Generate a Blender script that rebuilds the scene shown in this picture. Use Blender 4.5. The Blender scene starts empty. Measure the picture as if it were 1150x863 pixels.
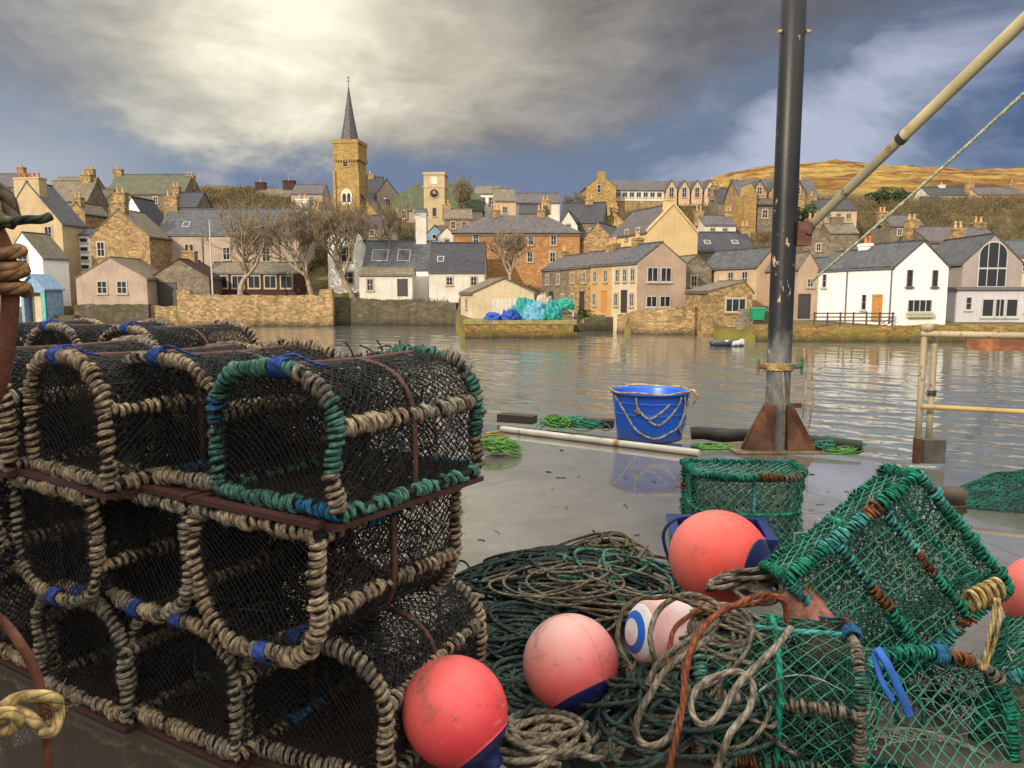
import bpy, math, random
import numpy as np
from mathutils import Vector, Matrix, Euler, noise as mnoise
R = math.radians
random.seed(7); rng = np.random.default_rng(7)
sc = bpy.context.scene
COL = sc.collection

# ------------------------------------------------------------------ camera model (photo pixels 1150 x 863)
F, CX, CY, HOR, CAMH = 860.0, 575.0, 431.5, 330.0, 1.4
PITCH = math.atan((CY - HOR) / F)
_f = np.array([0, math.cos(PITCH), -math.sin(PITCH)]); _u = np.array([0, math.sin(PITCH), math.cos(PITCH)])
CAM = np.array([0, 0, CAMH])
def ray(px, py): return _f + (px - CX) / F * np.array([1.0, 0, 0]) + (CY - py) / F * _u
def PY(px, py, Y):
    d = ray(px, py); return CAM + d * (Y / d[1])
def PZ(px, py, z):
    d = ray(px, py); return CAM + d * ((z - CAMH) / d[2])
def V3(a): return (float(a[0]), float(a[1]), float(a[2]))
WATER_Z = -2.2

cam = bpy.data.cameras.new('camera'); camo = bpy.data.objects.new('camera', cam); COL.objects.link(camo)
cam.sensor_width = 36; cam.lens = F / 1150 * 36; cam.clip_end = 5000; cam.clip_start = 0.05
camo.location = (0, 0, CAMH); camo.rotation_euler = (math.pi / 2 - PITCH, 0, 0)
sc.camera = camo

# ------------------------------------------------------------------ material helpers
def lin(r, g, b):
    def c(v):
        v /= 255.0
        return v / 12.92 if v <= 0.04045 else ((v + 0.055) / 1.055) ** 2.4
    return (c(r), c(g), c(b), 1.0)
class NT:
    def __init__(s, nt): s.nt = nt; s.n = nt.nodes; s.l = nt.links
    def node(s, typ, **kw):
        n = s.n.new(typ)
        for k, v in kw.items(): setattr(n, k, v)
        return n
    def put(s, sock, v):
        if v is None: return
        if isinstance(v, bpy.types.NodeSocket): s.l.new(v, sock)
        else:
            try: sock.default_value = v
            except Exception: sock.default_value = v[:3]
    def m(s, op, a, b=None, c=None, clamp=False):
        n = s.node('ShaderNodeMath', operation=op, use_clamp=clamp)
        s.put(n.inputs[0], a); s.put(n.inputs[1], b); s.put(n.inputs[2], c); return n.outputs[0]
    def vm(s, op, a, b=None):
        n = s.node('ShaderNodeVectorMath', operation=op); s.put(n.inputs[0], a); s.put(n.inputs[1], b); return n.outputs[0]
    def mix(s, f, a, b, blend='MIX'):
        n = s.node('ShaderNodeMix', data_type='RGBA', blend_type=blend)
        s.put(n.inputs[0], f); s.put(n.inputs[6], a); s.put(n.inputs[7], b); return n.outputs[2]
    def noise(s, vec, scale, detail=4, rough=0.55, dist=0.0):
        n = s.node('ShaderNodeTexNoise'); s.put(n.inputs['Vector'], vec)
        n.inputs['Scale'].default_value = scale; n.inputs['Detail'].default_value = detail
        n.inputs['Roughness'].default_value = rough; n.inputs['Distortion'].default_value = dist
        return n.outputs[0]
    def ramp(s, f, stops):
        n = s.node('ShaderNodeValToRGB'); e = n.color_ramp.elements
        while len(e) < len(stops): e.new(0.5)
        for k, (p, c) in enumerate(stops):
            e[k].position = p; e[k].color = c if len(c) == 4 else (*c, 1)
        s.put(n.inputs[0], f); return n.outputs[0]
    def maprange(s, f, a, b, c, d):
        n = s.node('ShaderNodeMapRange'); s.put(n.inputs[0], f)
        for k, v in enumerate((a, b, c, d)): n.inputs[k + 1].default_value = v
        return n.outputs[0]
    def bump(s, h, strength=0.5, dist=0.02):
        n = s.node('ShaderNodeBump'); n.inputs['Strength'].default_value = strength; n.inputs['Distance'].default_value = dist
        s.put(n.inputs['Height'], h); return n.outputs[0]
def g(v): return (v, v, v, 1)
_M = {}
def new_mat(name):
    m = bpy.data.materials.new(name); m.use_nodes = True
    t = NT(m.node_tree); b = t.n['Principled BSDF']
    return m, t, b
def objco(t): return t.node('ShaderNodeTexCoord').outputs['Object']
def mul(c, k): return (c[0] * k, c[1] * k, c[2] * k, 1)

def mat_plain(name, col, rough=0.6, var=0.25, scale=8, metallic=0.0, bump=0.15, bscale=60, spec=0.4, rnd=0.0):
    if name in _M: return _M[name]
    m, t, b = new_mat(name); co = objco(t)
    n1 = t.noise(co, scale, 5, 0.6)
    c = t.ramp(n1, [(0.3, mul(col, 1 - var)), (0.7, mul(col, 1 + var))])
    if rnd:
        oi = t.node('ShaderNodeObjectInfo').outputs['Random']
        c = t.mix(1.0, c, t.ramp(oi, [(0, g(1 - rnd)), (1, g(1 + rnd))]), 'MULTIPLY')
    t.put(b.inputs['Base Color'], c); b.inputs['Roughness'].default_value = rough; b.inputs['Metallic'].default_value = metallic
    b.inputs['Specular IOR Level'].default_value = spec
    if bump: t.put(b.inputs['Normal'], t.bump(t.noise(co, bscale, 3), bump, 0.01))
    _M[name] = m; return m
def mat_harl(name, col, dirt=0.35):
    if name in _M: return _M[name]
    m, t, b = new_mat(name); co = objco(t)
    big = t.noise(co, 0.35, 5, 0.65)
    sm = t.noise(co, 5.0, 4, 0.6)
    st = t.noise(t.vm('MULTIPLY', co, (2.2, 2.2, 0.22)), 1.0, 4, 0.6)
    c = t.ramp(big, [(0.3, mul(col, 1 - dirt * 0.9)), (0.65, col)])
    c = t.mix(t.maprange(st, 0.5, 0.8, 0, dirt), c, mul((col[0] * .8, col[1] * .78, col[2] * .7), 0.55))
    c = t.mix(0.25, c, t.ramp(sm, [(0.3, g(0.5)), (0.7, g(1.5))]), 'MULTIPLY')
    t.put(b.inputs['Base Color'], c); b.inputs['Roughness'].default_value = 0.9; b.inputs['Specular IOR Level'].default_value = 0.15
    t.put(b.inputs['Normal'], t.bump(t.noise(co, 14, 3), 0.4, 0.05))
    _M[name] = m; return m
def mat_stone(name, c1, c2, scale=1.6, moss=None, wet=None):
    if name in _M: return _M[name]
    m, t, b = new_mat(name); co = objco(t)
    sx = t.node('ShaderNodeSeparateXYZ'); t.put(sx.inputs[0], co)
    uv = t.node('ShaderNodeCombineXYZ')
    t.put(uv.inputs[0], t.m('ADD', t.m('MULTIPLY', sx.outputs[0], 1.0), t.m('MULTIPLY', sx.outputs[1], 0.93)))
    t.put(uv.inputs[1], t.m('MULTIPLY', sx.outputs[2], 1.9))
    jit = t.vm('ADD', uv.outputs[0], t.vm('MULTIPLY', t.node('ShaderNodeTexNoise').outputs[1], (0.12, 0.12, 0)))
    v = t.node('ShaderNodeTexVoronoi', feature='F1', distance='CHEBYCHEV'); t.put(v.inputs['Vector'], jit); v.inputs['Scale'].default_value = scale
    e = t.node('ShaderNodeTexVoronoi', feature='DISTANCE_TO_EDGE'); t.put(e.inputs['Vector'], jit); e.inputs['Scale'].default_value = scale
    sv = t.node('ShaderNodeSeparateColor'); t.put(sv.inputs[0], v.outputs['Color'])
    c = t.mix(sv.outputs[0], c1, c2)
    c = t.mix(t.maprange(e.outputs[0], 0.0, 0.09, 0.75, 0), c, mul(c1, 0.35))
    c = t.mix(0.5, c, t.ramp(t.noise(co, 0.5, 5, 0.7), [(0.3, g(0.55)), (0.7, g(1.35))]), 'MULTIPLY')
    if moss: c = t.mix(t.maprange(t.noise(co, 0.9, 5, 0.7), 0.47, 0.62, 0, 0.85), c, moss)
    if wet is not None:
        pz = t.node('ShaderNodeSeparateXYZ'); t.put(pz.inputs[0], t.node('ShaderNodeNewGeometry').outputs['Position'])
        zz = t.m('ADD', pz.outputs[2], t.m('MULTIPLY', t.noise(co, 1.2, 4), 0.7))
        c = t.mix(t.maprange(zz, wet + 0.15, wet + 0.85, 0.9, 0), c, (0.035, 0.03, 0.018, 1))
    t.put(b.inputs['Base Color'], c); b.inputs['Roughness'].default_value = 0.9; b.inputs['Specular IOR Level'].default_value = 0.2
    t.put(b.inputs['Normal'], t.bump(t.m('ADD', t.m('MULTIPLY', e.outputs[0], 2.0, clamp=True), t.noise(co, 9, 3)), 0.6, 0.05))
    _M[name] = m; return m
def mat_slate(name, col, moss=(0.10, 0.10, 0.05, 1), mossk=0.4):
    if name in _M: return _M[name]
    m, t, b = new_mat(name); co = objco(t)
    sx = t.node('ShaderNodeSeparateXYZ'); t.put(sx.inputs[0], co)
    row = t.m('FRACT', t.m('MULTIPLY', sx.outputs[2], 4.5))
    uv = t.vm('MULTIPLY', co, (3.0, 3.0, 4.5))
    v = t.node('ShaderNodeTexVoronoi', feature='F1'); t.put(v.inputs['Vector'], uv); v.inputs['Scale'].default_value = 1.0
    sv = t.node('ShaderNodeSeparateColor'); t.put(sv.inputs[0], v.outputs['Color'])
    c = t.mix(sv.outputs[0], mul(col, 0.7), mul(col, 1.35))
    c = t.mix(t.maprange(t.noise(co, 0.4, 5, 0.7), 0.45, 0.7, 0, mossk), c, moss)
    c = t.mix(t.maprange(t.noise(t.vm('MULTIPLY', co, (1.5, 1.5, 0.3)), 0.8, 5, 0.7), 0.5, 0.75, 0, 0.35), c, mul(col, 1.9))
    c = t.mix(t.maprange(row, 0.0, 0.22, 0.5, 0), c, mul(col, 0.45))
    t.put(b.inputs['Base Color'], c); b.inputs['Roughness'].default_value = 0.62; b.inputs['Specular IOR Level'].default_value = 0.35
    t.put(b.inputs['Normal'], t.bump(t.m('ADD', row, t.m('MULTIPLY', sv.outputs[1], 0.6)), 0.5, 0.03))
    _M[name] = m; return m
def mat_rope(name, col, col2=None, pitch=0.03, rough=0.85, dirt=0.5, rnd=0.25):
    """three-strand rope: the UV map runs once round (u) and in metres along (v)"""
    if name in _M: return _M[name]
    m, t, b = new_mat(name); co = objco(t)
    uv = t.node('ShaderNodeUVMap').outputs[0]
    sx = t.node('ShaderNodeSeparateXYZ'); t.put(sx.inputs[0], uv)
    ph = t.m('ADD', t.m('MULTIPLY', sx.outputs[0], 3.0), t.m('DIVIDE', sx.outputs[1], pitch))
    h = t.m('ABSOLUTE', t.m('SINE', t.m('MULTIPLY', ph, math.pi)))
    col2 = col2 or mul(col, 0.55)
    c = t.ramp(t.noise(co, 14, 6, 0.7), [(0.34, mul(col2, .8)), (0.5, mul(col, .75)), (0.66, mul(col, 1.12))])
    c = t.mix(t.maprange(t.noise(co, 30, 3, 0.6), 0.5, 0.75, 0, dirt), c, mul(col2, 0.4))
    c = t.mix(.75, c, t.ramp(t.noise(co, 55, 2, .5), [(.32, g(.45)), (.5, g(1.0)), (.68, g(1.55))]), 'MULTIPLY')
    c = t.mix(t.maprange(h, 0.0, 0.45, 0.65, 0), c, mul(col2, 0.25))
    if rnd:
        oi = t.node('ShaderNodeObjectInfo').outputs['Random']
        c = t.mix(1.0, c, t.ramp(oi, [(0, g(1 - rnd)), (1, g(1 + rnd))]), 'MULTIPLY')
    t.put(b.inputs['Base Color'], c); b.inputs['Roughness'].default_value = rough; b.inputs['Specular IOR Level'].default_value = 0.25
    t.put(b.inputs['Normal'], t.bump(t.m('ADD', h, t.m('MULTIPLY', t.noise(co, 220, 2), 0.5)), 0.7, 0.004))
    _M[name] = m; return m
def mat_rust(name, c1=(0.16, 0.055, 0.02, 1), c2=(0.05, 0.02, 0.012, 1), c3=(0.30, 0.13, 0.05, 1), scale=6, rough=0.8):
    if name in _M: return _M[name]
    m, t, b = new_mat(name); co = objco(t)
    c = t.ramp(t.noise(co, scale, 6, 0.7), [(0.3, c2), (0.5, c1), (0.72, c3)])
    t.put(b.inputs['Base Color'], c); b.inputs['Roughness'].default_value = rough
    t.put(b.inputs['Normal'], t.bump(t.noise(co, scale * 6, 4, 0.7), 0.5, 0.006))
    _M[name] = m; return m
def mat_chipped(name, paint, under=(0.13, 0.055, 0.025, 1), amt=0.5, scale=9, rough=0.45, metallic=0.0):
    if name in _M: return _M[name]
    m, t, b = new_mat(name); co = objco(t)
    c = t.ramp(t.noise(co, 2.5, 4), [(0.3, mul(paint, 0.75)), (0.7, mul(paint, 1.2))])
    k = t.maprange(t.noise(t.vm('MULTIPLY', co, (1, 1, 0.55)), scale, 6, 0.72), 0.66 - 0.2 * amt, 0.70 - 0.2 * amt, 0, 1)
    c = t.mix(k, c, under)
    t.put(b.inputs['Base Color'], c); b.inputs['Metallic'].default_value = metallic
    t.put(b.inputs['Roughness'], t.maprange(k, 0, 1, rough, 0.85))
    t.put(b.inputs['Normal'], t.bump(t.m('ADD', k, t.noise(co, 70, 3)), 0.35, 0.004))
    _M[name] = m; return m

# ------------------------------------------------------------------ mesh builder
class MB:
    def __init__(s): s.v = []; s.q = []; s.uv = []; s.mi = []; s.sm = []; s.off = 0; s.t = []; s.tmi = []; s.tsm = []
    def addq(s, v, q, mi=0, uv=None, smooth=True):
        v = np.asarray(v, float).reshape(-1, 3); q = np.asarray(q, int).reshape(-1, 4)
        s.v.append(v); s.q.append(q + s.off); s.off += len(v)
        s.uv.append(np.zeros((len(q), 4, 2)) if uv is None else np.asarray(uv).reshape(-1, 4, 2))
        s.mi.append(np.full(len(q), mi)); s.sm.append(np.full(len(q), smooth))
    def addt(s, v, tr, mi=0, smooth=False):
        v = np.asarray(v, float).reshape(-1, 3); tr = np.asarray(tr, int).reshape(-1, 3)
        s.v.append(v); s.t.append(tr + s.off); s.off += len(v)
        s.tmi.append(np.full(len(tr), mi)); s.tsm.append(np.full(len(tr), smooth))
    def box(s, lo, hi, mi=0, M=None):
        x0, y0, z0 = lo; x1, y1, z1 = hi
        v = np.array([(x0,y0,z0),(x1,y0,z0),(x1,y1,z0),(x0,y1,z0),(x0,y0,z1),(x1,y0,z1),(x1,y1,z1),(x0,y1,z1)], float)
        if M is not None: v = xf(M, v)
        s.addq(v, [(0,3,2,1),(4,5,6,7),(0,1,5,4),(1,2,6,5),(2,3,7,6),(3,0,4,7)], mi, smooth=False)
    def poly_prism(s, prof, axis, a, b, mi=0, M=None, smooth=False):
        """closed 2D profile (counter-clockwise or not) extruded along an axis from a to b, convex caps as fans"""
        n = len(prof); P = np.zeros((2 * n, 3))
        ax = {'x': (1, 2), 'y': (0, 2), 'z': (0, 1)}[axis]; k = {'x': 0, 'y': 1, 'z': 2}[axis]
        for j, c in enumerate((a, b)):
            P[j * n:(j + 1) * n, ax[0]] = [p[0] for p in prof]; P[j * n:(j + 1) * n, ax[1]] = [p[1] for p in prof]; P[j * n:(j + 1) * n, k] = c
        if M is not None: P = xf(M, P)
        s.addq(P, [(i, (i + 1) % n, n + (i + 1) % n, n + i) for i in range(n)], mi, smooth=smooth)
        for j in (0, 1):
            cap = P[j * n:(j + 1) * n]; cen = cap.mean(0)
            s.addt(np.vstack([cap, cen]), [(i, (i + 1) % n, n) for i in range(n)], mi)
    def lathe(s, prof, seg=32, mi=0, M=None, smooth=True):
        """profile [(r,z)...] round z"""
        n = len(prof); a = np.linspace(0, 2 * math.pi, seg, endpoint=False)
        r = np.array([p[0] for p in prof]); z = np.array([p[1] for p in prof])
        v = np.stack([np.outer(r, np.cos(a)), np.outer(r, np.sin(a)), np.repeat(z[:, None], seg, 1)], -1).reshape(-1, 3)
        if M is not None: v = xf(M, v)
        i, j = np.meshgrid(np.arange(n - 1), np.arange(seg), indexing='ij'); j2 = (j + 1) % seg
        q = np.stack([i * seg + j, i * seg + j2, (i + 1) * seg + j2, (i + 1) * seg + j], -1).reshape(-1, 4)
        s.addq(v, q, mi, smooth=smooth)
    def tube(s, path, r, sides=6, mi=0, ref=None, closed=False, cap=True, flat=1.0):
        P = np.asarray(path, float); n = len(P)
        if closed: T = np.roll(P, -1, 0) - np.roll(P, 1, 0)
        else: T = np.gradient(P, axis=0)
        T /= np.maximum(np.linalg.norm(T, axis=1, keepdims=True), 1e-9)
        if ref is None: N1 = transport(T)
        else:
            ref = np.broadcast_to(np.asarray(ref, float), P.shape)
            N1 = ref - (ref * T).sum(1, keepdims=True) * T
            N1 /= np.maximum(np.linalg.norm(N1, axis=1, keepdims=True), 1e-9)
        N2 = np.cross(T, N1)
        r = np.broadcast_to(np.asarray(r, float), (n,))
        a = np.linspace(0, 2 * math.pi, sides, endpoint=False)
        v = P[:, None] + r[:, None, None] * (np.cos(a)[None, :, None] * N1[:, None] + flat * np.sin(a)[None, :, None] * N2[:, None])
        L = np.concatenate([[0], np.cumsum(np.linalg.norm(np.diff(P, axis=0), axis=1))])
        m = n if closed else n - 1
        i, j = np.meshgrid(np.arange(m), np.arange(sides), indexing='ij'); j2 = (j + 1) % sides; i2 = (i + 1) % n
        q = np.stack([i * sides + j, i * sides + j2, i2 * sides + j2, i2 * sides + j], -1).reshape(-1, 4)
        L2 = np.append(L, L[-1] + 0.01)
        u0 = j / sides; u1 = (j + 1) / sides; v0 = L2[i]; v1 = L2[i + 1]
        uv = np.stack([np.stack([u0, v0], -1), np.stack([u1, v0], -1), np.stack([u1, v1], -1), np.stack([u0, v1], -1)], 2).reshape(-1, 4, 2)
        s.addq(v.reshape(-1, 3), q, mi, uv)
        if cap and not closed:
            for k in (0, n - 1):
                ring = v[k]; s.addt(np.vstack([ring, ring.mean(0)]), [(x, (x + 1) % sides, sides) for x in range(sides)], mi, True)
    def segs(s, A, B, r, mi=0):
        """many straight three-sided strands at once"""
        A = np.asarray(A, float); B = np.asarray(B, float); T = B - A
        T /= np.maximum(np.linalg.norm(T, axis=1, keepdims=True), 1e-9)
        ref = np.where(np.abs(T[:, 2:3]) > 0.8, np.array([[1.0, 0, 0]]), np.array([[0, 0, 1.0]]))
        N1 = np.cross(T, ref); N1 /= np.linalg.norm(N1, axis=1, keepdims=True); N2 = np.cross(T, N1)
        n = len(A); a = np.array([0, 2.0944, 4.18879])
        off = r * (np.cos(a)[None, :, None] * N1[:, None] + np.sin(a)[None, :, None] * N2[:, None])
        v = np.concatenate([A[:, None] + off, B[:, None] + off], 1).reshape(-1, 3)
        b = np.arange(n)[:, None, None] * 6
        q = (b + np.array([[(0, 1, 4, 3), (1, 2, 5, 4), (2, 0, 3, 5)]])).reshape(-1, 4)
        s.addq(v, q, mi)
    def build(s, name, mats, parent=None):
        me = s.mesh(name, mats); o = bpy.data.objects.new(name, me); COL.objects.link(o)
        if parent is not None: o.parent = parent
        return o
    def mesh(s, name, mats):
        me = bpy.data.meshes.new(name)
        V = np.concatenate(s.v) if s.v else np.zeros((0, 3))
        Q = np.concatenate(s.q) if s.q else np.zeros((0, 4), int); T = np.concatenate(s.t) if s.t else np.zeros((0, 3), int)
        nq, ntr = len(Q), len(T)
        me.vertices.add(len(V)); me.vertices.foreach_set('co', V.astype(np.float32).ravel())
        me.loops.add(nq * 4 + ntr * 3); me.loops.foreach_set('vertex_index', np.concatenate([Q.ravel(), T.ravel()]).astype(np.int32))
        me.polygons.add(nq + ntr)
        me.polygons.foreach_set('loop_start', np.concatenate([np.arange(nq) * 4, nq * 4 + np.arange(ntr) * 3]).astype(np.int32))
        mi = np.concatenate(s.mi + s.tmi) if (s.mi or s.tmi) else np.zeros(0)
        sm = np.concatenate(s.sm + s.tsm) if (s.sm or s.tsm) else np.zeros(0)
        me.polygons.foreach_set('material_index', mi.astype(np.int32)); me.polygons.foreach_set('use_smooth', sm.astype(bool))
        if s.uv:
            l = me.uv_layers.new(name='UVMap')
            u = np.concatenate([np.concatenate(s.uv).reshape(-1, 2), np.zeros((ntr * 3, 2))]); l.data.foreach_set('uv', u.astype(np.float32).ravel())
        for m in (mats if isinstance(mats, (list, tuple)) else [mats]): me.materials.append(m)
        me.update(calc_edges=True); me.validate(); return me
def xf(M, v):
    M = np.array(M); v = np.asarray(v, float); return v @ M[:3, :3].T + M[:3, 3]
def transport(T):
    n = len(T); N = np.zeros_like(T); t0 = T[0]
    a = np.array([0, 0, 1.0]) if abs(t0[2]) < 0.8 else np.array([1.0, 0, 0])
    c = a - a.dot(t0) * t0; c /= np.linalg.norm(c); N[0] = c
    cx, cy, cz = c.tolist(); Tl = T.tolist(); out = [(cx, cy, cz)]
    for k in range(1, n):
        tx, ty, tz = Tl[k]; d = cx * tx + cy * ty + cz * tz
        cx -= d * tx; cy -= d * ty; cz -= d * tz
        l = math.sqrt(cx * cx + cy * cy + cz * cz) or 1.0
        cx /= l; cy /= l; cz /= l; out.append((cx, cy, cz))
    return np.array(out)
def spline(pts, step=0.02, closed=False):
    """Catmull-Rom through points, resampled at an even step"""
    P = np.asarray(pts, float)
    P = np.vstack([P[-1], P, P[0], P[1]]) if closed else np.vstack([2 * P[0] - P[1], P, 2 * P[-1] - P[-2]])
    out = []; tt = np.linspace(0, 1, 14, endpoint=False)[:, None]
    for k in range(1, len(P) - 2):
        a, b, c, d = P[k - 1], P[k], P[k + 1], P[k + 2]
        out.append(0.5 * (2 * b + (c - a) * tt + (2 * a - 5 * b + 4 * c - d) * tt ** 2 + (3 * b - a - 3 * c + d) * tt ** 3))
    out.append(P[-2][None]); return resample(np.vstack(out), step)
def resample(P, step):
    d = np.concatenate([[0], np.cumsum(np.linalg.norm(np.diff(P, axis=0), axis=1))])
    n = max(2, int(round(d[-1] / step)) + 1); s = np.linspace(0, d[-1], n)
    return np.stack([np.interp(s, d, P[:, k]) for k in range(3)], 1)
def smooth_noise(n, step, amp, seed, dim=3):
    r = np.random.default_rng(seed); k = max(4, int(n / step) + 3)
    c = r.normal(size=(k, dim)) * amp; x = np.linspace(0, k - 1.001, n); i = np.clip(x.astype(int), 0, k - 2); f = (x - i)[:, None]; f = f * f * (3 - 2 * f)
    return c[i] * (1 - f) + c[i + 1] * f

# ------------------------------------------------------------------ object helpers
def tag(o, label=None, cat=None, group=None, kind=None):
    if label: o['label'] = label
    if cat: o['category'] = cat
    if group: o['group'] = group
    if kind: o['kind'] = kind
    return o
def thing(name, label, cat, loc=(0, 0, 0), rot=(0, 0, 0), group=None):
    o = bpy.data.objects.new(name, None); o.empty_display_size = 0.2; COL.objects.link(o)
    o.location = V3(loc); o.rotation_euler = rot if isinstance(rot, (tuple, list, Euler)) else (0, 0, rot)
    return tag(o, label, cat, group)
def copy_tree(o, parent=None):
    c = o.copy(); COL.objects.link(c)
    if parent is not None: c.parent = parent
    for ch in list(o.children): copy_tree(ch, c)
    return c
# ------------------------------------------------------------------ world: a broken storm sky
SUN_EL, SUN_AZ = R(21), (-0.60, -0.80)                        # the sun is behind and to the left of the camera
def build_world():
    w = bpy.data.worlds.new('World'); sc.world = w; w.use_nodes = True
    t = NT(w.node_tree); t.n.clear()
    out = t.node('ShaderNodeOutputWorld'); bg = t.node('ShaderNodeBackground'); t.l.new(bg.outputs[0], out.inputs[0])
    d = t.node('ShaderNodeTexCoord').outputs['Generated']
    s = t.node('ShaderNodeSeparateXYZ'); t.put(s.inputs[0], t.vm('NORMALIZE', d))
    x, y, z = s.outputs
    sky = t.node('ShaderNodeTexSky', sky_type='NISHITA', sun_disc=False); sky.sun_elevation = SUN_EL
    sky.sun_rotation = math.atan2(SUN_AZ[0], SUN_AZ[1]); sky.air_density = 1.0; sky.dust_density = 0.6
    zc = t.m('MAXIMUM', z, 0.0)
    wn = t.node('ShaderNodeTexNoise'); t.put(wn.inputs['Vector'], t.vm('MULTIPLY', d, (1.0, 1.0, 1.7))); wn.inputs['Scale'].default_value = 2.6
    wn.inputs['Detail'].default_value = 6; wn.inputs['Roughness'].default_value = 0.55
    ws = t.node('ShaderNodeSeparateColor'); t.put(ws.inputs[0], wn.outputs[1])
    az = t.m('DEGREES' if False else 'MULTIPLY', t.m('ARCTAN2', x, y), 57.2958)
    el = t.m('MULTIPLY', t.m('ARCSINE', z), 57.2958)
    az = t.m('ADD', az, t.m('MULTIPLY', t.m('SUBTRACT', ws.outputs[0], 0.5), 9.0))
    el = t.m('ADD', el, t.m('MULTIPLY', t.m('SUBTRACT', ws.outputs[1], 0.5), 5.0))
    def G(a0, e0, sa, se, k=1.0, tilt=0.0):
        da = t.m('SUBTRACT', az, a0); de = t.m('SUBTRACT', el, e0)
        if tilt:
            c, sn = math.cos(R(tilt)), math.sin(R(tilt))
            da, de = t.m('ADD', t.m('MULTIPLY', da, c), t.m('MULTIPLY', de, sn)), t.m('SUBTRACT', t.m('MULTIPLY', de, c), t.m('MULTIPLY', da, sn))
        q = t.m('ADD', t.m('POWER', t.m('ABSOLUTE', t.m('DIVIDE', da, sa)), 2.0), t.m('POWER', t.m('ABSOLUTE', t.m('DIVIDE', de, se)), 2.0))
        return t.m('MULTIPLY', t.m('EXPONENT', t.m('MULTIPLY', q, -1.0)), k)
    def curve(v, lo, hi, pts, ymax):
        """piecewise curve through (x, y) points as a colour ramp, scaled back to y"""
        return t.m('MULTIPLY', t.ramp(t.maprange(v, lo, hi, 0, 1), [((a - lo) / (hi - lo), g(b / ymax)) for a, b in pts]), ymax)
    def azramp(v, lo, hi, pts): return t.ramp(t.maprange(v, lo, hi, 0, 1), [((a - lo) / (hi - lo), lin(*c)) for a, c in pts])
    det = t.noise(t.vm('MULTIPLY', d, (1, 1, 1.9)), 3.2, 9, 0.60, 0.5)
    det2 = t.noise(t.vm('ADD', t.vm('MULTIPLY', d, (1, 1, 2.4)), (4, 2, 7)), 7.5, 8, 0.60, 0.3)
    # clear blue-grey air low down
    low = t.ramp(t.m('DIVIDE', el, 24.0, clamp=True), [(0.0, lin(140, 160, 188)), (0.22, lin(114, 130, 160)), (0.5, lin(108, 122, 144)), (1.0, lin(96, 106, 124))])
    low = t.mix(G(-32, 4.5, 9, 7, .9), low, lin(180, 186, 192)); low = t.mix(G(33, 11, 7, 6, .8), low, lin(72, 94, 134))
    puff = t.maprange(t.m('ADD', det, t.m('MULTIPLY', G(20, 9.0, 11, 5.5, 1.0, 24), 0.40)), 0.64, 0.84, 0, 1); puff.node.clamp = True
    low = t.mix(t.m('MULTIPLY', puff, .9), low, lin(180, 187, 208))
    wisp = t.maprange(det2, 0.5, 0.72, 0, .35); wisp.node.clamp = True
    low = t.mix(wisp, low, lin(160, 168, 184))
    # the cloud deck above a ragged slanting edge
    cl = azramp(az, -45, 45, [(-38, (140, 143, 148)), (-31, (176, 174, 168)), (-24, (208, 203, 186)), (-15, (236, 229, 206)), (-8, (196, 188, 170)), (1, (156, 151, 141)), (11, (120, 118, 118)), (22, (104, 103, 108)), (36, (82, 85, 98))])
    cl = t.mix(G(-16, 14.0, 8, 4.6, .75, -25), cl, lin(252, 246, 224)); cl = t.mix(G(-18, 18.5, 6, 2.6, .6, 10), cl, lin(248, 240, 216)); cl = t.mix(G(-24, 19.5, 3, 2, .4), cl, lin(168, 166, 158)); cl = t.mix(G(-34, 18, 6, 4, .8), cl, lin(150, 150, 150)); cl = t.mix(G(-31, 13.5, 5, 2.2, .6), cl, lin(120, 126, 140))
    edge = curve(az, -45, 45, [(-45, 18), (-34, 14.5), (-31, 12.5), (-23.5, 9.6), (-19, 8.4), (-12, 8.6), (-3, 9.6), (3, 10.6), (10, 12.6), (18, 15.0), (26, 18.0), (36, 21.0)], 30.0)
    e2 = t.m('ADD', t.m('SUBTRACT', el, edge), t.m('ADD', t.m('MULTIPLY', t.m('SUBTRACT', det, .5), 11.0), t.m('MULTIPLY', t.m('SUBTRACT', det2, .5), 5.0)))
    under = t.maprange(e2, 0.0, 7.0, 1.0, 0.0); under.node.clamp = True     # the base of the deck is darker towards the right
    cl = t.mix(t.m('MULTIPLY', under, t.maprange(az, -14, 2, .15, .75)), cl, lin(98, 102, 116))
    m1 = t.ramp(det, [(0.32, g(0.68)), (0.5, g(1.0)), (0.66, g(1.22))]); m2 = t.ramp(det2, [(0.34, g(0.80)), (0.66, g(1.18))])
    cl = t.mix(1.0, cl, m1, 'MULTIPLY'); cl = t.mix(1.0, cl, m2, 'MULTIPLY')
    cm = t.maprange(e2, -1.6, 2.0, 0.0, 1.0); cm.node.interpolation_type = 'SMOOTHSTEP'
    col = t.mix(cm, low, cl)
    hi = t.maprange(el, 21, 40, 0, 1); hi.node.clamp = True
    col = t.mix(hi, col, (1.15, 1.1, 1.0, 1)); hi2 = t.maprange(el, 38, 60, 0, 1); hi2.node.clamp = True
    col = t.mix(hi2, col, (2.3, 2.2, 2.0, 1))  # sky above the view, brightened to light the quay and the water
    pl = t.node('ShaderNodeCombineXYZ'); zz = t.m('ADD', zc, 0.12)
    t.put(pl.inputs[0], t.m('DIVIDE', x, zz)); t.put(pl.inputs[1], t.m('DIVIDE', y, zz))
    # extra brightness added to the unseen sky behind, to light the foreground
    back = t.maprange(y, -0.9, 0.1, 1.0, 0.0); back.node.clamp = True
    col = t.mix(t.m('MULTIPLY', back, t.maprange(z, 0.05, 0.35, 0.2, 1.0)), col, (2.0, 1.85, 1.6, 1))
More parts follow.
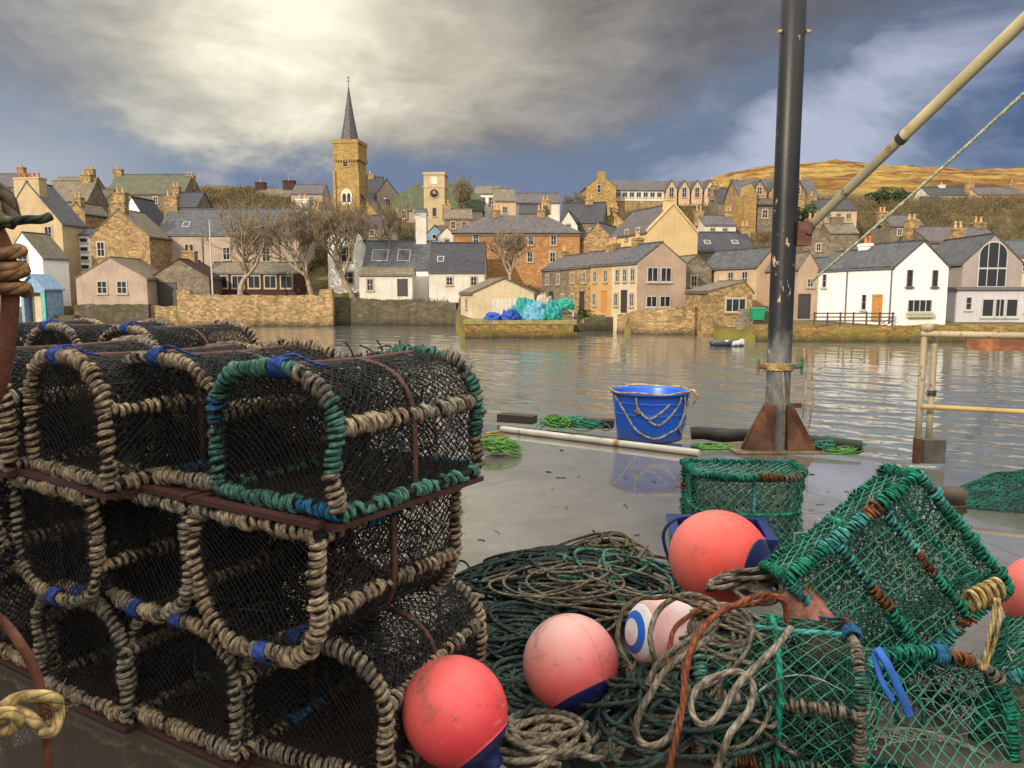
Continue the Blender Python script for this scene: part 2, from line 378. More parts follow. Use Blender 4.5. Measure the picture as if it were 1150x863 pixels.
    # gaps of clear sky, taken from the sky model at a tenth of its strength
    skyc = t.vm('MULTIPLY', sky.outputs[0], (SKYK, SKYK, SKYK))
    gap = t.maprange(t.noise(pl.outputs[0], 0.9, 5, 0.5), 0.52, 0.66, 0.0, 0.22); gap.node.clamp = True
    gap = t.m('MULTIPLY', gap, t.maprange(el, 4.0, 24.0, 1.0, 0.25))
    col = t.mix(gap, col, skyc)
    lowc = t.maprange(z, -0.06, 0.0, 0.0, 1.0); lowc.node.clamp = True
    col = t.mix(lowc, (0.10, 0.11, 0.12, 1), col)
    t.put(bg.inputs[0], col); bg.inputs[1].default_value = 1.0
SKYK = 0.07
build_world()
sun = bpy.data.lights.new('sun', 'SUN'); sun.energy = 4.4; sun.angle = R(0.6); sun.color = (1.0, 0.85, 0.66)
suno = bpy.data.objects.new('sun', sun); COL.objects.link(suno)
_sd = np.array([SUN_AZ[0] * math.cos(SUN_EL), SUN_AZ[1] * math.cos(SUN_EL), math.sin(SUN_EL)])
suno.rotation_euler = Vector(-_sd).to_track_quat('-Z', 'Y').to_euler()
sc.view_settings.view_transform = 'Standard'; sc.view_settings.look = 'None'; sc.view_settings.exposure = 0.12; sc.view_settings.gamma = 1.0
sc.cycles.use_denoising = True; sc.cycles.max_bounces = 8; sc.cycles.transparent_max_bounces = 8
sc.cycles.caustics_reflective = False; sc.cycles.caustics_refractive = False; sc.cycles.sample_clamp_indirect = 6

# ------------------------------------------------------------------ terrain of the far shore
SH = [(-900, 90), (195, 90), (199, 86), (373, 86), (377, 88), (511, 88), (516, 63.5), (596, 63.5), (640, 72), (648, 77), (690, 75), (702, 69), (796, 67.5), (806, 64), (834, 60), (840, 58.2), (2200, 58.2)]
LAND = [(-900, -.1), (505, -.1), (520, -.75), (640, -.9), (700, -.55), (796, -.7), (812, -1.5), (832, -1.5), (845, -1.0), (2200, -1.0)]
TPY = {100: [(-900, 319), (0, 319), (340, 319), (420, 325), (520, 318), (640, 322), (720, 300), (800, 312), (900, 318), (2200, 318)],
       130: [(-900, 252), (0, 252), (350, 248), (420, 247), (500, 258), (620, 264), (700, 262), (800, 256), (1000, 266), (1150, 268), (2200, 268)],
       165: [(-900, 222), (0, 222), (200, 219), (300, 219), (350, 228), (430, 234), (500, 238), (640, 244), (720, 236), (800, 233), (1000, 236), (1150, 230), (2200, 230)],
       210: [(-900, 216), (0, 214), (200, 208), (290, 210), (330, 215), (400, 224), (500, 236), (640, 244), (720, 236), (800, 219), (1000, 222), (1150, 221), (2200, 221)],
       330: [(-900, 230), (0, 226), (200, 225), (400, 240), (640, 248), (760, 226), (830, 207), (900, 203), (1000, 204), (1150, 207), (2200, 210)],
       600: [(-900, 262), (200, 262), (640, 252), (760, 214), (800, 200), (850, 189), (900, 183), (930, 181.5), (960, 183), (1000, 186), (1050, 189), (1100, 190.5), (1150, 189), (1400, 196), (2200, 230)]}
def tab(T, x): return float(np.interp(x, [p[0] for p in T], [p[1] for p in T]))
def knots(px):
    s = tab(SH, px); l = tab(LAND, px)
    Y = [20, s - .45, s + .15, s + 9]; Z = [-4.6, -4.6, l, l + .15]
    for y in (100, 130, 165, 210, 330, 600):
        if y > Y[-1] + 2:
            z = PY(px, tab(TPY[y], px), y)[2]; Y.append(y); Z.append(max(z, Z[-1] if y < 170 else -5))
    Y += [760, 1200]; Z += [Z[-1] - 12, Z[-1] - 60]
    return Y, Z
def px_of(x, y, z=0.0):
    # column of a ground point (depth along the view axis depends a little on z)
    c = y * math.cos(PITCH) - (z - CAMH) * math.sin(PITCH); return CX + F * x / c
def ground_z(x, y):
    z = 0.0
    for _ in range(3):
        Y, Z = knots(px_of(x, y, z)); z = float(np.interp(y, Y, Z))
    if y > 104: z += mnoise.fractal((x * .05, y * .05, 3.1), 0.9, 2.2, 4) * (0.5 if y < 230 else 2.2) * min(1, (y - 104) / 20)
    return z
def build_terrain():
    cols = np.concatenate([np.arange(-700, 0, 30), np.arange(0, 1150, 7), np.arange(1150, 1860, 30)])
    V = []; nr = None
    for px in cols:
        Y, Z = knots(px); s = Y[1] + .45
        ys = np.concatenate([[20, s - 3, s - .45, s + .15], np.linspace(s + .6, 104, 26), np.linspace(106, 170, 40), np.linspace(174, 340, 36), np.linspace(350, 760, 48), [900, 1200]])
        zs = np.interp(ys, Y, Z); nr = len(ys)
        for y, z in zip(ys, zs):
            c = y * math.cos(PITCH) - (z - CAMH) * math.sin(PITCH); x = (px - CX) / F * c
            if y > 104: z += mnoise.fractal((x * .05, y * .05, 3.1), 0.9, 2.2, 4) * (0.5 if y < 230 else 2.2) * min(1, (y - 104) / 20)
            V.append((x, y, z))
    nc = len(cols); i, j = np.meshgrid(np.arange(nc - 1), np.arange(nr - 1), indexing='ij')
    q = np.stack([i * nr + j, (i + 1) * nr + j, (i + 1) * nr + j + 1, i * nr + j + 1], -1).reshape(-1, 4)
    mb = MB(); mb.addq(V, q)
    m, t, b = new_mat('hillside'); co = objco(t)
    s = t.node('ShaderNodeSeparateXYZ'); t.put(s.inputs[0], co)
    n = t.noise(co, 0.05, 6, 0.65, 0.4); n2 = t.noise(co, 0.5, 5, 0.65)
    town = t.ramp(n2, [(0.3, (0.05, 0.045, 0.02, 1)), (0.5, (0.12, 0.095, 0.045, 1)), (0.7, (0.16, 0.15, 0.06, 1))])
    slope = t.noise(t.vm('MULTIPLY', co, (0.014, 0.018, 0.07)), 1.0, 7, 0.66, 0.8)
    moor = t.ramp(slope, [(0.30, (0.05, 0.03, 0.012, 1)), (0.42, (0.13, 0.065, 0.018, 1)), (0.50, (0.22, 0.125, 0.035, 1)), (0.60, (0.34, 0.225, 0.06, 1)), (0.70, (0.17, 0.165, 0.05, 1))])
    moor = t.mix(t.maprange(n, 0.52, 0.64, 0, 0.75), moor, (0.07, 0.035, 0.015, 1))
    moor = t.mix(0.5, moor, t.ramp(t.noise(co, 0.22, 6, 0.7), [(0.3, g(0.4)), (0.7, g(1.5))]), 'MULTIPLY')
    c = t.mix(t.maprange(s.outputs[1], 190, 260, 0, 1), town, moor)
    shore = t.maprange(t.m('ADD', s.outputs[2], t.m('MULTIPLY', n2, 0.5)), -1.7, -0.9, 1.0, 0.0)
    c = t.mix(shore, c, (0.16, 0.14, 0.03, 1))
    t.put(b.inputs['Base Color'], c); b.inputs['Roughness'].default_value = 0.95; b.inputs['Specular IOR Level'].default_value = 0.1
    t.put(b.inputs['Normal'], t.bump(t.m('ADD', n2, t.noise(co, 0.18, 5, 0.7)), 0.8, 0.6))
    tag(mb.build('hillside', m), kind='structure')
build_terrain()

def build_water():
    # open water as a real rippled surface: a fan-shaped grid, finest near the quay, with a sum of small wind waves
    rw = np.random.default_rng(77); cols = np.linspace(-1.35, 1.35, 900); rows = np.concatenate([[2.0], np.geomspace(4.5, 100, 620), [140.0]])
    Yg, Tg = np.meshgrid(rows, cols, indexing='ij'); Xg = Yg * Tg; Zg = np.zeros_like(Xg); cell = Yg * (cols[1] - cols[0])
    for k in range(64):
        lam = rw.uniform(.16, 1.3) if k % 6 else rw.uniform(1.3, 3.2); th = R(rw.normal(62, 26)); kx, ky = math.cos(th) * 2 * math.pi / lam, math.sin(th) * 2 * math.pi / lam
        amp = SLOPE * lam / (2 * math.pi) / math.sqrt(32) * rw.uniform(.6, 1.3)
        Zg += amp * np.sin(kx * Xg + ky * Yg + rw.uniform(0, 6.28)) * np.clip(lam / (2.2 * cell) - .4, 0, 1)
    gust = .55 + .9 * np.clip(.5 + .5 * np.sin(Xg * .11 + Yg * .23 + 1.3 * np.sin(Yg * .09 + Xg * .05)), 0, 1)
    Zg = WATER_Z + Zg * gust; nr, nc = Xg.shape; i, j = np.meshgrid(np.arange(nr - 1), np.arange(nc - 1), indexing='ij')
    mb = MB(); mb.addq(np.stack([Xg, Yg, Zg], -1).reshape(-1, 3), np.stack([i * nc + j, i * nc + j + 1, (i + 1) * nc + j + 1, (i + 1) * nc + j], -1).reshape(-1, 4))
    mb.addq([(-600, -60, WATER_Z - .05), (600, -60, WATER_Z - .05), (600, 140, WATER_Z - .05), (-600, 140, WATER_Z - .05)], [(0, 1, 2, 3)])
    m, t, b = new_mat('harbour_water'); co = objco(t)
    b.inputs['Base Color'].default_value = (0.105, 0.112, 0.105, 1); b.inputs['Roughness'].default_value = 0.06; b.inputs['IOR'].default_value = 1.45
    rot = t.node('ShaderNodeMapping'); t.put(rot.inputs[0], co); rot.inputs['Rotation'].default_value = (0, 0, R(14)); rot.inputs['Scale'].default_value = (0.55, 1.5, 1)
    w1 = t.noise(rot.outputs[0], 0.9, 3, 0.5, 0.3); w2 = t.noise(rot.outputs[0], 3.6, 3, 0.55, 0.2); w3 = t.noise(rot.outputs[0], 0.16, 2, 0.5)
    h = t.m('ADD', t.m('MULTIPLY', w1, 0.6), t.m('MULTIPLY', w2, 0.22))
    h = t.m('MULTIPLY', h, t.maprange(w3, 0.35, 0.65, 0.35, 1.15))
    t.put(b.inputs['Normal'], t.bump(h, 1.0, WAVE))
    tag(mb.build('water', m), kind='structure')
    mb = MB(); mb.addq([(-700, -90, -4.8), (700, -90, -4.8), (700, 160, -4.8), (-700, 160, -4.8)], [(0, 1, 2, 3)])
    tag(mb.build('seabed', mat_plain('mud', (0.05, 0.045, 0.03, 1), 0.9)), kind='structure')
WAVE, SLOPE = 0.030, 0.055
build_water()

# ------------------------------------------------------------------ the quay the camera stands on
def build_quay():
    m, t, b = new_mat('wet_concrete'); co = objco(t)
    n = t.noise(co, 0.7, 6, 0.62, 0.3); n2 = t.noise(co, 6, 6, 0.7); n3 = t.noise(co, 45, 4, 0.7)
    c = t.ramp(n, [(0.3, (0.135, 0.122, 0.10, 1)), (0.55, (0.20, 0.185, 0.158, 1)), (0.75, (0.27, 0.25, 0.215, 1))])
    c = t.mix(0.55, c, t.ramp(n2, [(0.3, g(0.62)), (0.7, g(1.25))]), 'MULTIPLY')
    c = t.mix(0.35, c, t.ramp(n3, [(0.3, g(0.55)), (0.7, g(1.3))]), 'MULTIPLY')
    c = t.mix(t.maprange(t.noise(co, 1.7, 5, 0.7), 0.56, 0.7, 0, 0.6), c, (0.12, 0.105, 0.05, 1))
    s = t.node('ShaderNodeSeparateXYZ'); t.put(s.inputs[0], co)
    # shade between the stacked creels painted into the deck colour, with brown stain
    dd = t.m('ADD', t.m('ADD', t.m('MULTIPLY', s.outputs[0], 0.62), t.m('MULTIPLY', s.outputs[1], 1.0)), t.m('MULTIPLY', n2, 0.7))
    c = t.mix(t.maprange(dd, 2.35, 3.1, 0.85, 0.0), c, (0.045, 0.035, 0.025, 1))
    # slab joints parallel to the quay edge and across it
    jr = t.node('ShaderNodeMapping'); t.put(jr.inputs[0], co); jr.inputs['Rotation'].default_value = (0, 0, R(31)); js = t.node('ShaderNodeSeparateXYZ'); t.put(js.inputs[0], t.vm('ADD', jr.outputs[0], t.vm('MULTIPLY', t.node('ShaderNodeTexNoise').outputs[1], (.03, .03, 0))))
    jx = t.m('ABSOLUTE', t.m('SUBTRACT', t.m('FRACT', t.m('DIVIDE', js.outputs[0], 3.1)), .5)); jy = t.m('ABSOLUTE', t.m('SUBTRACT', t.m('FRACT', t.m('DIVIDE', t.m('ADD', js.outputs[1], .6), 2.3)), .5))
    jt = t.maprange(t.m('MINIMUM', t.m('MULTIPLY', jx, 3.1), t.m('MULTIPLY', jy, 2.3)), 0.004, 0.010, 0.20, 0.0)
    c = t.mix(jt, c, (.04, .035, .028, 1))
    ck = t.node('ShaderNodeTexVoronoi', feature='DISTANCE_TO_EDGE'); t.put(ck.inputs['Vector'], t.vm('ADD', co, t.vm('MULTIPLY', t.node('ShaderNodeTexNoise').outputs[1], (.5, .5, 0)))); ck.inputs['Scale'].default_value = .55
    c = t.mix(t.m('MULTIPLY', t.maprange(ck.outputs[0], 0.0, 0.008, 0.7, 0), t.maprange(n, .45, .55, 0, 1)), c, (.05, .045, .035, 1))
    gr = t.maprange(t.noise(co, 160, 2, .5), .68, .74, 0, .6); c = t.mix(gr, c, (.40, .38, .33, 1))
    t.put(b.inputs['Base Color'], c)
    wet = t.noise(co, 0.45, 5, 0.6, 0.5)
    t.put(b.inputs['Roughness'], t.m('ADD', t.maprange(wet, 0.40, 0.66, 0.04, 0.24), t.m('MULTIPLY', n3, 0.06)))
    b.inputs['Specular IOR Level'].default_value = 0.6
    t.put(b.inputs['Coat Weight'], t.maprange(wet, 0.46, 0.66, 1.0, 0.45)); b.inputs['Coat Roughness'].default_value = 0.03; b.inputs['Coat IOR'].default_value = 1.7
    t.put(b.inputs['Normal'], t.bump(t.m('ADD', t.m('MULTIPLY', n2, 1.0), t.m('MULTIPLY', n3, 0.6)), 0.10, 0.010))
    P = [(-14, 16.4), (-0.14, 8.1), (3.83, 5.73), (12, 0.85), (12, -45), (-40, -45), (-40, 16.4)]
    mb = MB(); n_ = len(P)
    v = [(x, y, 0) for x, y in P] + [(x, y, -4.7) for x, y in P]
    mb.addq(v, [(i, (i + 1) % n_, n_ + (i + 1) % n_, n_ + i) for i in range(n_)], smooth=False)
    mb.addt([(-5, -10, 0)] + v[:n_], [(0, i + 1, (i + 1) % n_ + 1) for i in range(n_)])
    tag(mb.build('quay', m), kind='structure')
build_quay()
# ------------------------------------------------------------------ village materials
SLATE = mat_slate('slate_blue', (0.058, 0.062, 0.074, 1), mossk=0.3)
SLATE2 = mat_slate('slate_purple', (0.075, 0.064, 0.070, 1), mossk=0.3)
FLAG = mat_slate('flagstone_brown', (0.13, 0.105, 0.075, 1), (0.11, 0.11, 0.04, 1), 0.55)
DARKROOF = mat_slate('slate_dark', (0.03, 0.03, 0.04, 1), mossk=0.12)
MOSSROOF = mat_slate('mossy_roof', (0.07, 0.07, 0.045, 1), (0.09, 0.11, 0.04, 1), 0.8)
GREENROOF = mat_slate('green_roof', (0.085, 0.11, 0.07, 1), (0.09, 0.12, 0.06, 1), 0.4)
WHITE = mat_harl('white_harl', (0.78, 0.77, 0.74, 1), 0.12)
OFFW = mat_harl('off_white_harl', (0.60, 0.57, 0.50, 1), 0.35)
GREYW = mat_harl('pale_grey_render', (0.46, 0.45, 0.48, 1), 0.2)
TAN = mat_harl('tan_harl', (0.46, 0.36, 0.22, 1), 0.35)
PINK = mat_harl('pinkish_harl', (0.40, 0.315, 0.255, 1), 0.4)
ROSE = mat_harl('rose_tan_harl', (0.40, 0.295, 0.225, 1), 0.3)
CREAM = mat_harl('cream_harl', (0.58, 0.48, 0.33, 1), 0.35)
YELL = mat_harl('yellow_harl', (0.60, 0.45, 0.23, 1), 0.3)
ORAN = mat_harl('orange_harl', (0.52, 0.32, 0.145, 1), 0.4)
PEACH = mat_harl('peach_harl', (0.52, 0.38, 0.26, 1), 0.35)
DUSK = mat_harl('mauve_grey_harl', (0.30, 0.26, 0.24, 1), 0.3)
MAROON = mat_harl('maroon_boards', (0.065, 0.035, 0.032, 1), 0.3)
BLUEP = mat_plain('blue_boards', (0.16, 0.27, 0.40, 1), 0.6, 0.3, 3)
TEALP = mat_plain('teal_boards', (0.10, 0.30, 0.28, 1), 0.6, 0.3, 3)
STONE = mat_stone('golden_stone', (0.40, 0.27, 0.13, 1), (0.17, 0.12, 0.065, 1), 2.6)
STONEY = mat_stone('ochre_stone', (0.40, 0.27, 0.10, 1), (0.26, 0.17, 0.065, 1), 2.2)
STONEG = mat_stone('grey_stone', (0.23, 0.19, 0.14, 1), (0.13, 0.11, 0.085, 1), 2.4)
STONEO = mat_stone('orange_stone', (0.42, 0.225, 0.095, 1), (0.26, 0.14, 0.065, 1), 2.4)
SEAW = mat_stone('sea_wall_stone', (0.42, 0.29, 0.15, 1), (0.17, 0.12, 0.065, 1), 2.8, wet=-2.0)
SEAWD = mat_stone('dark_sea_wall_stone', (0.13, 0.115, 0.09, 1), (0.085, 0.07, 0.05, 1), 2.0, (0.06, 0.055, 0.02, 1), wet=-1.9)
SEAWM = mat_stone('mossy_sea_wall_stone', (0.32, 0.20, 0.07, 1), (0.13, 0.085, 0.035, 1), 2.8, (0.16, 0.14, 0.03, 1), wet=-1.95)
POT = mat_plain('clay_pot', (0.42, 0.13, 0.07, 1), 0.8, 0.3, 4)
POTY = mat_plain('buff_pot', (0.45, 0.30, 0.15, 1), 0.8, 0.3, 4)
FRAME = mat_plain('white_window_frame', (0.40, 0.39, 0.37, 1), 0.5, 0.06)
FRAMED = mat_plain('dark_window_frame', (0.12, 0.10, 0.09, 1), 0.5, 0.1)
LINTEL = mat_plain('stone_margin', (0.34, 0.27, 0.18, 1), 0.9, 0.2)
DOORM = mat_plain('varnished_door', (0.42, 0.20, 0.06, 1), 0.5, 0.2, 3)
DOORD = mat_plain('dark_door', (0.04, 0.035, 0.035, 1), 0.5, 0.2)
LEAD = mat_plain('lead_grey', (0.10, 0.10, 0.11, 1), 0.6, 0.2)
def _glass():
    m, t, b = new_mat('window_glass'); b.inputs['Base Color'].default_value = (0.018, 0.020, 0.024, 1); b.inputs['Roughness'].default_value = 0.12
    t.put(b.inputs['Normal'], t.bump(t.noise(objco(t), 2.0, 2), 0.15, 0.05)); return m
GLASS = _glass()

# ------------------------------------------------------------------ windows, chimneys, houses
_WIN = {}
def window_mesh(w, h, nx, ny, frame, margin):
    key = (round(w, 2), round(h, 2), nx, ny, frame.name, margin)
    if key not in _WIN:
        mb = MB(); f = min(0.065, w * .075) ; x = w / 2
        # local frame: x across, z up, -y out of the wall; sash bars sit 6 cm in front of the glass
        for (a, b, c, d) in ((-x, x, 0, f), (-x, x, h - f, h), (-x, -x + f, f, h - f), (x - f, x, f, h - f)): mb.box((a, -.075, c), (b, -.002, d))
        for i in range(1, nx): mb.box((-x + w * i / nx - f * .45, -.065, f), (-x + w * i / nx + f * .45, -.004, h - f))
        for j in range(1, ny): mb.box((-x + f, -.070, h * j / ny - f * .4), (x - f, -.006, h * j / ny + f * .4))
        if margin:
            k = .11
            for (a, b, c, d) in ((-x - k, x + k, h, h + k), (-x - k, -x, 0, h), (x, x + k, 0, h)): mb.box((a, -.05, c), (b, -.001, d), 1)
        mb.box((-x - .12, -.16, -.14), (x + .12, -.001, 0), 1)
        fr = mb.mesh('window', [frame, LINTEL if margin else frame])
        mp = MB(); mp.box((-x + f * .6, -.018, f * .6), (x - f * .6, -.003, h - f * .6))
        _WIN[key] = (fr, mp.mesh('pane', GLASS))
    return _WIN[key]
def add_window(parent, M, w, h, nx=2, ny=2, frame=None, margin=True):
    fr, pm = window_mesh(w, h, nx, ny, frame or FRAME, margin)
    o = bpy.data.objects.new('window', fr); COL.objects.link(o); o.parent = parent; o.matrix_local = M
    p = bpy.data.objects.new('pane', pm); COL.objects.link(p); p.parent = o
    return o
def face_M(face, w, d, u, z):
    """matrix of a point u metres along a wall face (F front, L left, R right), z metres up"""
    if face == 'F': return Matrix.Translation((-w / 2 + u, 0, z))
    if face == 'L': return Matrix.Translation((-w / 2, u, z)) @ Matrix.Rotation(-math.pi / 2, 4, 'Z')
    return Matrix.Translation((w / 2, u, z)) @ Matrix.Rotation(math.pi / 2, 4, 'Z')
def add_chimney(parent, x, y, z0, z1, w=0.9, d=0.7, npots=2, mat=None, pot=None, along='x'):
    mb = MB(); mat = mat or STONE
    mb.box((x - w / 2, y - d / 2, z0), (x + w / 2, y + d / 2, z1)); mb.box((x - w / 2 - .07, y - d / 2 - .07, z1 - .22), (x + w / 2 + .07, y + d / 2 + .07, z1 - .06)); 
    c = mb.build('chimney', mat, parent)
    for k in range(npots):
        f = (k + .5) / npots - .5; px, py = (x + f * w * .9, y) if along == 'x' else (x, y + f * d * .9)
        mp = MB(); rr = min(.15, max(w, d) / npots * .38)
        mp.lathe([(0, 0), (rr * 1.1, 0), (rr * .9, .12), (rr * .82, .5), (rr * 1.05, .54), (rr * 1.05, .62), (rr * .7, .62), (rr * .65, .3), (0, .3)], 10, M=Matrix.Translation((px, py, z1)))
        mp.build('chimney_pot', pot or POTY, c)
    return c
def build_house(label, loc, rot, w, d, he, hr, kind='g', wall=None, roof=None, base=3.0, chim=(), wins=(), doors=(), skylights=(), pipes=(), over=.12, hip=0, name='house', cat='house', group=None, skew=None, apex=.5):
    """origin: middle of the front wall at ground level; the body runs back along +y"""
    t = thing(name, label, cat, loc, (0, 0, rot), group)
    wall = wall or TAN; roof = roof or SLATE; mb = MB(); rb = MB(); th = .14
    if kind == 'g':
        xa = -w / 2 + w * apex
        mb.poly_prism([(-w / 2, -base), (w / 2, -base), (w / 2, he), (xa, hr), (-w / 2, he)], 'y', 0, d)
        for sgn, xe in ((-1, -w / 2), (1, w / 2)):
            sl = (hr - he) / abs(xe - xa); xo = xe + sgn * over; zo = he - over * sl
            rb.poly_prism([(xa, hr + .01), (xa, hr + th + .01), (xo, zo + th + .01), (xo, zo + .01)], 'y', -over * .6, d + over * .6)
        rb.box((xa - .12, -over * .6 - .01, hr + th - .04), (xa + .12, d + over * .6 + .01, hr + th + .07))
        if skew is not None:
            sb = MB()
            for sgn, xe in ((-1, -w / 2), (1, w / 2)):
                sb.poly_prism([(xa, hr + .02), (xa, hr + th + .16), (xe + sgn * .03, he + th + .16), (xe + sgn * .03, he + .02)], 'y', -.10, .16)
            sb.build('skew', skew, t)
    elif hip:
        mb.box((-w / 2, 0, -base), (w / 2, d, he))
        a, b, c, e = (-w / 2 - over, -over, he), (w / 2 + over, -over, he), (w / 2 + over, d + over, he), (-w / 2 - over, d + over, he)
        p, q = (-w / 2 + hip, d / 2, hr), (w / 2 - hip, d / 2, hr)
        rb.addq([a, b, q, p, e, c], [(0, 1, 2, 3), (5, 4, 3, 2)], smooth=False); rb.addt([a, b, q, p, e, c], [(4, 0, 3), (1, 5, 2)])
        rb.addq([a, b, c, e], [(3, 2, 1, 0)], smooth=False)
    else:
        mb.poly_prism([(0, -base), (d, -base), (d, he), (d / 2, hr), (0, he)], 'x', -w / 2, w / 2)
        for y0, sg in ((0, -1), (d, 1)):
            sl = (hr - he) / (d / 2); yo = y0 + sg * over; zo = he - over * sl
            rb.poly_prism([(d / 2, hr + .01), (d / 2, hr + th + .01), (yo, zo + th + .01), (yo, zo + .01)], 'x', -w / 2 - over * .6, w / 2 + over * .6)
        rb.box((-w / 2 - over * .6 - .01, d / 2 - .12, hr + th - .04), (w / 2 + over * .6 + .01, d / 2 + .12, hr + th + .07))
    mb.build('wall', wall, t); ro = rb.build('roof', roof, t)
    if kind == 'g': GP = [[(sg * (w / 2 + over + .05), -.02, he - .06 - over * .5), (sg * (w / 2 + over + .05), d, he - .06 - over * .5)] for sg in (-1, 1)]
    else: GP = [[(-w / 2 - .02, -over - .05, he - .05 - over * .5), (w / 2 + .02, -over - .05, he - .05 - over * .5)]]
    for gp in GP: gb = MB(); gb.tube(gp, .06, 6, ref=(0, 0, 1)); gb.build('gutter', LEAD, t)
    for c in chim: add_chimney(t, **c)
    for ww in wins: add_window(t, face_M(ww[0], w, d, ww[1], ww[2]), *ww[3:])
    for (fc, u, z, dw, dh, m) in doors:
        mb = MB(); mb.box((-dw / 2, -.04, 0), (dw / 2, -.002, dh)); mb.box((-dw / 2 - .1, -.09, dh), (dw / 2 + .1, -.003, dh + .12)); mb.box((-dw / 2 - .1, -.07, 0), (-dw / 2, -.003, dh)); mb.box((dw / 2, -.07, 0), (dw / 2 + .1, -.003, dh))
        o = mb.build('door', m, t); o.matrix_local = face_M(fc, w, d, u, z)
        hb = MB(); hb.box((dw * .32, -.10, dh * .47), (dw * .40, -.041, dh * .50)); h = hb.build('handle', LEAD, o)
    for (x, fy, sw, sh) in skylights:      # set into the front roof slope, fy = share of the way up
        sb = MB(); y = d / 2 * fy; z = he + (hr - he) * fy + th + .03; ang = math.atan2(hr - he, d / 2)
        M = Matrix.Translation((x, y, z)) @ Matrix.Rotation(ang, 4, 'X')
        for (a, b, c, e) in ((-sw / 2, sw / 2, -sh / 2, -sh / 2 + .08), (-sw / 2, sw / 2, sh / 2 - .08, sh / 2), (-sw / 2, -sw / 2 + .08, -sh / 2 + .08, sh / 2 - .08), (sw / 2 - .08, sw / 2, -sh / 2 + .08, sh / 2 - .08)): sb.box((a, c, -.02), (b, e, .07), 0, M)
        so = sb.build('skylight', FRAME, ro); 
        pb = MB(); pb.box((-sw / 2 + .04, -sh / 2 + .04, -.02), (sw / 2 - .04, sh / 2 - .04, .03), 0, M); pb.build('skylight_pane', GLASS, t)
    for (fc, u, z0, z1) in pipes:
        pb = MB(); M = face_M(fc, w, d, u, 0); pb.tube(xf(M, [(0, -.08, z0), (0, -.08, z1)]), .06, 6, ref=(1, 0, 0)); pb.build('drainpipe', LEAD, t)
    return t
def house(label, x0, x1, yb, ye, yr, Y, d, kind='g', rot=0, wins=(), chim=(), doors=(), sky=(), pipes=(), **k):
    """x0,x1: photo columns of the front wall; yb, ye, yr: rows of ground, eaves and ridge; Y: metres away"""
    xc = (x0 + x1) / 2; p = PY(xc, yb, Y); s = Y / F
    r = R(rot); w = (x1 - x0) * s / math.cos(r); H = lambda py: PY(xc, py, Y)[2] - p[2]
    # for a gable front the ridge row is read on the front wall, for an eaves front half the depth further back
    hr = H(yr) if kind == 'g' else PY(xc, yr, Y + d / 2)[2] - p[2]
    U = lambda px: (px - x0) / (x1 - x0) * w
    W = []
    for q in wins:
        if isinstance(q[0], str): W.append(q); continue
        px, py, ww, hh = q[:4]; hz = hh * s; W.append(('F', U(px), H(py) - hz / 2, ww * s / math.cos(r), hz) + tuple(q[4:]))
    C = []
    for c in chim:
        c = dict(c)
        if 'px' in c: c['x'] = U(c.pop('px')) - w / 2
        if 'top' in c: c['z1'] = PY(xc, c.pop('top'), Y + c['y'])[2] - p[2]
        if 'bot' in c: c['z0'] = PY(xc, c.pop('bot'), Y + c['y'])[2] - p[2]
        C.append(c)
    D = [(f, U(px) if f == 'F' else px, z, a, b, m) for (f, px, z, a, b, m) in doors]
    S = [(U(px) - w / 2, fy, a, b) for (px, fy, a, b) in sky]
    Pp = [(f, U(px) if f == 'F' else px, a, b) for (f, px, a, b) in pipes]
    return build_house(label, p, r, w, d, H(ye), hr, kind, wins=W, chim=C, doors=D, skylights=S, pipes=Pp, **k)

# ------------------------------------------------------------------ left waterfront
SH_G = 'stone and harled houses along the left waterfront'
h1 = house('small white gabled cottage at the water with a lean blue boathouse in front', 6, 56, 348, 290, 262, 90, 3.6, 'g', -16, wall=WHITE, roof=FLAG, wins=[(30, 292, 13, 15)], group=SH_G)
h2 = house('tall tan gable house topped by a wide chimney with five pots, far left', 4, 79, 340, 252, 205, 98, 4.2, 'g', -10, wall=TAN, roof=SLATE, apex=.47,
      wins=[(62, 263, 9, 16)], chim=[dict(px=38, y=.75, z0=5, top=200, w=3.6, d=1.3, npots=5, mat=TAN, pot=POT)], group=SH_G)
house('brown flagstone roofed house behind the tall tan gable', 50, 100, 262, 226, 204, 118, 6, 'e', 0, wall=STONEG, roof=FLAG, chim=[dict(px=89, y=3, z0=2, top=196, w=1.6, d=1, npots=2, mat=STONE)], wins=[(66, 240, 7, 10), (84, 240, 7, 10)], group='houses on the slope at left')
house('narrow white house with a column of four dark windows', 92, 104, 318, 264, 258, 100, 4, 'e', 0, wall=WHITE, roof=SLATE, wins=[(97, 270, 9, 5, 1, 1, None, False), (97, 280, 9, 5, 1, 1, None, False), (97, 290, 9, 5, 1, 1, None, False), (97, 300, 9, 5, 1, 1, None, False)], group=SH_G)
house('rubble stone gable house behind the pink cottage', 103, 173, 330, 266, 236, 96, 5, 'g', -8, wall=STONE, roof=FLAG, wins=[(115, 280, 9, 16), (155, 300, 12, 9)], chim=[dict(px=137, y=.6, z0=6, top=227, w=1.8, d=.9, npots=2, mat=STONE)], group=SH_G)
house('white gable rising behind the rubble stone house', 128, 176, 300, 262, 222, 106, 5, 'g', -8, wall=WHITE, roof=DARKROOF, chim=[dict(px=136, y=.6, z0=4, top=216, w=1.8, d=.9, npots=2, mat=STONE)], group='houses on the slope at left')
house('pale yellow house high behind the narrow white one', 96, 122, 262, 224, 214, 124, 5, 'e', 0, wall=YELL, roof=MOSSROOF, wins=[(103, 236, 5, 8), (114, 236, 5, 8)], group='houses on the slope at left')
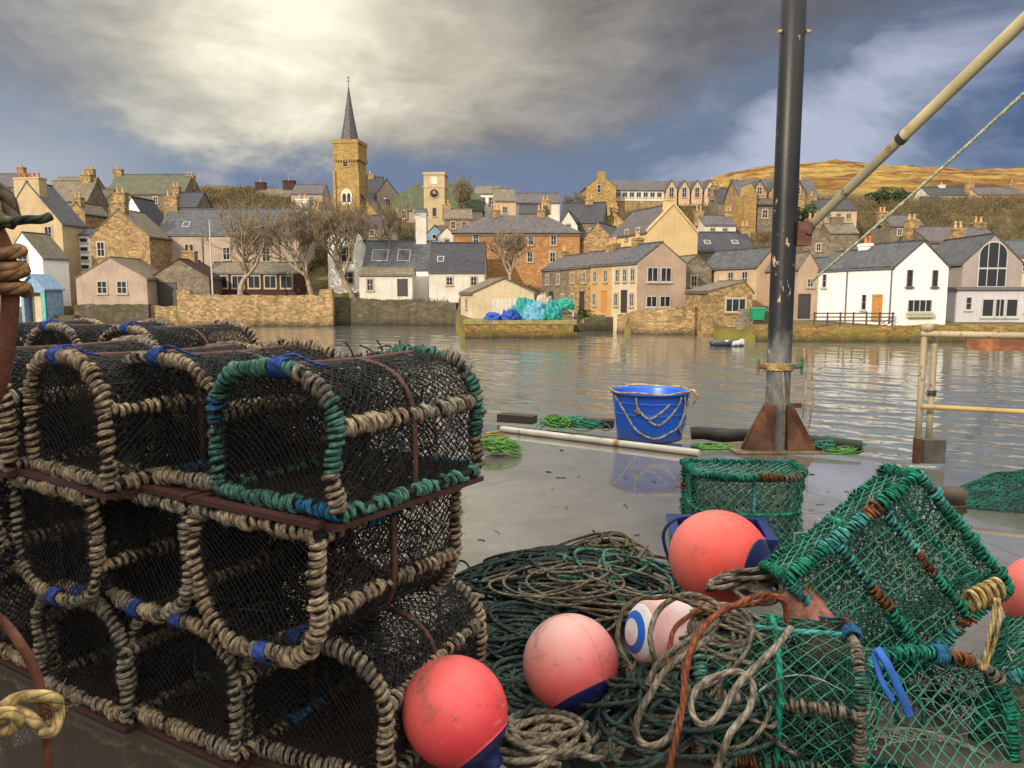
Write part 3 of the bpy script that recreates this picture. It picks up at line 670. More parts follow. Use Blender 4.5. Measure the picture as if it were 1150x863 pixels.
house('low pinkish gabled cottage with two windows standing on the sea wall', 87, 166, 342, 313, 290, 88.5, 7, 'g', 0, wall=PINK, roof=FLAG, wins=[(116, 323, 11, 14), (138, 323, 11, 14)], group=SH_G)
house('long two storey harled house with dark slate roof behind the bare tree', 180, 336, 322, 264, 236, 100, 8, 'e', 0, wall=PINK, roof=SLATE, wins=[(215, 283, 10, 17), (300, 286, 9, 16), (256, 285, 8, 14)], sky=[(208, .35, .9, 1.1), (305, .35, .9, 1.1)],
      chim=[dict(px=183, y=4, z0=7, top=220, w=1.8, d=1.0, npots=2, mat=STONE), dict(px=333, y=4, z0=7, top=224, w=1.6, d=1.0, npots=2, mat=OFFW)], pipes=[('F', 230, 0, 6.5), ('F', 315, 0, 6.5)], group=SH_G)
house('dark slated attic house with a flat dark dormer behind the long house', 186, 222, 250, 232, 217, 114, 6, 'e', 0, wall=STONEG, roof=DARKROOF, chim=[dict(px=190, y=3, z0=3, top=210, w=1.2, d=.9, npots=2, mat=STONE)], wins=[(198, 240, 6, 8), (211, 240, 6, 8)], group='houses on the slope at left')
house('low stone shed with a maroon roof and dark open doorway by the stone wall', 171, 236, 344, 312, 292, 91, 6, 'g', 0, wall=STONEG, roof=MAROON, chim=[dict(px=203, y=3.2, z0=3, top=282, w=1.6, d=1, npots=1, mat=STONE)], doors=[('F', 187, 0, 2.4, 2.7, DOORD)], group=SH_G)
house('low sun lounge with a row of dark windows in front of the long house', 236, 336, 332, 307, 296, 95, 4, 'e', 0, wall=MAROON, roof=FLAG, wins=[(250, 317, 13, 14, 2, 1), (268, 317, 13, 14, 2, 1), (286, 317, 13, 14, 2, 1), (304, 317, 13, 14, 2, 1), (322, 317, 13, 14, 2, 1)], group=SH_G)
house('white gabled house behind the ivy grown bare trees', 370, 408, 328, 268, 244, 99, 7, 'g', 8, wall=WHITE, roof=SLATE, wins=[(390, 286, 12, 17), (391, 312, 12, 13)], group=SH_G)
house('white house with a glassy blue slate roof left of the dark roofed cottage', 408, 481, 330, 303, 272, 94, 8, 'e', 0, wall=WHITE, roof=SLATE, wins=[(416, 317, 8, 12), (440, 317, 7, 10)], sky=[(425, .45, 2.0, 2.2), (452, .45, 1.6, 2.2)], chim=[dict(px=470, y=4, z0=4, top=240, w=1.3, d=1, npots=0, mat=OFFW)], group=SH_G)
house('white flat fronted annexe below the blue slate roof', 404, 463, 333, 309, 302, 90, 3.4, 'e', 0, wall=OFFW, roof=FLAG, wins=[(416, 320, 7, 13)], doors=[('F', 452, 0, 1.0, 1.9, DOORD)], group=SH_G)
house('low white cottage under a big dark slate roof', 482, 544, 330, 306, 274, 90, 8, 'e', 0, wall=OFFW, roof=DARKROOF, wins=[(532, 316, 7, 10), (505, 316, 7, 9)], sky=[(494, .4, .8, 1.0)], group=SH_G)
def blue_boathouse():
    p = PY(38, 349, 86.5); t = thing('boathouse', 'tiny blue gabled boathouse with a warm lit opening beside the white cottage', 'boathouse', p, R(-12))
    mb = MB(); w, he, hr, d = 3.2, 2.5, 3.9, 2.6
    mb.poly_prism([(-w/2, he - .5), (w/2, he - .5), (w/2, he), (0, hr), (-w/2, he)], 'y', 0, .2); mb.box((-w/2, .0, -2.5), (-w/2 + .35, .2, he - .5)); mb.box((-w/2, d - .2, -2.5), (w/2, d, he)); mb.box((-w/2, .2, -2.5), (-w/2 + .2, d - .2, he)); mb.box((w/2 - .2, .2, -2.5), (w/2, d - .2, he))
    mb.build('wall', BLUEP, t)
    mb = MB(); mb.box((w/2 - .55, -.06, -2.5), (w/2 + .02, -.002, he - .3)); mb.build('corner_board', TEALP, t)
    mb = MB()
    for sg in (-1, 1): mb.poly_prism([(0, hr + .02), (0, hr + .2), (sg * (w/2 + .25), he - .08), (sg * (w/2 + .25), he - .26)], 'y', -.25, d + .1)
    mb.build('roof', BLUEP, t)
    mb = MB(); mb.box((-w/2 + .5, 1.0, -2.5), (w/2 - .55, 1.1, he - .4)); mb.build('back_board', CREAM, t)
blue_boathouse()

# ------------------------------------------------------------------ church and the upper town
def church():
    Y = 130; p = PY(390, 246, Y); s = Y / F; H = lambda py: PY(390, py, Y)[2] - p[2]
    t = thing('church', 'ochre stone church with a square tower and slender slate spire', 'church', p, R(-9))
    w = 27 * s; d = w
    mb = MB(); mb.box((-w/2, 0, -6), (w/2, d, H(180))); 
    for sx in (-1, 1):
        for sy in (0, 1): mb.box((sx * w/2 - .22, sy * d - .22, -6), (sx * w/2 + .22, sy * d + .22, H(192)))
    mb.build('tower', STONEY, t)
    mb = MB(); mb.box((-w/2 - .22, -.22, H(180)), (w/2 + .22, d + .22, H(175))); mb.box((-w/2 - .12, -.12, H(175)), (w/2 + .12, d + .12, H(161))); mb.box((-w/2 - .24, -.24, H(161)), (w/2 + .24, d + .24, H(157)))
    for k in range(9):
        u = -w/2 + (k + .5) * w / 9; mb.box((u - .12, -.20, H(180) - .3), (u + .12, .1, H(180)))
    mb.build('parapet', STONEY, t)
    sp = MB(); r0 = 9.5 * s; z0, z1 = H(157), H(94)
    sp.lathe([(r0 * 1.06, z0), (r0, z0 + .5), (r0 * .55, z0 + (z1 - z0) * .45), (.06, z1)], 8, M=Matrix.Translation((0, d/2, 0)) @ Matrix.Rotation(R(22.5), 4, 'Z'), smooth=False)
    so = sp.build('spire', SLATE2, t)
    fb = MB(); fb.tube([(0, d/2, z1 - .2), (0, d/2, z1 + 1.5)], .06, 6, ref=(1, 0, 0)); fb.box((-.4, d/2 - .03, z1 + .85), (.4, d/2 + .03, z1 + .97)); fb.box((-.15, d/2 - .1, z1 + 1.4), (.15, d/2 + .1, z1 + 1.6)); fb.build('weathervane', LEAD, so)
    add_window(t, Matrix.Translation((-.1, -.002, H(187.5))), 5.5 * s, 6 * s, 1, 2, FRAMED)
    # pointed belfry window: stone arch with pane and two lights
    def arch(mbx, wd, hh, y0, y1, mi=0):
        pr = [(-wd/2, 0), (wd/2, 0)] + [(wd/2 * math.cos(a), hh * .55 + hh * .45 * math.sin(a)) for a in np.linspace(0, math.pi, 11)]
        mbx.poly_prism(pr, 'y', y0, y1, mi, Matrix.Translation((0, 0, H(230))))
    a = MB(); arch(a, 13 * s, 17 * s, -.12, -.002); ao = a.build('window', mat_plain('pale_tracery', (0.5, 0.45, 0.36, 1)), t)
    for dx in (-2.6, 2.6):
        a = MB(); pr = [(-1.9*s, .4), (1.9*s, .4)] + [(1.9 * s * math.cos(q), 9 * s + 3.2 * s * math.sin(q)) for q in np.linspace(0, math.pi, 9)]
        a.poly_prism(pr, 'y', -.16, -.121, 0, Matrix.Translation((dx * s, 0, H(230)))); a.build('pane', GLASS, ao)
    # nave: gable front to the left of the tower, long roof behind
    nb = MB(); nw = 46 * s; nx = -2 * s; he, hr = H(243), H(208)
    nb.poly_prism([(nx - nw/2, -6), (nx + nw/2 + 2, -6), (nx + nw/2 + 2, he), (nx + 1, hr), (nx - nw/2, he)], 'y', 1.2, 22); nb.build('nave_wall', STONEY, t)
    rb = MB()
    for sg, xe in ((-1, nx - nw/2), (1, nx + nw/2 + 2)): rb.poly_prism([(nx + 1, hr + .02), (nx + 1, hr + .25), (xe + sg * .3, he + .05), (xe + sg * .3, he - .2)], 'y', 1.0, 22.3)
    rb.build('nave_roof', SLATE2, t)
church()
def clock_tower():
    Y = 124; p = PY(488, 252, Y); s = Y / F; H = lambda py: PY(488, py, Y)[2] - p[2]
    t = thing('clock_tower', 'square stone clock tower with a pale panel above a dark round clock', 'clock tower', p, R(-4)); w = 23 * s
    mb = MB(); mb.box((-w/2, 0, -6), (w/2, w, H(195))); mb.box((-w/2 - .12, -.12, H(196.5)), (w/2 + .12, w + .12, H(193.5))); mb.box((-w/2 - .08, -.08, H(211)), (w/2 + .08, w + .08, H(209.5))); mb.build('tower', TAN, t)
    mb = MB(); mb.box((-3.6*s, -.05, H(207)), (3.6*s, -.002, H(198.5))); mb.build('panel', OFFW, t)
    M = Matrix.Translation((0, 0, H(217.5))) @ Matrix.Rotation(math.pi/2, 4, 'X')
    mb = MB(); mb.lathe([(0, .02), (4.4*s, .02), (4.4*s, .1), (5.4*s, .1), (5.4*s, 0)], 24, 0, M); mb.build('clock_surround', LINTEL, t)
    mb = MB(); mb.lathe([(0, .06), (4.3*s, .06), (4.3*s, .021)], 24, 0, M); c = mb.build('clock_face', mat_plain('clock_black', (.03, .03, .035, 1), .5), t)
    mb = MB(); mb.box((-.05, -.085, H(217.5)), (.05, -.065, H(214.3))); mb.box((0, -.085, H(217.5) - .05), (2.2*s, -.065, H(217.5) + .05)); mb.build('clock_hand', mat_plain('gilt', (.6, .42, .12, 1), .4), c)
    add_window(t, Matrix.Translation((0, -.002, H(243))), 4*s, 9*s, 1, 2, FRAMED)
clock_tower()
UP = 'houses of the upper town behind the church'
house('stone gable with dark roof between the church and the clock tower', 411, 428, 250, 216, 200, 142, 7, 'e', 0, wall=STONE, roof=DARKROOF, chim=[dict(px=413, y=3.5, z0=6, top=196, w=1.6, d=1, npots=1, mat=STONE)], wins=[(420, 228, 6, 9)], group=UP)
house('stone gabled hall end beside the green roof', 424, 447, 250, 218, 202, 138, 8, 'g', 8, wall=PINK, roof=DARKROOF, wins=[(436, 228, 5, 9)], group=UP)
def hall():
    p = PY(492, 252, 134); s = 134 / F; H = lambda py: PY(492, py, 134)[2] - p[2]
    t = thing('hall', 'long hall with a curved green roof behind the clock tower', 'hall', p)
    x0, x1 = (443 - 492) * s, (541 - 492) * s; d = 12
    mb = MB(); mb.box((x0, 0, -6), (x1, d, H(236))); mb.build('wall', PINK, t)
    mb = MB(); pr = [(x0 - .3, H(237))] + [(x0 + (x1 - x0) * u, H(237) + (H(204) - H(237)) * math.sin(math.pi * (.12 + .76 * u)) ** .8) for u in np.linspace(0, 1, 25)] + [(x1 + .3, H(237))]
    mb.poly_prism(pr, 'y', -.3, d, smooth=False); mb.build('roof', GREENROOF, t)
    for px in (455, 468, 512, 526): add_window(t, Matrix.Translation(((px - 492) * s, -.302, H(246))), 5*s, 9*s, 2, 2)
hall()
house('white house with a brown roof on the skyline right of the hall', 534, 560, 250, 218, 210, 138, 7, 'e', 0, wall=WHITE, roof=FLAG, wins=[(542, 226, 6, 8), (552, 226, 6, 8)], group=UP)
house('pinkish gable end joined to the white skyline house', 556, 579, 252, 226, 213, 134, 7, 'e', 6, wall=PEACH, roof=FLAG, wins=[(567, 236, 5, 7)], group=UP)
house('long low house with teal windows on the skyline', 580, 628, 250, 228, 218, 142, 7, 'e', 0, wall=OFFW, roof=SLATE2, wins=[(588, 235, 8, 9, 2, 2), (600, 235, 8, 9, 2, 2), (614, 235, 8, 9, 2, 2)], group=UP)
house('small white chimneyed outhouse below the clock tower', 466, 478, 262, 240, 236, 118, 3, 'e', 0, wall=OFFW, roof=SLATE, group=UP)
house('pale blue gabled hut below the hall', 480, 497, 272, 262, 254, 112, 4, 'g', 0, wall=mat_harl('blue_harl', (.16, .30, .45, 1)), roof=SLATE, wins=[(488, 266, 5, 5, 1, 1)], group=UP)
house('big orange stone house with a hipped slate roof and two chimneys', 510, 650, 304, 262, 242, 98, 8, 'e', 0, wall=STONEO, roof=SLATE2, hip=4.2, over=.3, wins=[(535, 269, 6, 11), (570, 270, 6, 11), (596, 270, 6, 11), (621, 270, 6, 11), (595, 289, 6, 11), (620, 289, 6, 11), (535, 289, 6, 11), (570, 289, 6, 11)],
      chim=[dict(px=557, y=4, z0=5, top=236, w=1.0, d=1.1, npots=2, mat=STONE), dict(px=608, y=4, z0=5, top=236, w=1.0, d=1.1, npots=2, mat=STONE)], group='houses behind the pier')
house('grey stone house with dormer gables and dark roof above the terrace', 629, 676, 278, 250, 229, 116, 8, 'e', -12, wall=STONEG, roof=DARKROOF, wins=[(640, 262, 5, 9), (664, 262, 5, 9)], chim=[dict(px=658, y=4, z0=4, top=224, w=1.2, d=1, npots=2, mat=STONE)], group='houses behind the pier')
house('pale gabled wing of the grey dormer house', 628, 648, 278, 254, 238, 114, 6, 'g', -10, wall=OFFW, roof=DARKROOF, wins=[(638, 256, 5, 8)], group='houses behind the pier')
house('stone gable with grey slopes rising above the mauve terrace roof', 652, 690, 288, 272, 251, 98, 8, 'g', -24, wall=STONE, roof=SLATE2, group='houses behind the pier')
def school():
    Y = 165; p = PY(730, 242, Y); s = Y / F; H = lambda py, Y=Y: PY(730, py, Y)[2] - p[2]
    t = thing('school', 'long stone school on the ridge with a row of pointed dormer gables', 'school', p, R(3)); X = lambda px: (px - 730) * s
    d = 9; mb = MB(); mb.poly_prism([(0, -8), (d, -8), (d, H(214)), (d/2, H(201)), (0, H(214))], 'x', X(672), X(804)); mb.build('wall', STONE, t)
    mb = MB()
    for y0, sg in ((0, -1), (d, 1)): mb.poly_prism([(d/2, H(201) + .02), (d/2, H(201) + .25), (y0 + sg * .3, H(214) + .05), (y0 + sg * .3, H(214) - .2)], 'x', X(671), X(805))
    mb.build('roof', SLATE2, t)
    mb = MB(); mb.box((X(690), -.12, H(226)), (X(745), -.002, H(214.5))); mb.build('white_panel', OFFW, t)
    for k in range(7): add_window(t, Matrix.Translation((X(694 + k * 7.6), -.122, H(222))), 5.2*s, 5.5*s, 2, 1, None, False)
    for k in range(4):
        x = X(752 + k * 14.2); mb = MB(); w = 12 * s
        mb.poly_prism([(x - w/2, H(232)), (x + w/2, H(232)), (x + w/2, H(214)), (x, H(203.5)), (x - w/2, H(214))], 'y', -1.0, 4.2); gb = mb.build('gable', PEACH, t)
        rb = MB()
        for sg in (-1, 1): rb.poly_prism([(x, H(203.5) + .02), (x, H(203.5) + .22), (x + sg * (w/2 + .25), H(214) - .2), (x + sg * (w/2 + .25), H(214) - .4)], 'y', -1.15, 4.2)
        rb.build('gable_roof', SLATE2, gb)
        add_window(t, Matrix.Translation((x, -1.002, H(222.5))), 5*s, 11*s, 2, 2)
    gb = MB(); x = X(673); w = 32 * s; gb.poly_prism([(x - w/2, -8), (x + w/2, -8), (x + w/2, H(213)), (x, H(200)), (x - w/2, H(213))], 'y', -3, 6); ge = gb.build('end_gable', STONEY, t)
    rb = MB()
    for sg in (-1, 1): rb.poly_prism([(x, H(200) + .02), (x, H(200) + .25), (x + sg * (w/2 + .2), H(213) + .1), (x + sg * (w/2 + .2), H(213) - .15)], 'y', -2.7, 6)
    rb.build('end_roof', SLATE2, ge)
    add_chimney(t, x, -2.4, H(206), H(196), 1.6, 1.0, 0, STONEY); add_chimney(t, X(804), 4.5, H(210), H(198), 1.6, 1.6, 0, STONE)
    add_window(t, Matrix.Translation((x - .5, -3.002, H(219))), 4*s, 8*s, 1, 2)
school()
RU = 'houses on the slope below the moor'
house('dark slate roofed house between the school and the twin gabled villa', 806, 829, 246, 228, 212, 150, 8, 'e', 0, wall=STONEG, roof=DARKROOF, chim=[dict(px=808, y=4, z0=4, top=208, w=1.4, d=1, npots=1, mat=STONE)], group=RU)
def villa():
    Y = 130; p = PY(872, 262, Y); s = Y / F; H = lambda py, dd=0: PY(872, py, Y + dd)[2] - p[2]; X = lambda px: (px - 872) * s
    t = thing('villa', 'large stone villa with twin pointed gables and bay windows behind the pole', 'villa', p, R(2)); d = 8
    mb = MB(); mb.poly_prism([(0, -6), (d, -6), (d, H(220)), (d/2, H(203, 4)), (0, H(220))], 'x', X(829), X(917)); mb.build('wall', STONE, t)
    mb = MB()
    for y0, sg in ((0, -1), (d, 1)): mb.poly_prism([(d/2, H(203, 4) + .02), (d/2, H(203, 4) + .25), (y0 + sg * .3, H(220) + .05), (y0 + sg * .3, H(220) - .2)], 'x', X(828), X(918))
    mb.build('roof', SLATE, t)
    for px in (848, 867, 890):
        x = X(px); w = 17 * s; mb = MB(); mb.poly_prism([(x - w/2, -6), (x + w/2, -6), (x + w/2, H(217)), (x, H(204)), (x - w/2, H(217))], 'y', -1.4, 4); gb = mb.build('gable', STONE, t)
        rb = MB()
        for sg in (-1, 1): rb.poly_prism([(x, H(204) + .02), (x, H(204) + .22), (x + sg * (w/2 + .2), H(217) - .05), (x + sg * (w/2 + .2), H(217) - .25)], 'y', -1.6, 4)
        rb.build('gable_roof', SLATE, gb)
        add_window(t, Matrix.Translation((x, -1.402, H(220))), 5.5*s, 8*s, 2, 2); add_window(t, Matrix.Translation((x, -1.402, H(243))), 6.5*s, 10*s, 2, 2)
    mb = MB(); mb.poly_prism([(-1.4, H(233)), (-3.0, H(233)), (-3.0, H(231)), (-1.4, H(224))], 'x', X(842), X(880)); mb.build('porch_roof', SLATE2, t)
    mb = MB(); mb.box((X(843), -2.6, -6), (X(879), -1.41, H(233))); po = mb.build('porch', STONEG, t)
    for px in (852, 868): add_window(t, Matrix.Translation((X(px), -2.602, H(247))), 6*s, 9*s, 2, 2)
    mb = MB(); mb.poly_prism([(X(828), -6), (X(841), -6), (X(841), H(222)), (X(834.5), H(210)), (X(828), H(222))], 'y', -3.2, 2); mb.build('wing', STONEY, t)
    for px in (835, 905): add_chimney(t, X(px), 4, H(212), H(198), 1.4, 1.0, 2, STONE)
villa()
house('pink walled cottage with a dark roof right of the pole', 918, 961, 258, 236, 225, 120, 7, 'e', 0, wall=PEACH, roof=DARKROOF, wins=[(930, 243, 5, 6), (941, 243, 5, 6), (952, 243, 5, 6)], chim=[dict(px=920, y=3.5, z0=3, top=220, w=1.4, d=1, npots=1, mat=STONE)], group=RU)
house('long white walled cottage high on the moor edge', 1043, 1095, 231, 219.5, 211, 190, 8, 'e', 0, wall=OFFW, roof=DARKROOF, wins=[(1055, 224, 4, 5, 1, 1), (1070, 224, 4, 5, 1, 1), (1084, 224, 4, 5, 1, 1)], chim=[dict(px=1066, y=4, z0=3, top=208, w=1.5, d=1, npots=1, mat=OFFW)], group=RU)
house('low brown walled cottage with chimneys at the moor edge, far right', 1098, 1150, 231, 219, 211, 186, 8, 'e', 0, wall=PEACH, roof=SLATE2, wins=[(1112, 224, 4, 5, 1, 1), (1126, 224, 4, 5, 1, 1)], chim=[dict(px=1099, y=4, z0=3, top=205, w=1.8, d=1, npots=1, mat=STONE), dict(px=1146, y=4, z0=3, top=205, w=1.8, d=1, npots=1, mat=STONE)], group=RU)
house('grey shed below the long white cottage', 1040, 1058, 240, 229, 222, 176, 5, 'e', 0, wall=STONEG, roof=DARKROOF, group=RU)
SK = 'roofs on the skyline at left'
house('long mossy roofed house on the skyline with chimneys at both ends', 121, 206, 236, 218, 197, 140, 9, 'e', 0, wall=STONEG, roof=MOSSROOF, chim=[dict(px=122, y=4.5, z0=4, top=190, w=1.6, d=1, npots=1, mat=STONE), dict(px=203, y=4.5, z0=4, top=197, w=1.6, d=1, npots=2, mat=STONE)], wins=[(150, 225, 5, 7), (175, 225, 5, 7)], group=SK)
house('grey roofed house at the far left skyline', -30, 20, 234, 210, 196, 146, 8, 'e', 0, wall=STONEG, roof=SLATE2, chim=[dict(px=12, y=4, z0=4, top=188, w=1.3, d=1, npots=1, mat=STONE)], wins=[(5, 220, 5, 7)], group=SK)
house('house with a dark red chimney at each end on the bushy skyline', 286, 324, 234, 222, 213, 158, 7, 'e', 0, wall=OFFW, roof=FLAG, chim=[dict(px=288, y=3.5, z0=2, top=205, w=2.0, d=1.2, npots=1, mat=MAROON), dict(px=320, y=3.5, z0=2, top=203, w=2.4, d=1.2, npots=1, mat=MAROON)], group=SK)
house('pink roofed cottage just left of the church', 328, 362, 238, 218, 208, 152, 7, 'e', 0, wall=PINK, roof=SLATE2, wins=[(338, 224, 4, 6), (350, 224, 4, 6)], group=SK)
house('brown roofed house between the tan gable and the skyline', 56, 100, 244, 214, 200, 150, 8, 'e', 0, wall=STONEG, roof=FLAG, chim=[dict(px=92, y=4, z0=4, top=190, w=1.6, d=1, npots=2, mat=STONE)], group=SK)
house('small white gabled house among the bushes left of the church', 322, 343, 268, 244, 235, 122, 5, 'g', 0, wall=OFFW, roof=SLATE, wins=[(333, 250, 5, 8)], group=SK)

# ------------------------------------------------------------------ the pier shed and the terrace
def net_shed():
    p = PY(566, 359, 67); r = R(16); s = 67 / F
    t = build_house('cream gabled shed with a wide white door standing on the pier', p, r, 5.5, 5.0, 2.3, 3.5, 'g', CREAM, FLAG, base=1.2, over=.15, name='net_shed', cat='shed', wins=[('L', 2.6, .9, .7, .9, 1, 1)])
    mb = MB(); mb.box((-1.1, -.05, 0), (1.1, -.002, 1.75)); 
    for k in range(6): mb.box((-1.1 + k * .37, -.075, .02), (-1.1 + k * .37 + .33, -.051, 1.73))
    mb.build('door', OFFW, t)
net_shed()
N0 = np.array([11.35, 70.2]); UD = np.array([-.375, .927]); ROT = -math.atan2(.927, .375)
TG = 'terrace houses running back from the water'
def terrace(label, a, b, he, hr, wall, roof, wins, doors, d=5.2, chim=(), gable=()):
    c = N0 + UD * (a + b) / 2; z = PY(713, 352, 70.2)[2] + .0
    return build_house(label, (c[0], c[1], z), ROT, b - a, d, he, hr, 'e', wall, roof, wins=wins, doors=doors, chim=chim, over=.1, name='terrace_house', cat='terraced house', group=TG)
terrace('cream end house of the terrace with a rose gable facing the water', 0, 4.6, 4.55, 6.35, CREAM, SLATE, [('F', 1.1, 2.9, .7, 1.15), ('F', 2.5, 2.9, .7, 1.15), ('F', 3.9, 2.9, .7, 1.15), ('F', .9, .6, .7, 1.2), ('F', 3.8, .6, .7, 1.2)], [('F', 2.4, 0, .85, 2.0, DOORD)], chim=[dict(x=-2.0, y=2.6, z0=5, z1=7.1, w=.8, d=.9, npots=2)])
terrace('orange house second from the water in the terrace', 4.6, 9.0, 4.57, 6.2, ORAN, SLATE2, [('F', 1.0, 2.9, .7, 1.15), ('F', 3.2, 2.9, .7, 1.15), ('F', .9, .6, .7, 1.2)], [('F', 2.9, 0, .85, 2.0, DOORM)], chim=[dict(x=-1.9, y=2.6, z0=5, z1=6.9, w=.7, d=.9, npots=2)])
terrace('rough golden stone house third from the water in the terrace', 9.0, 14.0, 4.5, 6.1, STONE, SLATE2, [('F', 1.0, 2.9, .7, 1.1), ('F', 3.6, 2.9, .7, 1.1), ('F', 1.0, .6, .7, 1.1)], [('F', 3.2, 0, .85, 1.9, DOORD)], chim=[dict(x=2.0, y=2.6, z0=5, z1=6.8, w=.7, d=.9, npots=2)])
terrace('dark grey stone house at the far end of the terrace', 14.0, 21.0, 4.45, 6.0, STONEG, SLATE2, [('F', 1.5, 2.8, .7, 1.1), ('F', 4.4, 2.8, .7, 1.1), ('F', 5.6, .6, .7, 1.1)], [('F', 2.6, 0, .9, 1.9, DOORD)], chim=[dict(x=-3.0, y=2.6, z0=5, z1=6.7, w=.7, d=.9, npots=2)])
def terrace_gable():
    # rose coloured gable wall closing the water end of the terrace, with four white windows
    t = bpy.data.objects['terrace_house']
    d = 5.2; w = 4.6
    mb = MB(); mb.poly_prism([(0, -3), (d, -3), (d, 4.5), (d/2, 6.34), (0, 4.5)], 'x', w/2 + .002, w/2 + .12); mb.build('gable_wall', ROSE, t)
    for (u, z) in ((1.55, 2.85), (3.0, 2.85), (1.5, .55), (2.95, .55)):
        add_window(t, Matrix.Translation((w/2 + .122, u, z)) @ Matrix.Rotation(math.pi/2, 4, 'Z'), 1.15, 1.3 if z > 1 else 1.0, 2, 1, None, False)
terrace_gable()
house('tall yellow gabled house with a mauve roof rising above the terrace', 724, 785, 300, 262, 230, 88, 9, 'g', 20, wall=YELL, roof=SLATE2, skew=YELL, wins=[('L', 2.0, 3.2, .8, 1.2), ('L', 4.6, 3.2, .8, 1.2)], chim=[dict(px=752, y=.6, z0=6, top=224, w=1.0, d=.8, npots=0, mat=YELL)], group='houses above the terrace')
house('shadowed grey stone gable house beside the rose terrace gable', 762, 799, 352, 302, 288, 76, 7, 'g', 14, wall=STONEG, roof=FLAG, wins=[(778, 316, 7, 12)], doors=[('F', 772, 0, .9, 1.9, DOORD)], group='houses above the terrace')
house('low house with a near black slate roof and two skylights', 781, 846, 308, 282, 262, 98, 8, 'e', 0, wall=STONEG, roof=DARKROOF, wins=[(806, 292, 7, 12), (826, 292, 7, 12)], sky=[(797, .4, .8, 1.0), (828, .4, .8, 1.0)], chim=[dict(px=845, y=4, z0=3, top=254, w=1.2, d=.9, npots=2, mat=STONE)], group='houses above the terrace')
house('small golden stone outbuilding with a wide glazed opening', 794, 846, 354, 328, 317, 66, 4.6, 'g', 12, wall=STONE, roof=FLAG, apex=.8, wins=[(826, 343, 24, 15, 3, 1)], group='houses left of the pole')
house('cream gabled house with a grey roof just left of the pole', 846, 884, 352, 300, 279, 72, 8, 'g', 24, wall=PEACH, roof=SLATE, wins=[('L', 1.6, 2.6, .8, 1.3), ('L', 3.6, 2.6, .8, 1.3), ('L', 1.8, .5, .7, 1.2)], group='houses left of the pole')
house('grey roofed back wing with a pale wall between the black roof and the pole', 805, 850, 345, 305, 284, 82, 7, 'e', -14, wall=GREYW, roof=SLATE, wins=[(818, 316, 8, 11), (836, 316, 8, 11)], group='houses left of the pole')
house('pinkish tan gabled house just right of the pole', 894, 918, 358, 302, 284, 66, 7, 'g', 8, wall=ROSE, roof=FLAG, wins=[(908, 318, 7, 9)], doors=[('F', 902, 0, .9, 2.0, DOORD)], group='houses right of the pole')
house('old stone house with stepped chimney gable behind the pole', 902, 930, 300, 270, 258, 92, 6, 'g', 0, wall=STONEG, roof=FLAG, chim=[dict(px=912, y=.5, z0=3, top=246, w=1.4, d=.9, npots=2, mat=STONE)], wins=[(918, 278, 5, 8)], group='houses right of the pole')
house('square stump of an old stone building on the slope right of the pole', 930, 962, 300, 262, 252, 104, 4, 'e', 0, wall=STONEG, roof=FLAG, chim=[dict(px=944, y=2, z0=3, top=244, w=1.6, d=1, npots=0, mat=STONEG)], group='houses right of the pole')
MX = 'houses packed on the slope in the middle of the town'
house('stone cottage with brown roof half hidden right of the clock tower trees', 500, 530, 262, 246, 236, 110, 6, 'e', 5, wall=STONE, roof=FLAG, wins=[(509, 253, 5, 8), (521, 253, 5, 8)], chim=[dict(px=502, y=3, z0=2, top=230, w=1.2, d=.9, npots=2, mat=STONE)], group=MX)
house('white gabled cottage just left of the orange stone house', 492, 512, 284, 266, 256, 106, 6, 'g', 6, wall=OFFW, roof=SLATE2, wins=[(502, 273, 5, 8)], group=MX)
house('small tan house with a stone chimney above the orange stone house', 584, 612, 254, 240, 231, 122, 6, 'e', -6, wall=TAN, roof=DARKROOF, wins=[(592, 247, 5, 7), (604, 247, 5, 7)], chim=[dict(px=611, y=3, z0=2, top=225, w=1.4, d=.9, npots=2, mat=STONE)], group=MX)
house('ochre gabled house between the dormer house and the school', 676, 702, 268, 252, 238, 120, 7, 'g', -14, wall=STONEY, roof=SLATE2, wins=[(689, 256, 5, 9)], chim=[dict(px=689, y=.6, z0=4, top=233, w=1.3, d=.8, npots=2, mat=STONE)], group=MX)
house('grey cottage with a mossy roof left of the tall yellow gabled house', 690, 726, 286, 270, 258, 104, 6, 'e', -10, wall=STONEG, roof=MOSSROOF, wins=[(700, 277, 5, 8), (715, 277, 5, 8)], chim=[dict(px=692, y=3, z0=2, top=252, w=1.2, d=.9, npots=2, mat=STONE)], group=MX)
house('pale cottage with twin chimneys behind the black slate roof', 790, 826, 268, 253, 243, 114, 6, 'e', 4, wall=OFFW, roof=SLATE2, wins=[(800, 260, 5, 7), (814, 260, 5, 7)], chim=[dict(px=791, y=3, z0=2, top=237, w=1.2, d=.9, npots=2, mat=STONE), dict(px=825, y=3, z0=2, top=237, w=1.2, d=.9, npots=2, mat=STONE)], group=MX)
house('stone cottage on the slope left of the church nave', 350, 374, 262, 248, 238, 116, 6, 'e', 0, wall=STONE, roof=FLAG, wins=[(358, 255, 4, 7), (367, 255, 4, 7)], chim=[dict(px=351, y=3, z0=2, top=232, w=1.2, d=.9, npots=2, mat=STONE)], group=MX)
house('dark roofed house tucked under the church tower', 408, 446, 270, 255, 243, 112, 6, 'e', 3, wall=STONEG, roof=DARKROOF, wins=[(418, 262, 5, 7), (434, 262, 5, 7)], chim=[dict(px=444, y=3, z0=2, top=238, w=1.2, d=.9, npots=1, mat=STONE)], group=MX)
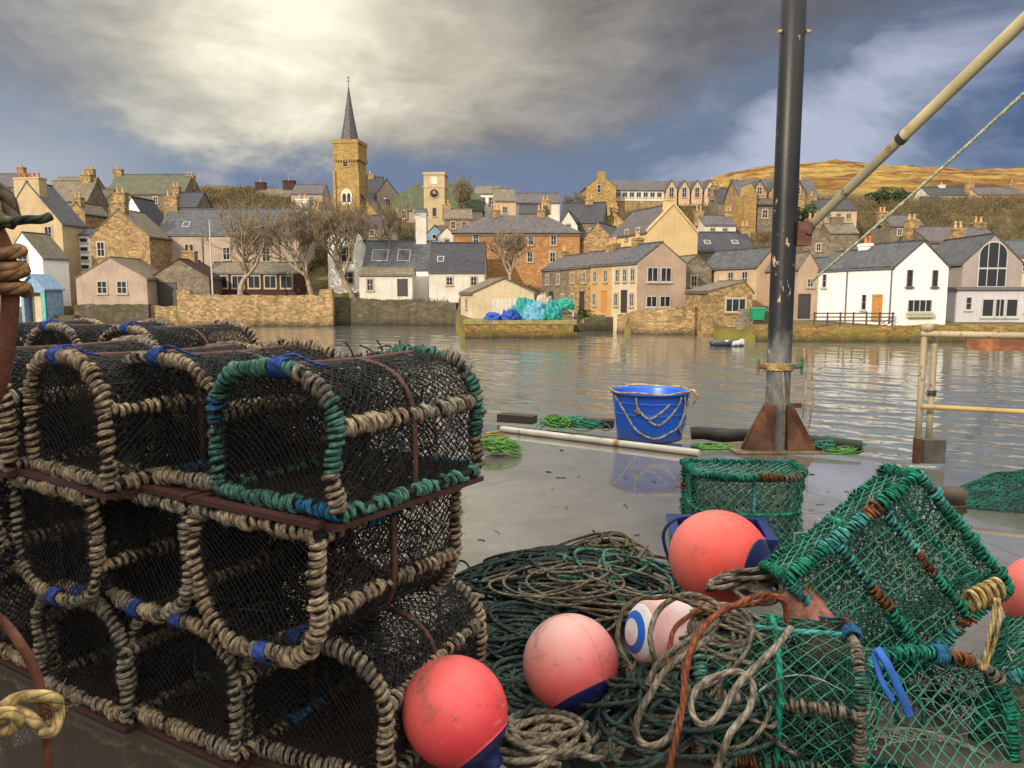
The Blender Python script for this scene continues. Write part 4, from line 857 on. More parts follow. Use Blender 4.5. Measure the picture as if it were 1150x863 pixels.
house('narrow stone house with a chimney on its gable above the white house of four windows', 76, 98, 268, 240, 228, 108, 5, 'g', -10, wall=STONE, roof=FLAG, wins=[(84, 250, 5, 8)], chim=[dict(px=87, y=.6, z0=4, top=222, w=1.4, d=.8, npots=2, mat=STONE)], group=MX)
house('mauve roofed cottage on the slope behind the long brown roofed house', 1000, 1036, 268, 254, 243, 108, 6, 'e', 0, wall=STONEG, roof=SLATE2, wins=[(1010, 261, 5, 7), (1026, 261, 5, 7)], chim=[dict(px=1001, y=3, z0=2, top=238, w=1.2, d=.9, npots=2, mat=STONE)], group=MX)
# the white house
WN = PY(1002, 364, 58); WR = R(17)
def white_house():
    ux = np.array([math.cos(WR), math.sin(WR)]); w, d = 5.05, 6.2; c = WN[:2] + ux * w / 2
    Hh = lambda py: PY(1002, py, 58)[2] - WN[2]
    t = build_house('white two storey house with a lean gable and red chimney pots at the quayside', (c[0], c[1], WN[2]), WR, w, d, Hh(300), Hh(271), 'g', WHITE, SLATE, base=1.5, over=.1,
        wins=[('F', 1.35, Hh(322), .5, 1.25, 1, 2, FRAMED, False), ('F', 3.75, Hh(322), .5, 1.25, 1, 2, FRAMED, False), ('F', 2.45, Hh(351), 2.3, .95, 4, 1, FRAME, False), ('L', 3.0, Hh(349), .5, 1.2, 1, 2, FRAME, False)],
        doors=[('L', 1.6, .1, .85, 2.0, DOORM)], chim=[dict(x=-.2, y=5.6, z0=5, z1=Hh(268), w=.9, d=1.1, npots=2, mat=WHITE, pot=POT)], pipes=[('L', .25, 0, 4.3), ('L', 5.0, 0, 4.3)], cat='house')
    mb = MB(); mb.box((-1.3, -.28, Hh(357)), (1.25, -.005, Hh(353.5))); mb.build('window_box', mat_plain('window_box_green', (.35, .36, .2, 1)), t)
    e = WN[:2] + np.array([-math.sin(WR), math.cos(WR)]) * (d + 3.0)
    build_house('bluish white back extension of the quayside house with a dark door', (e[0] + ux[0] * 2.2, e[1] + ux[1] * 2.2, WN[2]), WR, 4.4, 5.0, Hh(303), Hh(284), 'g', WHITE, SLATE, base=1.5, over=.1, wins=[('L', 3.4, .8, .5, 1.1, 1, 2, FRAME, False)], doors=[('L', 1.5, .1, .85, 2.0, DOORD)], group='houses right of the pole')
    l = WN[:2] + np.array([-math.sin(WR), math.cos(WR)]) * (d + .01)
    build_house('middle bay of the white quayside house under the long slate roof', (l[0] + ux[0] * 2.3, l[1] + ux[1] * 2.3, WN[2]), WR, 4.6, 3.0, Hh(301), Hh(277), 'g', WHITE, SLATE, base=1.5, over=.06, wins=[('L', 1.5, Hh(322), .5, 1.1, 1, 2, FRAME, False)], group='houses right of the pole')
white_house()
def arch_house():
    Y = 68; s = Y / F; p = PY(1110, 366, Y); H = lambda py: PY(1110, py, Y)[2] - p[2]; w = 64 * s
    t = build_house('grey house with a tall arched window filling its gable', p, R(-4), w, 9, H(296), H(264), 'g', DUSK, SLATE, base=1.2, over=.15, chim=[dict(x=1.0, y=8.6, z0=5, z1=H(247), w=1.1, d=.8, npots=2, mat=STONE)], group='houses right of the pole')
    def arch(hw, z0, zs, zt, y0, y1, name, mat, par):
        mb = MB(); pr = [(-hw, z0), (hw, z0)] + [(hw * math.cos(a), zs + (zt - zs) * math.sin(a)) for a in np.linspace(0, math.pi, 17)]
        mb.poly_prism(pr, 'y', y0, y1, 0, Matrix.Translation((-.05, 0, 0))); return mb.build(name, mat, par)
    o = arch(15.5 * s, H(323), H(288), H(271), -.10, -.002, 'arched_window', FRAME, t); 
    for k, (x0, x1) in enumerate(((-14.2, -6.1), (-4.9, 4.9), (6.1, 14.2))):
        for (za, zb) in ((321.5, 302.5), (300.5, None)):
            mb = MB(); xs = np.linspace(x0, x1, 7) * s
            if zb: pr = [(xs[0], H(za)), (xs[-1], H(za)), (xs[-1], H(zb)), (xs[0], H(zb))]
            else: pr = [(xs[0], H(za)), (xs[-1], H(za))] + [(x, H(288) + (H(272.5) - H(288)) * math.sqrt(max(0, 1 - (x / (14.6 * s)) ** 2))) for x in xs[::-1]]
            mb.poly_prism(pr, 'y', -.13, -.101, 0, Matrix.Translation((-.05, 0, 0))); mb.build('pane', GLASS, o)
    Y2 = 63; p2 = PY(1120, 366, Y2); s2 = Y2 / F; H2 = lambda py: PY(1120, py, Y2)[2] - p2[2]; w2 = 92 * s2
    e = thing('flat_roofed_extension', 'pale grey flat roofed extension with patio windows below the arched gable', 'house extension', p2, R(-3))
    mb = MB(); mb.box((-w2/2, 0, -1), (w2/2, 4.6, H2(326))); mb.build('wall', GREYW, e)
    mb = MB(); mb.box((-w2/2 - .2, -.25, H2(326) + .002), (w2/2 + .2, 4.7, H2(322.5))); mb.build('roof', LEAD, e)
    for (px, py, ww, hh, nx, ny) in ((1087, 341, 6, 14, 1, 2), (1108, 346, 13, 20, 1, 1), (1121, 346, 10, 20, 2, 1), (1134, 346, 13, 20, 1, 1), (1153, 344, 9, 14, 1, 2)):
        add_window(e, Matrix.Translation(((px - 1120) * s2, -.002, H2(py) - hh * s2 / 2)), ww * s2, hh * s2, nx, ny, FRAME, False)
arch_house()
house('long brown roofed house with stone chimneys behind the arched gable', 1042, 1124, 300, 272, 256, 86, 8, 'e', 0, wall=STONEG, roof=SLATE2, chim=[dict(px=1042, y=4, z0=3, top=247, w=1.3, d=1, npots=2, mat=STONE), dict(px=1119, y=4, z0=3, top=250, w=1.3, d=1, npots=2, mat=STONE)], wins=[(1060, 284, 6, 9)], group='houses right of the pole')
house('yellow walled house under slate at the right edge', 1139, 1185, 330, 288, 272, 76, 8, 'e', -24, wall=CREAM, roof=SLATE, wins=[(1150, 300, 6, 9)], group='houses right of the pole')

# ------------------------------------------------------------------ harbour walls, pier, slip
def wall_thing(name, label, cat, pts, top, mat, th=.9, bottom=-4.5, cope=None, bumps=True):
    """a stone wall along ground points [(x, y)], top heights [z]"""
    P = [np.array(p, float) for p in pts]; mb = MB(); seg = []
    for k in range(len(P) - 1):
        n = max(1, int(np.linalg.norm(P[k + 1] - P[k]) / .6))
        for j in range(n + (k == len(P) - 2)):
            f = j / n; seg.append((*(P[k] * (1 - f) + P[k + 1] * f), top[k] * (1 - f) + top[k + 1] * f))
    seg = np.array(seg); T = np.gradient(seg[:, :2], axis=0); T /= np.linalg.norm(T, axis=1, keepdims=True); Nn = np.stack([-T[:, 1], T[:, 0]], 1)
    n = len(seg); jz = rng.normal(size=n) * (.05 if bumps else 0); jo = rng.normal(size=n) * .05
    z = seg[:, 2] + jz
    f0 = np.column_stack([seg[:, :2] - Nn * (.12 + jo[:, None]), np.full(n, bottom)]); f1 = np.column_stack([seg[:, :2] + Nn * jo[:, None], z]); b1 = np.column_stack([seg[:, :2] + Nn * th, z + rng.normal(size=n) * .03]); b0 = np.column_stack([seg[:, :2] + Nn * th, np.full(n, bottom)])
    V = np.stack([f0, f1, b1, b0], 1).reshape(-1, 3)
    i, j = np.meshgrid(np.arange(n - 1), np.arange(3), indexing='ij'); mb.addq(V, np.stack([i * 4 + j, (i + 1) * 4 + j, (i + 1) * 4 + j + 1, i * 4 + j + 1], -1).reshape(-1, 4), smooth=False)
    mb.addq(np.vstack([V[:4], V[-4:]]), [(0, 1, 2, 3), (7, 6, 5, 4)], smooth=False)
    o = mb.build(name, mat); tag(o, label, cat, 'sea walls of the far shore'); return o
def xy(px, Y): p = PY(px, 355, Y); return (p[0], p[1])
wall_thing('sea_wall', 'golden rubble garden wall with raised ends standing in the water below the bare tree', 'sea wall', [xy(200, 84.8), xy(214, 84.8), xy(216, 84.8), xy(358, 84.8), xy(360, 84.8), xy(374, 84.8)], [PY(200, 326, 84.8)[2], PY(200, 326, 84.8)[2], PY(200, 331.5, 84.8)[2], PY(200, 331.5, 84.8)[2], PY(300, 325, 84.8)[2], PY(300, 325, 84.8)[2]], SEAW)
wall_thing('sea_wall', 'dark shaded stone wall between the garden wall and the pier', 'sea wall', [xy(375, 87), xy(450, 86.5), xy(512, 85)], [PY(400, 334, 87)[2], PY(450, 337, 87)[2], PY(500, 340, 87)[2]], SEAWD)
wall_thing('sea_wall', 'dark stone base under the low pinkish cottage', 'sea wall', [xy(84, 88), xy(167, 88)], [PY(100, 342, 88)[2]] * 2, SEAWD)
wall_thing('sea_wall', 'short tan wall under the maroon roofed shed', 'sea wall', [xy(168, 88.6), xy(199, 88.6)], [PY(180, 344, 88.6)[2]] * 2, SEAW)
wall_thing('sea_wall', 'low dark landing below the white cottage, far left', 'sea wall', [xy(-120, 89), xy(58, 88)], [PY(20, 350, 89)[2]] * 2, SEAWD)
wall_thing('sea_wall', 'rounded golden stone wall below the rose terrace gable', 'sea wall', [xy(693, 71), xy(712, 68.5), xy(745, 67.4), xy(780, 67.4), xy(797, 69), xy(801, 73)], [PY(700, 356, 70)[2], PY(712, 350, 68)[2], PY(750, 345, 68)[2], PY(770, 344, 68)[2], PY(790, 354, 68)[2], PY(790, 364, 70)[2]], SEAW)
wall_thing('sea_wall', 'long mossy quay wall in front of the white house', 'sea wall', [xy(838, 60), xy(852, 57.8), xy(1000, 57.0), xy(1300, 57.0)], [PY(840, 366, 58)[2]] * 4, SEAWM, 1.6)
wall_thing('garden_wall', 'low rubble wall beside the green bin', 'garden wall', [xy(828, 62), xy(868, 61)], [PY(840, 347, 62)[2]] * 2, STONEG, .5, -2)
def steps():
    t = thing('stone_steps', 'worn dark stone steps going down to the water left of the pinkish cottage', 'steps', PY(72, 352, 87.4)); mb = MB()
    for k in range(5): mb.box((-1.4 + k * .1, -.3 - .45 * (4 - k), -3), (1.3, .6, -1.35 + k * .28))
    mb.build('treads', SEAWD, t)
steps()
def pier():
    p = PY(583, 360, 61.5); s = 61.5 / F
    t = thing('pier', 'short square pier of moss streaked stone jutting into the water', 'pier', (p[0], p[1], 0)); x0, x1 = (521 - 583) * s, (644 - 583) * s; z = p[2]
    mb = MB(); n = 22; xs = np.linspace(x0, x1, n)
    for k in range(n - 1):
        for r_ in range(3):
            zz0, zz1 = z - .35 - (r_ + 1) * .62, z - .35 - r_ * .62; jj = rng.uniform(-.03, .03)
            mb.box((xs[k] + (.3 if r_ % 2 else 0), jj - .02, zz0 + .004), (xs[k + 1] + (.3 if r_ % 2 else 0) - .004, .6, zz1))
    mb.box((x0 + .1, .2, -4.6), (x1 - .0, 6.5, z - .33)); mb.build('wall', SEAWM, t)
    mb = MB(); mb.box((x0 - .05, -.08, z - .32), (x1 + .25, 6.5, z)); mb.build('deck', mat_stone('pier_deck', (.30, .25, .12, 1), (.2, .17, .09, 1), 1.4, (.2, .2, .05, 1)), t)
    return t
pier()
def slipway():
    a = PY(672, 353, 76); t = thing('slipway', 'sloping stone slip running down to the water beside the terrace', 'slipway', (a[0], a[1], 0), R(-8)); mb = MB()
    mb.poly_prism([(-9, -4.5), (-9, -2.6), (3, a[2] + .25), (9, a[2] + .35), (9, -4.5)], 'y', -2.2, 1.6, M=Matrix.Rotation(R(28), 4, 'Z')); mb.build('ramp', SEAWD, t)
slipway()

# ------------------------------------------------------------------ harbour clutter on the far side
def lump(name, label, cat, loc, size, mat, seed, group=None, parent=None):
    mb = MB(); n1, n2 = 44, 28; V = []
    for i in range(n2 + 1):
        th = math.pi * i / n2
        for j in range(n1):
            ph = 2 * math.pi * j / n1; v = Vector((math.sin(th) * math.cos(ph), math.sin(th) * math.sin(ph), math.cos(th)))
            k = 1 + .45 * mnoise.noise(v * 2.2 + Vector((seed * 7.1, 0, 0))) + .22 * mnoise.noise(v * 5 + Vector((0, seed * 3.3, 0))) + .16 * abs(mnoise.noise(v * 11 + Vector((0, 0, seed)))) + .08 * mnoise.noise(v * 24)
            V.append((v.x * size[0] * k, v.y * size[1] * k, max(-.35 * size[2], v.z * size[2] * k) + .35 * size[2]))
    i, j = np.meshgrid(np.arange(n2), np.arange(n1), indexing='ij'); j2 = (j + 1) % n1
    mb.addq(V, np.stack([i * n1 + j, i * n1 + j2, (i + 1) * n1 + j2, (i + 1) * n1 + j], -1).reshape(-1, 4))
    o = mb.build(name, mat, parent); o.location = V3(loc); return tag(o, label, cat, group)
def netmat(name, col):
    return mat_plain(name, col, .8, .6, 7, bump=.9, bscale=18)
NB = netmat('net_royal_blue', (.02, .06, .32, 1)); NT_ = netmat('net_teal', (.02, .22, .22, 1)); NL = netmat('net_light_blue', (.09, .27, .38, 1)); NG = netmat('net_sea_green', (.02, .25, .17, 1)); NP = netmat('net_pale', (.30, .28, .22, 1))
PT = PY(583, 360, 63)[2]
for k, (px, py, sx, sz, m, lb) in enumerate([(554, 360, .75, .55, NB, 'royal blue heap of netting at the left end of the pier pile'), (573, 360, .8, .75, NB, 'dark blue heap of netting second from the left on the pier'), (588, 360, .95, 1.5, NT_, 'tall teal heap of netting in the middle of the pier pile'),
        (601, 361, .95, 1.25, NL, 'light blue heap of netting leaning on the teal one'), (611, 358, .7, 1.75, NP, 'pale tangled heap at the top of the pier pile'), (619, 361, .8, 1.25, NT_, 'teal heap of netting right of the pale tangle'), (594, 364, .5, .55, NL, 'small light blue bundle at the front of the pier pile'), (611, 364, .6, .6, NG, 'sea green bundle at the front right of the pier pile'), (625, 363, .45, .6, NG, 'last small green bundle at the right end of the pier pile')]):
    p = PZ(px, py, PT) if False else PY(px, py, 62.6 + (.9 if k in (2, 4) else 0)); lump('net_heap', lb, 'net heap', (p[0], p[1], PT), (sx * .85, .8, sz * .85), m, k + 1, 'heaps of coloured netting on the pier')
GREENP = mat_plain('green_plastic', (.01, .22, .10, 1), .45, .2)
def cart():
    p = PY(633, 361, 64.5); t = thing('hand_cart', 'white framed cart with a green load beside the net heaps', 'cart', (p[0], p[1], PT + .0)); W_ = FRAME
    mb = MB()
    for x in (-.75, .75):
        for y in (-.4, .4): mb.box((x - .05, y - .05, 0), (x + .05, y + .05, .8))
    mb.box((-.85, -.45, .72), (.85, .45, .82)); mb.box((-.85, -.47, .3), (.85, -.40, .38)); mb.build('frame', W_, t)
    lo = lump('load', None, None, (0, 0, .8), (.75, .5, .7), NG, 31, parent=t)
cart()
def bin_():
    p = PY(850, 361, 60.5); t = thing('wheelie_bin', 'green wheeled bin behind the mossy quay wall', 'bin', (p[0], p[1], p[2] + .02))
    mb = MB(); v = []
    for z, a, b in ((.1, .42, .34), (.95, .52, .42)): v += [(-a, -b, z), (a, -b, z), (a, b, z), (-a, b, z)]
    mb.addq(v, [(3, 2, 1, 0), (4, 5, 6, 7), (0, 1, 5, 4), (1, 2, 6, 5), (2, 3, 7, 6), (3, 0, 4, 7)], smooth=False); mb.build('body', GREENP, t)
    mb = MB(); mb.box((-.56, -.47, .952), (.56, .46, 1.04)); mb.build('lid', mat_plain('green_lid', (.02, .3, .16, 1), .45), t)
    for x in (-.4, .4):
        mb = MB(); mb.lathe([(0, -.05), (.1, -.05), (.12, 0), (.1, .05), (0, .05)], 14, M=Matrix.Translation((x, .32, .12)) @ Matrix.Rotation(math.pi/2, 4, 'Y')); mb.build('wheel', DOORD, t)
bin_()
def boat(label, px, py, L, hull, rot):
    p = PZ(px, py, WATER_Z); t = thing('dinghy', label, 'boat', (p[0], p[1], WATER_Z - .08), R(rot)); mb = MB(); n = 13
    V = []; 
    for k in range(n):
        u = k / (n - 1); w = .62 * (math.sin(math.pi * (.18 + .82 * u) ** .9) ** .6 if u < 1 else 0) * (1 if u < .97 else .1); w = max(w, .02); x = (u - .5) * L; sh = .42 + .16 * u * u
        for (f, z) in ((-1, sh), (-.75, .12), (0, 0), (.75, .12), (1, sh), (.86, sh), (.6, .16), (0, .07), (-.6, .16), (-.86, sh)): V.append((x, f * w, z))
    m = 10; i, j = np.meshgrid(np.arange(n - 1), np.arange(m), indexing='ij'); j2 = (j + 1) % m
    mb.addq(V, np.stack([i * m + j, i * m + j2, (i + 1) * m + j2, (i + 1) * m + j], -1).reshape(-1, 4)); mb.addt(V[:m] + [(-L/2, 0, .2)], [(a, (a + 1) % m, m) for a in range(m)]); mb.build('hull', hull, t)
    for x in (-.25 * L, .08 * L):
        mb = MB(); mb.box((x - .13, -.5, .33), (x + .13, .5, .37)); mb.build('seat', DOORM, t)
boat('small dark dinghy with a white bow floating off the stone wall', 818, 389, 2.4, mat_chipped('dark_hull', (.03, .035, .05, 1), (.6, .6, .6, 1), .55, 1.2), 10)
def upturned_boat():
    p = PY(789, 357, 66); x, y = p[0], p[1]; L = 2.3
    t = thing('upturned_boat', 'small white boat lying upside down beside the golden stone outbuilding', 'boat', (x, y, ground_z(x, y) + .02), R(12)); mb = MB(); n = 13; V = []
    for k in range(n):
        u = k / (n - 1); w = max(.02, .55 * math.sin(math.pi * (.16 + .84 * u)) ** .6); xx = (u - .5) * L
        for a in np.linspace(0, math.pi, 9): V.append((xx, w * math.cos(a), .52 * math.sin(a) ** .7 * (1 - .25 * u * u) + .04))
    i, j = np.meshgrid(np.arange(n - 1), np.arange(8), indexing='ij'); mb.addq(V, np.stack([i * 9 + j, (i + 1) * 9 + j, (i + 1) * 9 + j + 1, i * 9 + j + 1], -1).reshape(-1, 4)); mb.addt(V[:9] + [(-L/2, 0, .04)], [(a, a + 1, 9) for a in range(8)])
    mb.build('hull', mat_plain('boat_white', (.62, .63, .66, 1), .4, .1), t)
    mb = MB(); mb.box((-L/2, -.02, .50), (L * .3, .02, .60)); mb.build('keel', DOORM, t)
upturned_boat()
def fence():
    t = thing('quay_fence', 'dark wooden rail fence along the quay in front of the white house', 'fence', (*xy(915, 57.6), PY(915, 365, 57.6)[2]), math.atan2(xy(1003, 57.3)[1] - xy(915, 57.6)[1], xy(1003, 57.3)[0] - xy(915, 57.6)[0])); L = np.hypot(*(np.array(xy(1003, 57.3)) - np.array(xy(915, 57.6))))
    FW = mat_plain('tarred_wood', (.06, .05, .05, 1), .8)
    n = 6
    for k in range(n + 1): mb = MB(); x = L * k / n; mb.box((x - .05, 0, -.1), (x + .05, .1, .95)); mb.build('post', FW, t)
    for z in (.3, .58, .86): mb = MB(); mb.box((-.1, -.04, z - .05), (L + .1, -.002, z + .05)); mb.build('rail', FW, t)
fence()
def flagpole():
    p = PY(239, 332, 87); t = thing('flagpole', 'slim white flagpole behind the golden garden wall', 'flagpole', (p[0], p[1], p[2] - 1.5)); h = PY(239, 247, 87)[2] - p[2] + 1.5
    mb = MB(); mb.tube([(0, 0, 0), (0, 0, h)], [.12, .07], 8, ref=(1, 0, 0)); mb.build('pole', FRAME, t)
    mb = MB(); mb.lathe([(0, h + .2), (.11, h + .1), (.11, h + .04), (0, h - .02)], 10); mb.build('finial', LEAD, t)
flagpole()
for px, pyb, pyt, Y, nm in ((432, 262, 224, 118, 'pale lamp post below the hall on the slope'), (716, 262, 228, 118, 'street lamp on the slope below the school')):
    p = PY(px, pyb, Y); t = thing('street_lamp', nm, 'street lamp', (p[0], p[1], p[2] - 1)); h = PY(px, pyt, Y)[2] - p[2] + 1
    mb = MB(); mb.tube([(0, 0, 0), (0, 0, h * .96), (.1, -.2, h), (.3, -.7, h)], [.1, .07, .06, .05], 8); mb.build('pole', LEAD, t)
    mb = MB(); mb.box((.15, -1.2, h - .1), (.45, -.6, h + .05)); mb.build('lamp_head', FRAME, t)

# ------------------------------------------------------------------ trees and scrub
BARK = mat_plain('bark', (.26, .205, .14, 1), .9, .35, 2, bump=.5, bscale=10)
TWIG = mat_plain('twigs', (.20, .155, .10, 1), .9, .35, 2)
IVY = mat_plain('ivy', (.085, .080, .035, 1), .7, .6, 1.5)
def bare_tree(label, px, py, Y, h, spread, seed, ivy=0, levels=5, lean=0.0, group='bare trees on the far shore'):
    r = random.Random(seed); p = PY(px, py, Y); t = thing('bare_tree', label, 'tree', (p[0], p[1], p[2] - .3), 0, group)
    tr = MB(); tw = MB(); lf = []
    def grow(pos, d, L, rad, lev):
        n = 4; pts = [pos]; dd = d.copy()
        for k in range(n):
            dd = (dd + Vector((r.gauss(0, .16), r.gauss(0, .16), r.gauss(.04, .1)))).normalized(); pts.append(pts[-1] + dd * L / n)
        (tr if lev <= 1 else tw).tube([tuple(q) for q in pts], np.linspace(rad, rad * .62, n + 1), 7 if lev <= 1 else (5 if lev < 4 else 3), cap=False)
        if ivy and lev in (1, 2, 3):
            for q in pts:
                for _ in range(ivy): lf.append(q + Vector((r.gauss(0, .35), r.gauss(0, .35), r.gauss(0, .35))))
        if lev >= levels: return
        m = r.randint(3, 4) if lev else r.randint(4, 5)
        for k in range(m):
            q = pts[-1] if k < 2 else pts[r.randint(2, 4)]
            a = r.uniform(0, 6.28); sp = r.uniform(.45, .95) * spread
            nd = (dd + Vector((math.cos(a) * sp, math.sin(a) * sp, r.uniform(-.1, .35)))).normalized()
            grow(q, nd, L * (r.uniform(.62, .84) if lev else r.uniform(.95, 1.25)), max(.030, rad * .6 * r.uniform(.75, 1.0)), lev + 1)
    grow(Vector((0, 0, 0)), Vector((lean, 0, 1)), h * .24, h * .032, 0)
    tr.build('trunk', BARK, t); tw.build('branches', TWIG, t)
    if lf:
        P = np.array([tuple(q) for q in lf]); leaf_cloud(P, .10, seed).build('ivy', IVY, t)
    return t
def leaf_cloud(P, size, seed, mi=None, thin=1.0):
    r = np.random.default_rng(seed); n = len(P); a = r.normal(size=(n, 3)); a /= np.linalg.norm(a, axis=1, keepdims=True); b = np.cross(a, r.normal(size=(n, 3))); b /= np.linalg.norm(b, axis=1, keepdims=True)
    s = size * r.uniform(.6, 1.5, (n, 1)); 
    if thin < 1: a[:, 2] = np.abs(a[:, 2]) + .5
    V = np.stack([P - b * s * .5 * thin, P + a * s * 1.2, P + b * s * .5 * thin, P - a * s * .6], 1).reshape(-1, 3)
    mb = MB(); mb.addq(V, np.arange(n * 4).reshape(n, 4), 0 if mi is None else 0); 
    if mi is not None: mb.mi[-1] = mi
    return mb
bare_tree('tall spreading bare tree behind the golden garden wall', 270, 331, 88, 11.5, 1.25, 3, lean=-.05, levels=5)
bare_tree('slender many stemmed bare tree right of the garden wall', 350, 331, 90, 10.5, .75, 11, ivy=1, levels=6)
bare_tree('ivy covered bare tree in front of the white gabled house', 396, 333, 92, 11.5, .85, 5, ivy=1, levels=6)
bare_tree('bushy bare tree between the white and the blue roofed house', 430, 300, 97, 8.5, .9, 8, ivy=2)
bare_tree('low bushy bare tree behind the pier shed', 572, 322, 86, 8, 1.0, 21, ivy=1, levels=5)
bare_tree('thin bare tree right of the clock tower', 512, 252, 120, 7.5, .6, 14, ivy=2)
bare_tree('second thin bare tree between the hall and the white skyline house', 526, 250, 124, 6.5, .6, 17, ivy=1)
bare_tree('bare tree above the row of houses, left of the school', 645, 250, 128, 5.5, .7, 19, ivy=3)
def scrub():
    r = np.random.default_rng(5); P = []; MI = []
    #      px0 px1  Y0   Y1   n  size
    REG = [(205, 365, 124, 172, 900, 1.1), (300, 480, 104, 126, 420, .9), (500, 545, 112, 130, 90, .8), (540, 600, 82, 92, 80, .7), (690, 790, 112, 160, 420, 1.0), (930, 1160, 104, 168, 1100, 1.1), (880, 1040, 125, 190, 420, 1.3), (100, 210, 118, 140, 200, .9), (0, 100, 124, 150, 120, .9), (-260, 0, 108, 170, 260, 1.1), (1160, 1420, 104, 168, 360, 1.1), (600, 700, 104, 140, 200, .9), (800, 930, 100, 125, 260, .9), (1040, 1160, 170, 188, 160, 1.2), (380, 500, 88, 91, 60, .5), (640, 700, 74, 76, 0, .5)]
    for k, (a, b, y0, y1, n, s) in enumerate(REG):
        for _ in range(n):
            px = r.uniform(a, b); y = r.uniform(y0, y1); x = (px - CX) / F * y; z = ground_z(x, y)
            q = r.normal(size=(44, 3)) * np.array([s * .6, s * .6, s * .38]) + np.array([x, y, z + s * .45]); P.append(q); MI.append(np.full(44, r.choice([0, 0, 1, 1, 2], 1)[0]))
    P = np.concatenate(P); MI = np.concatenate(MI)
    mb = leaf_cloud(P, .30, 9, MI, .28)
    o = mb.build('hillside_scrub', [mat_plain('scrub_brown', (.13, .085, .045, 1), .9, .5, .3), mat_plain('scrub_olive', (.10, .08, .036, 1), .9, .5, .3), mat_plain('scrub_green', (.07, .075, .028, 1), .9, .5, .3)]); tag(o, 'brown and olive scrub covering the slopes between the houses', 'scrub', kind='stuff')
scrub()
for k, (px, pyb, Y, w, h, lb) in enumerate([(905, 250, 118, 1.8, 2.6, 'dark green bush between the villa and the pink cottage'), (990, 226, 165, 3.0, 2.6, 'dark green gorse clump on the slope below the moor'), (1010, 224, 172, 2.4, 2.2, 'second dark gorse clump right of the first'), (655, 356, 74, .9, 1.0, 'little green bush at the foot of the stone terrace house')]):
    p = PY(px, pyb, Y); r = np.random.default_rng(k + 40); n = 700 if Y > 80 else 300
    v = r.normal(size=(n, 3)); v /= np.linalg.norm(v, axis=1, keepdims=True); v *= (r.uniform(0.2, 1, (n, 1)) ** .5) * (1 + .35 * np.sin(v[:, :1] * 5 + k)); P = v * np.array([w, w * .8, h * .55]) + np.array([0, 0, h * .5])
    t = thing('bush', lb, 'bush', (p[0], p[1], p[2] - .2), 0, 'bushes on the far shore'); leaf_cloud(P, .3 if Y > 80 else .14, k).build('foliage', mat_plain('bush_green', (.035, .06, .02, 1), .8, .5, 1), t)
    mb = MB(); mb.tube([(0, 0, -.5), (.05, 0, h * .5)], [.15, .06], 6, ref=(1, 0, 0)); mb.build('stem', BARK, t)
# ------------------------------------------------------------------ foreground materials
TANROPE = mat_rope('tan_rope', (.42, .325, .215, 1), (.15, .11, .075, 1), .05, rnd=.2)
GREYROPE = mat_rope('grey_rope', (.31, .265, .205, 1), (.12, .10, .075, 1), .05, rnd=.2)
TEALROPE = mat_rope('teal_rope', (.10, .25, .20, 1), (.035, .10, .085, 1), .05)
BLUEROPE = mat_rope('blue_rope', (.03, .18, .34, 1), (.02, .06, .13, 1), .05)
GREENROPE = mat_rope('green_rope', (.025, .30, .19, 1), (.010, .10, .065, 1), .04)
TURQ = mat_rope('turquoise_rope', (.08, .36, .33, 1), (.02, .13, .12, 1), .04)
ORROPE = mat_rope('orange_rope', (.42, .12, .055, 1), (.20, .06, .03, 1), .035)
RUSTROPE = mat_rope('rusty_brown_rope', (.28, .11, .04, 1), (.10, .04, .02, 1), .04)
DKROPE = mat_rope('dark_green_rope', (.045, .075, .065, 1), (.016, .026, .024, 1), .03)
BRROPE = mat_rope('brown_grey_rope', (.24, .205, .15, 1), (.085, .07, .05, 1), .03)
OLROPE = mat_rope('olive_rope', (.16, .13, .08, 1), (.06, .05, .03, 1), .03)
YELROPE = mat_rope('straw_rope', (.55, .40, .17, 1), (.26, .17, .07, 1), .04)
WHROPE = mat_rope('white_rope', (.62, .60, .54, 1), (.34, .31, .26, 1), .03)
NAVYTW = mat_rope('blue_twine', (.04, .09, .36, 1), (.02, .04, .16, 1), .02)
def mat_net(name, col, col2, rough=.7):
    m, t, b = new_mat(name); co = objco(t)
    c = t.ramp(t.noise(co, 14, 4, .65), [(.35, col2), (.65, col)]); t.put(b.inputs['Base Color'], c); b.inputs['Roughness'].default_value = rough; b.inputs['Specular IOR Level'].default_value = .3
    return m
BLACKNET = mat_net('black_net', (.026, .024, .022, 1), (.007, .0065, .006, 1))
GREYNET = mat_net('grey_net', (.045, .042, .038, 1), (.012, .011, .010, 1))
SPECK = mat_net('worn_net', (.34, .32, .29, 1), (.10, .09, .08, 1))
GREENNET = mat_net('green_net', (.12, .44, .31, 1), (.035, .22, .145, 1))
DGREENNET = mat_net('dark_green_net', (.02, .13, .09, 1), (.008, .05, .04, 1))
PALENET = mat_net('pale_inner_net', (.50, .50, .42, 1), (.20, .24, .18, 1))
RUSTBAR = mat_rust('maroon_rusty_steel', (.085, .03, .022, 1), (.03, .014, .012, 1), (.15, .055, .035, 1), 12, .65)
MAROONB = mat_plain('maroon_rubber', (.07, .028, .024, 1), .45, .35, 9)
CORE = mat_plain('black_core', (.02, .018, .016, 1), .8)

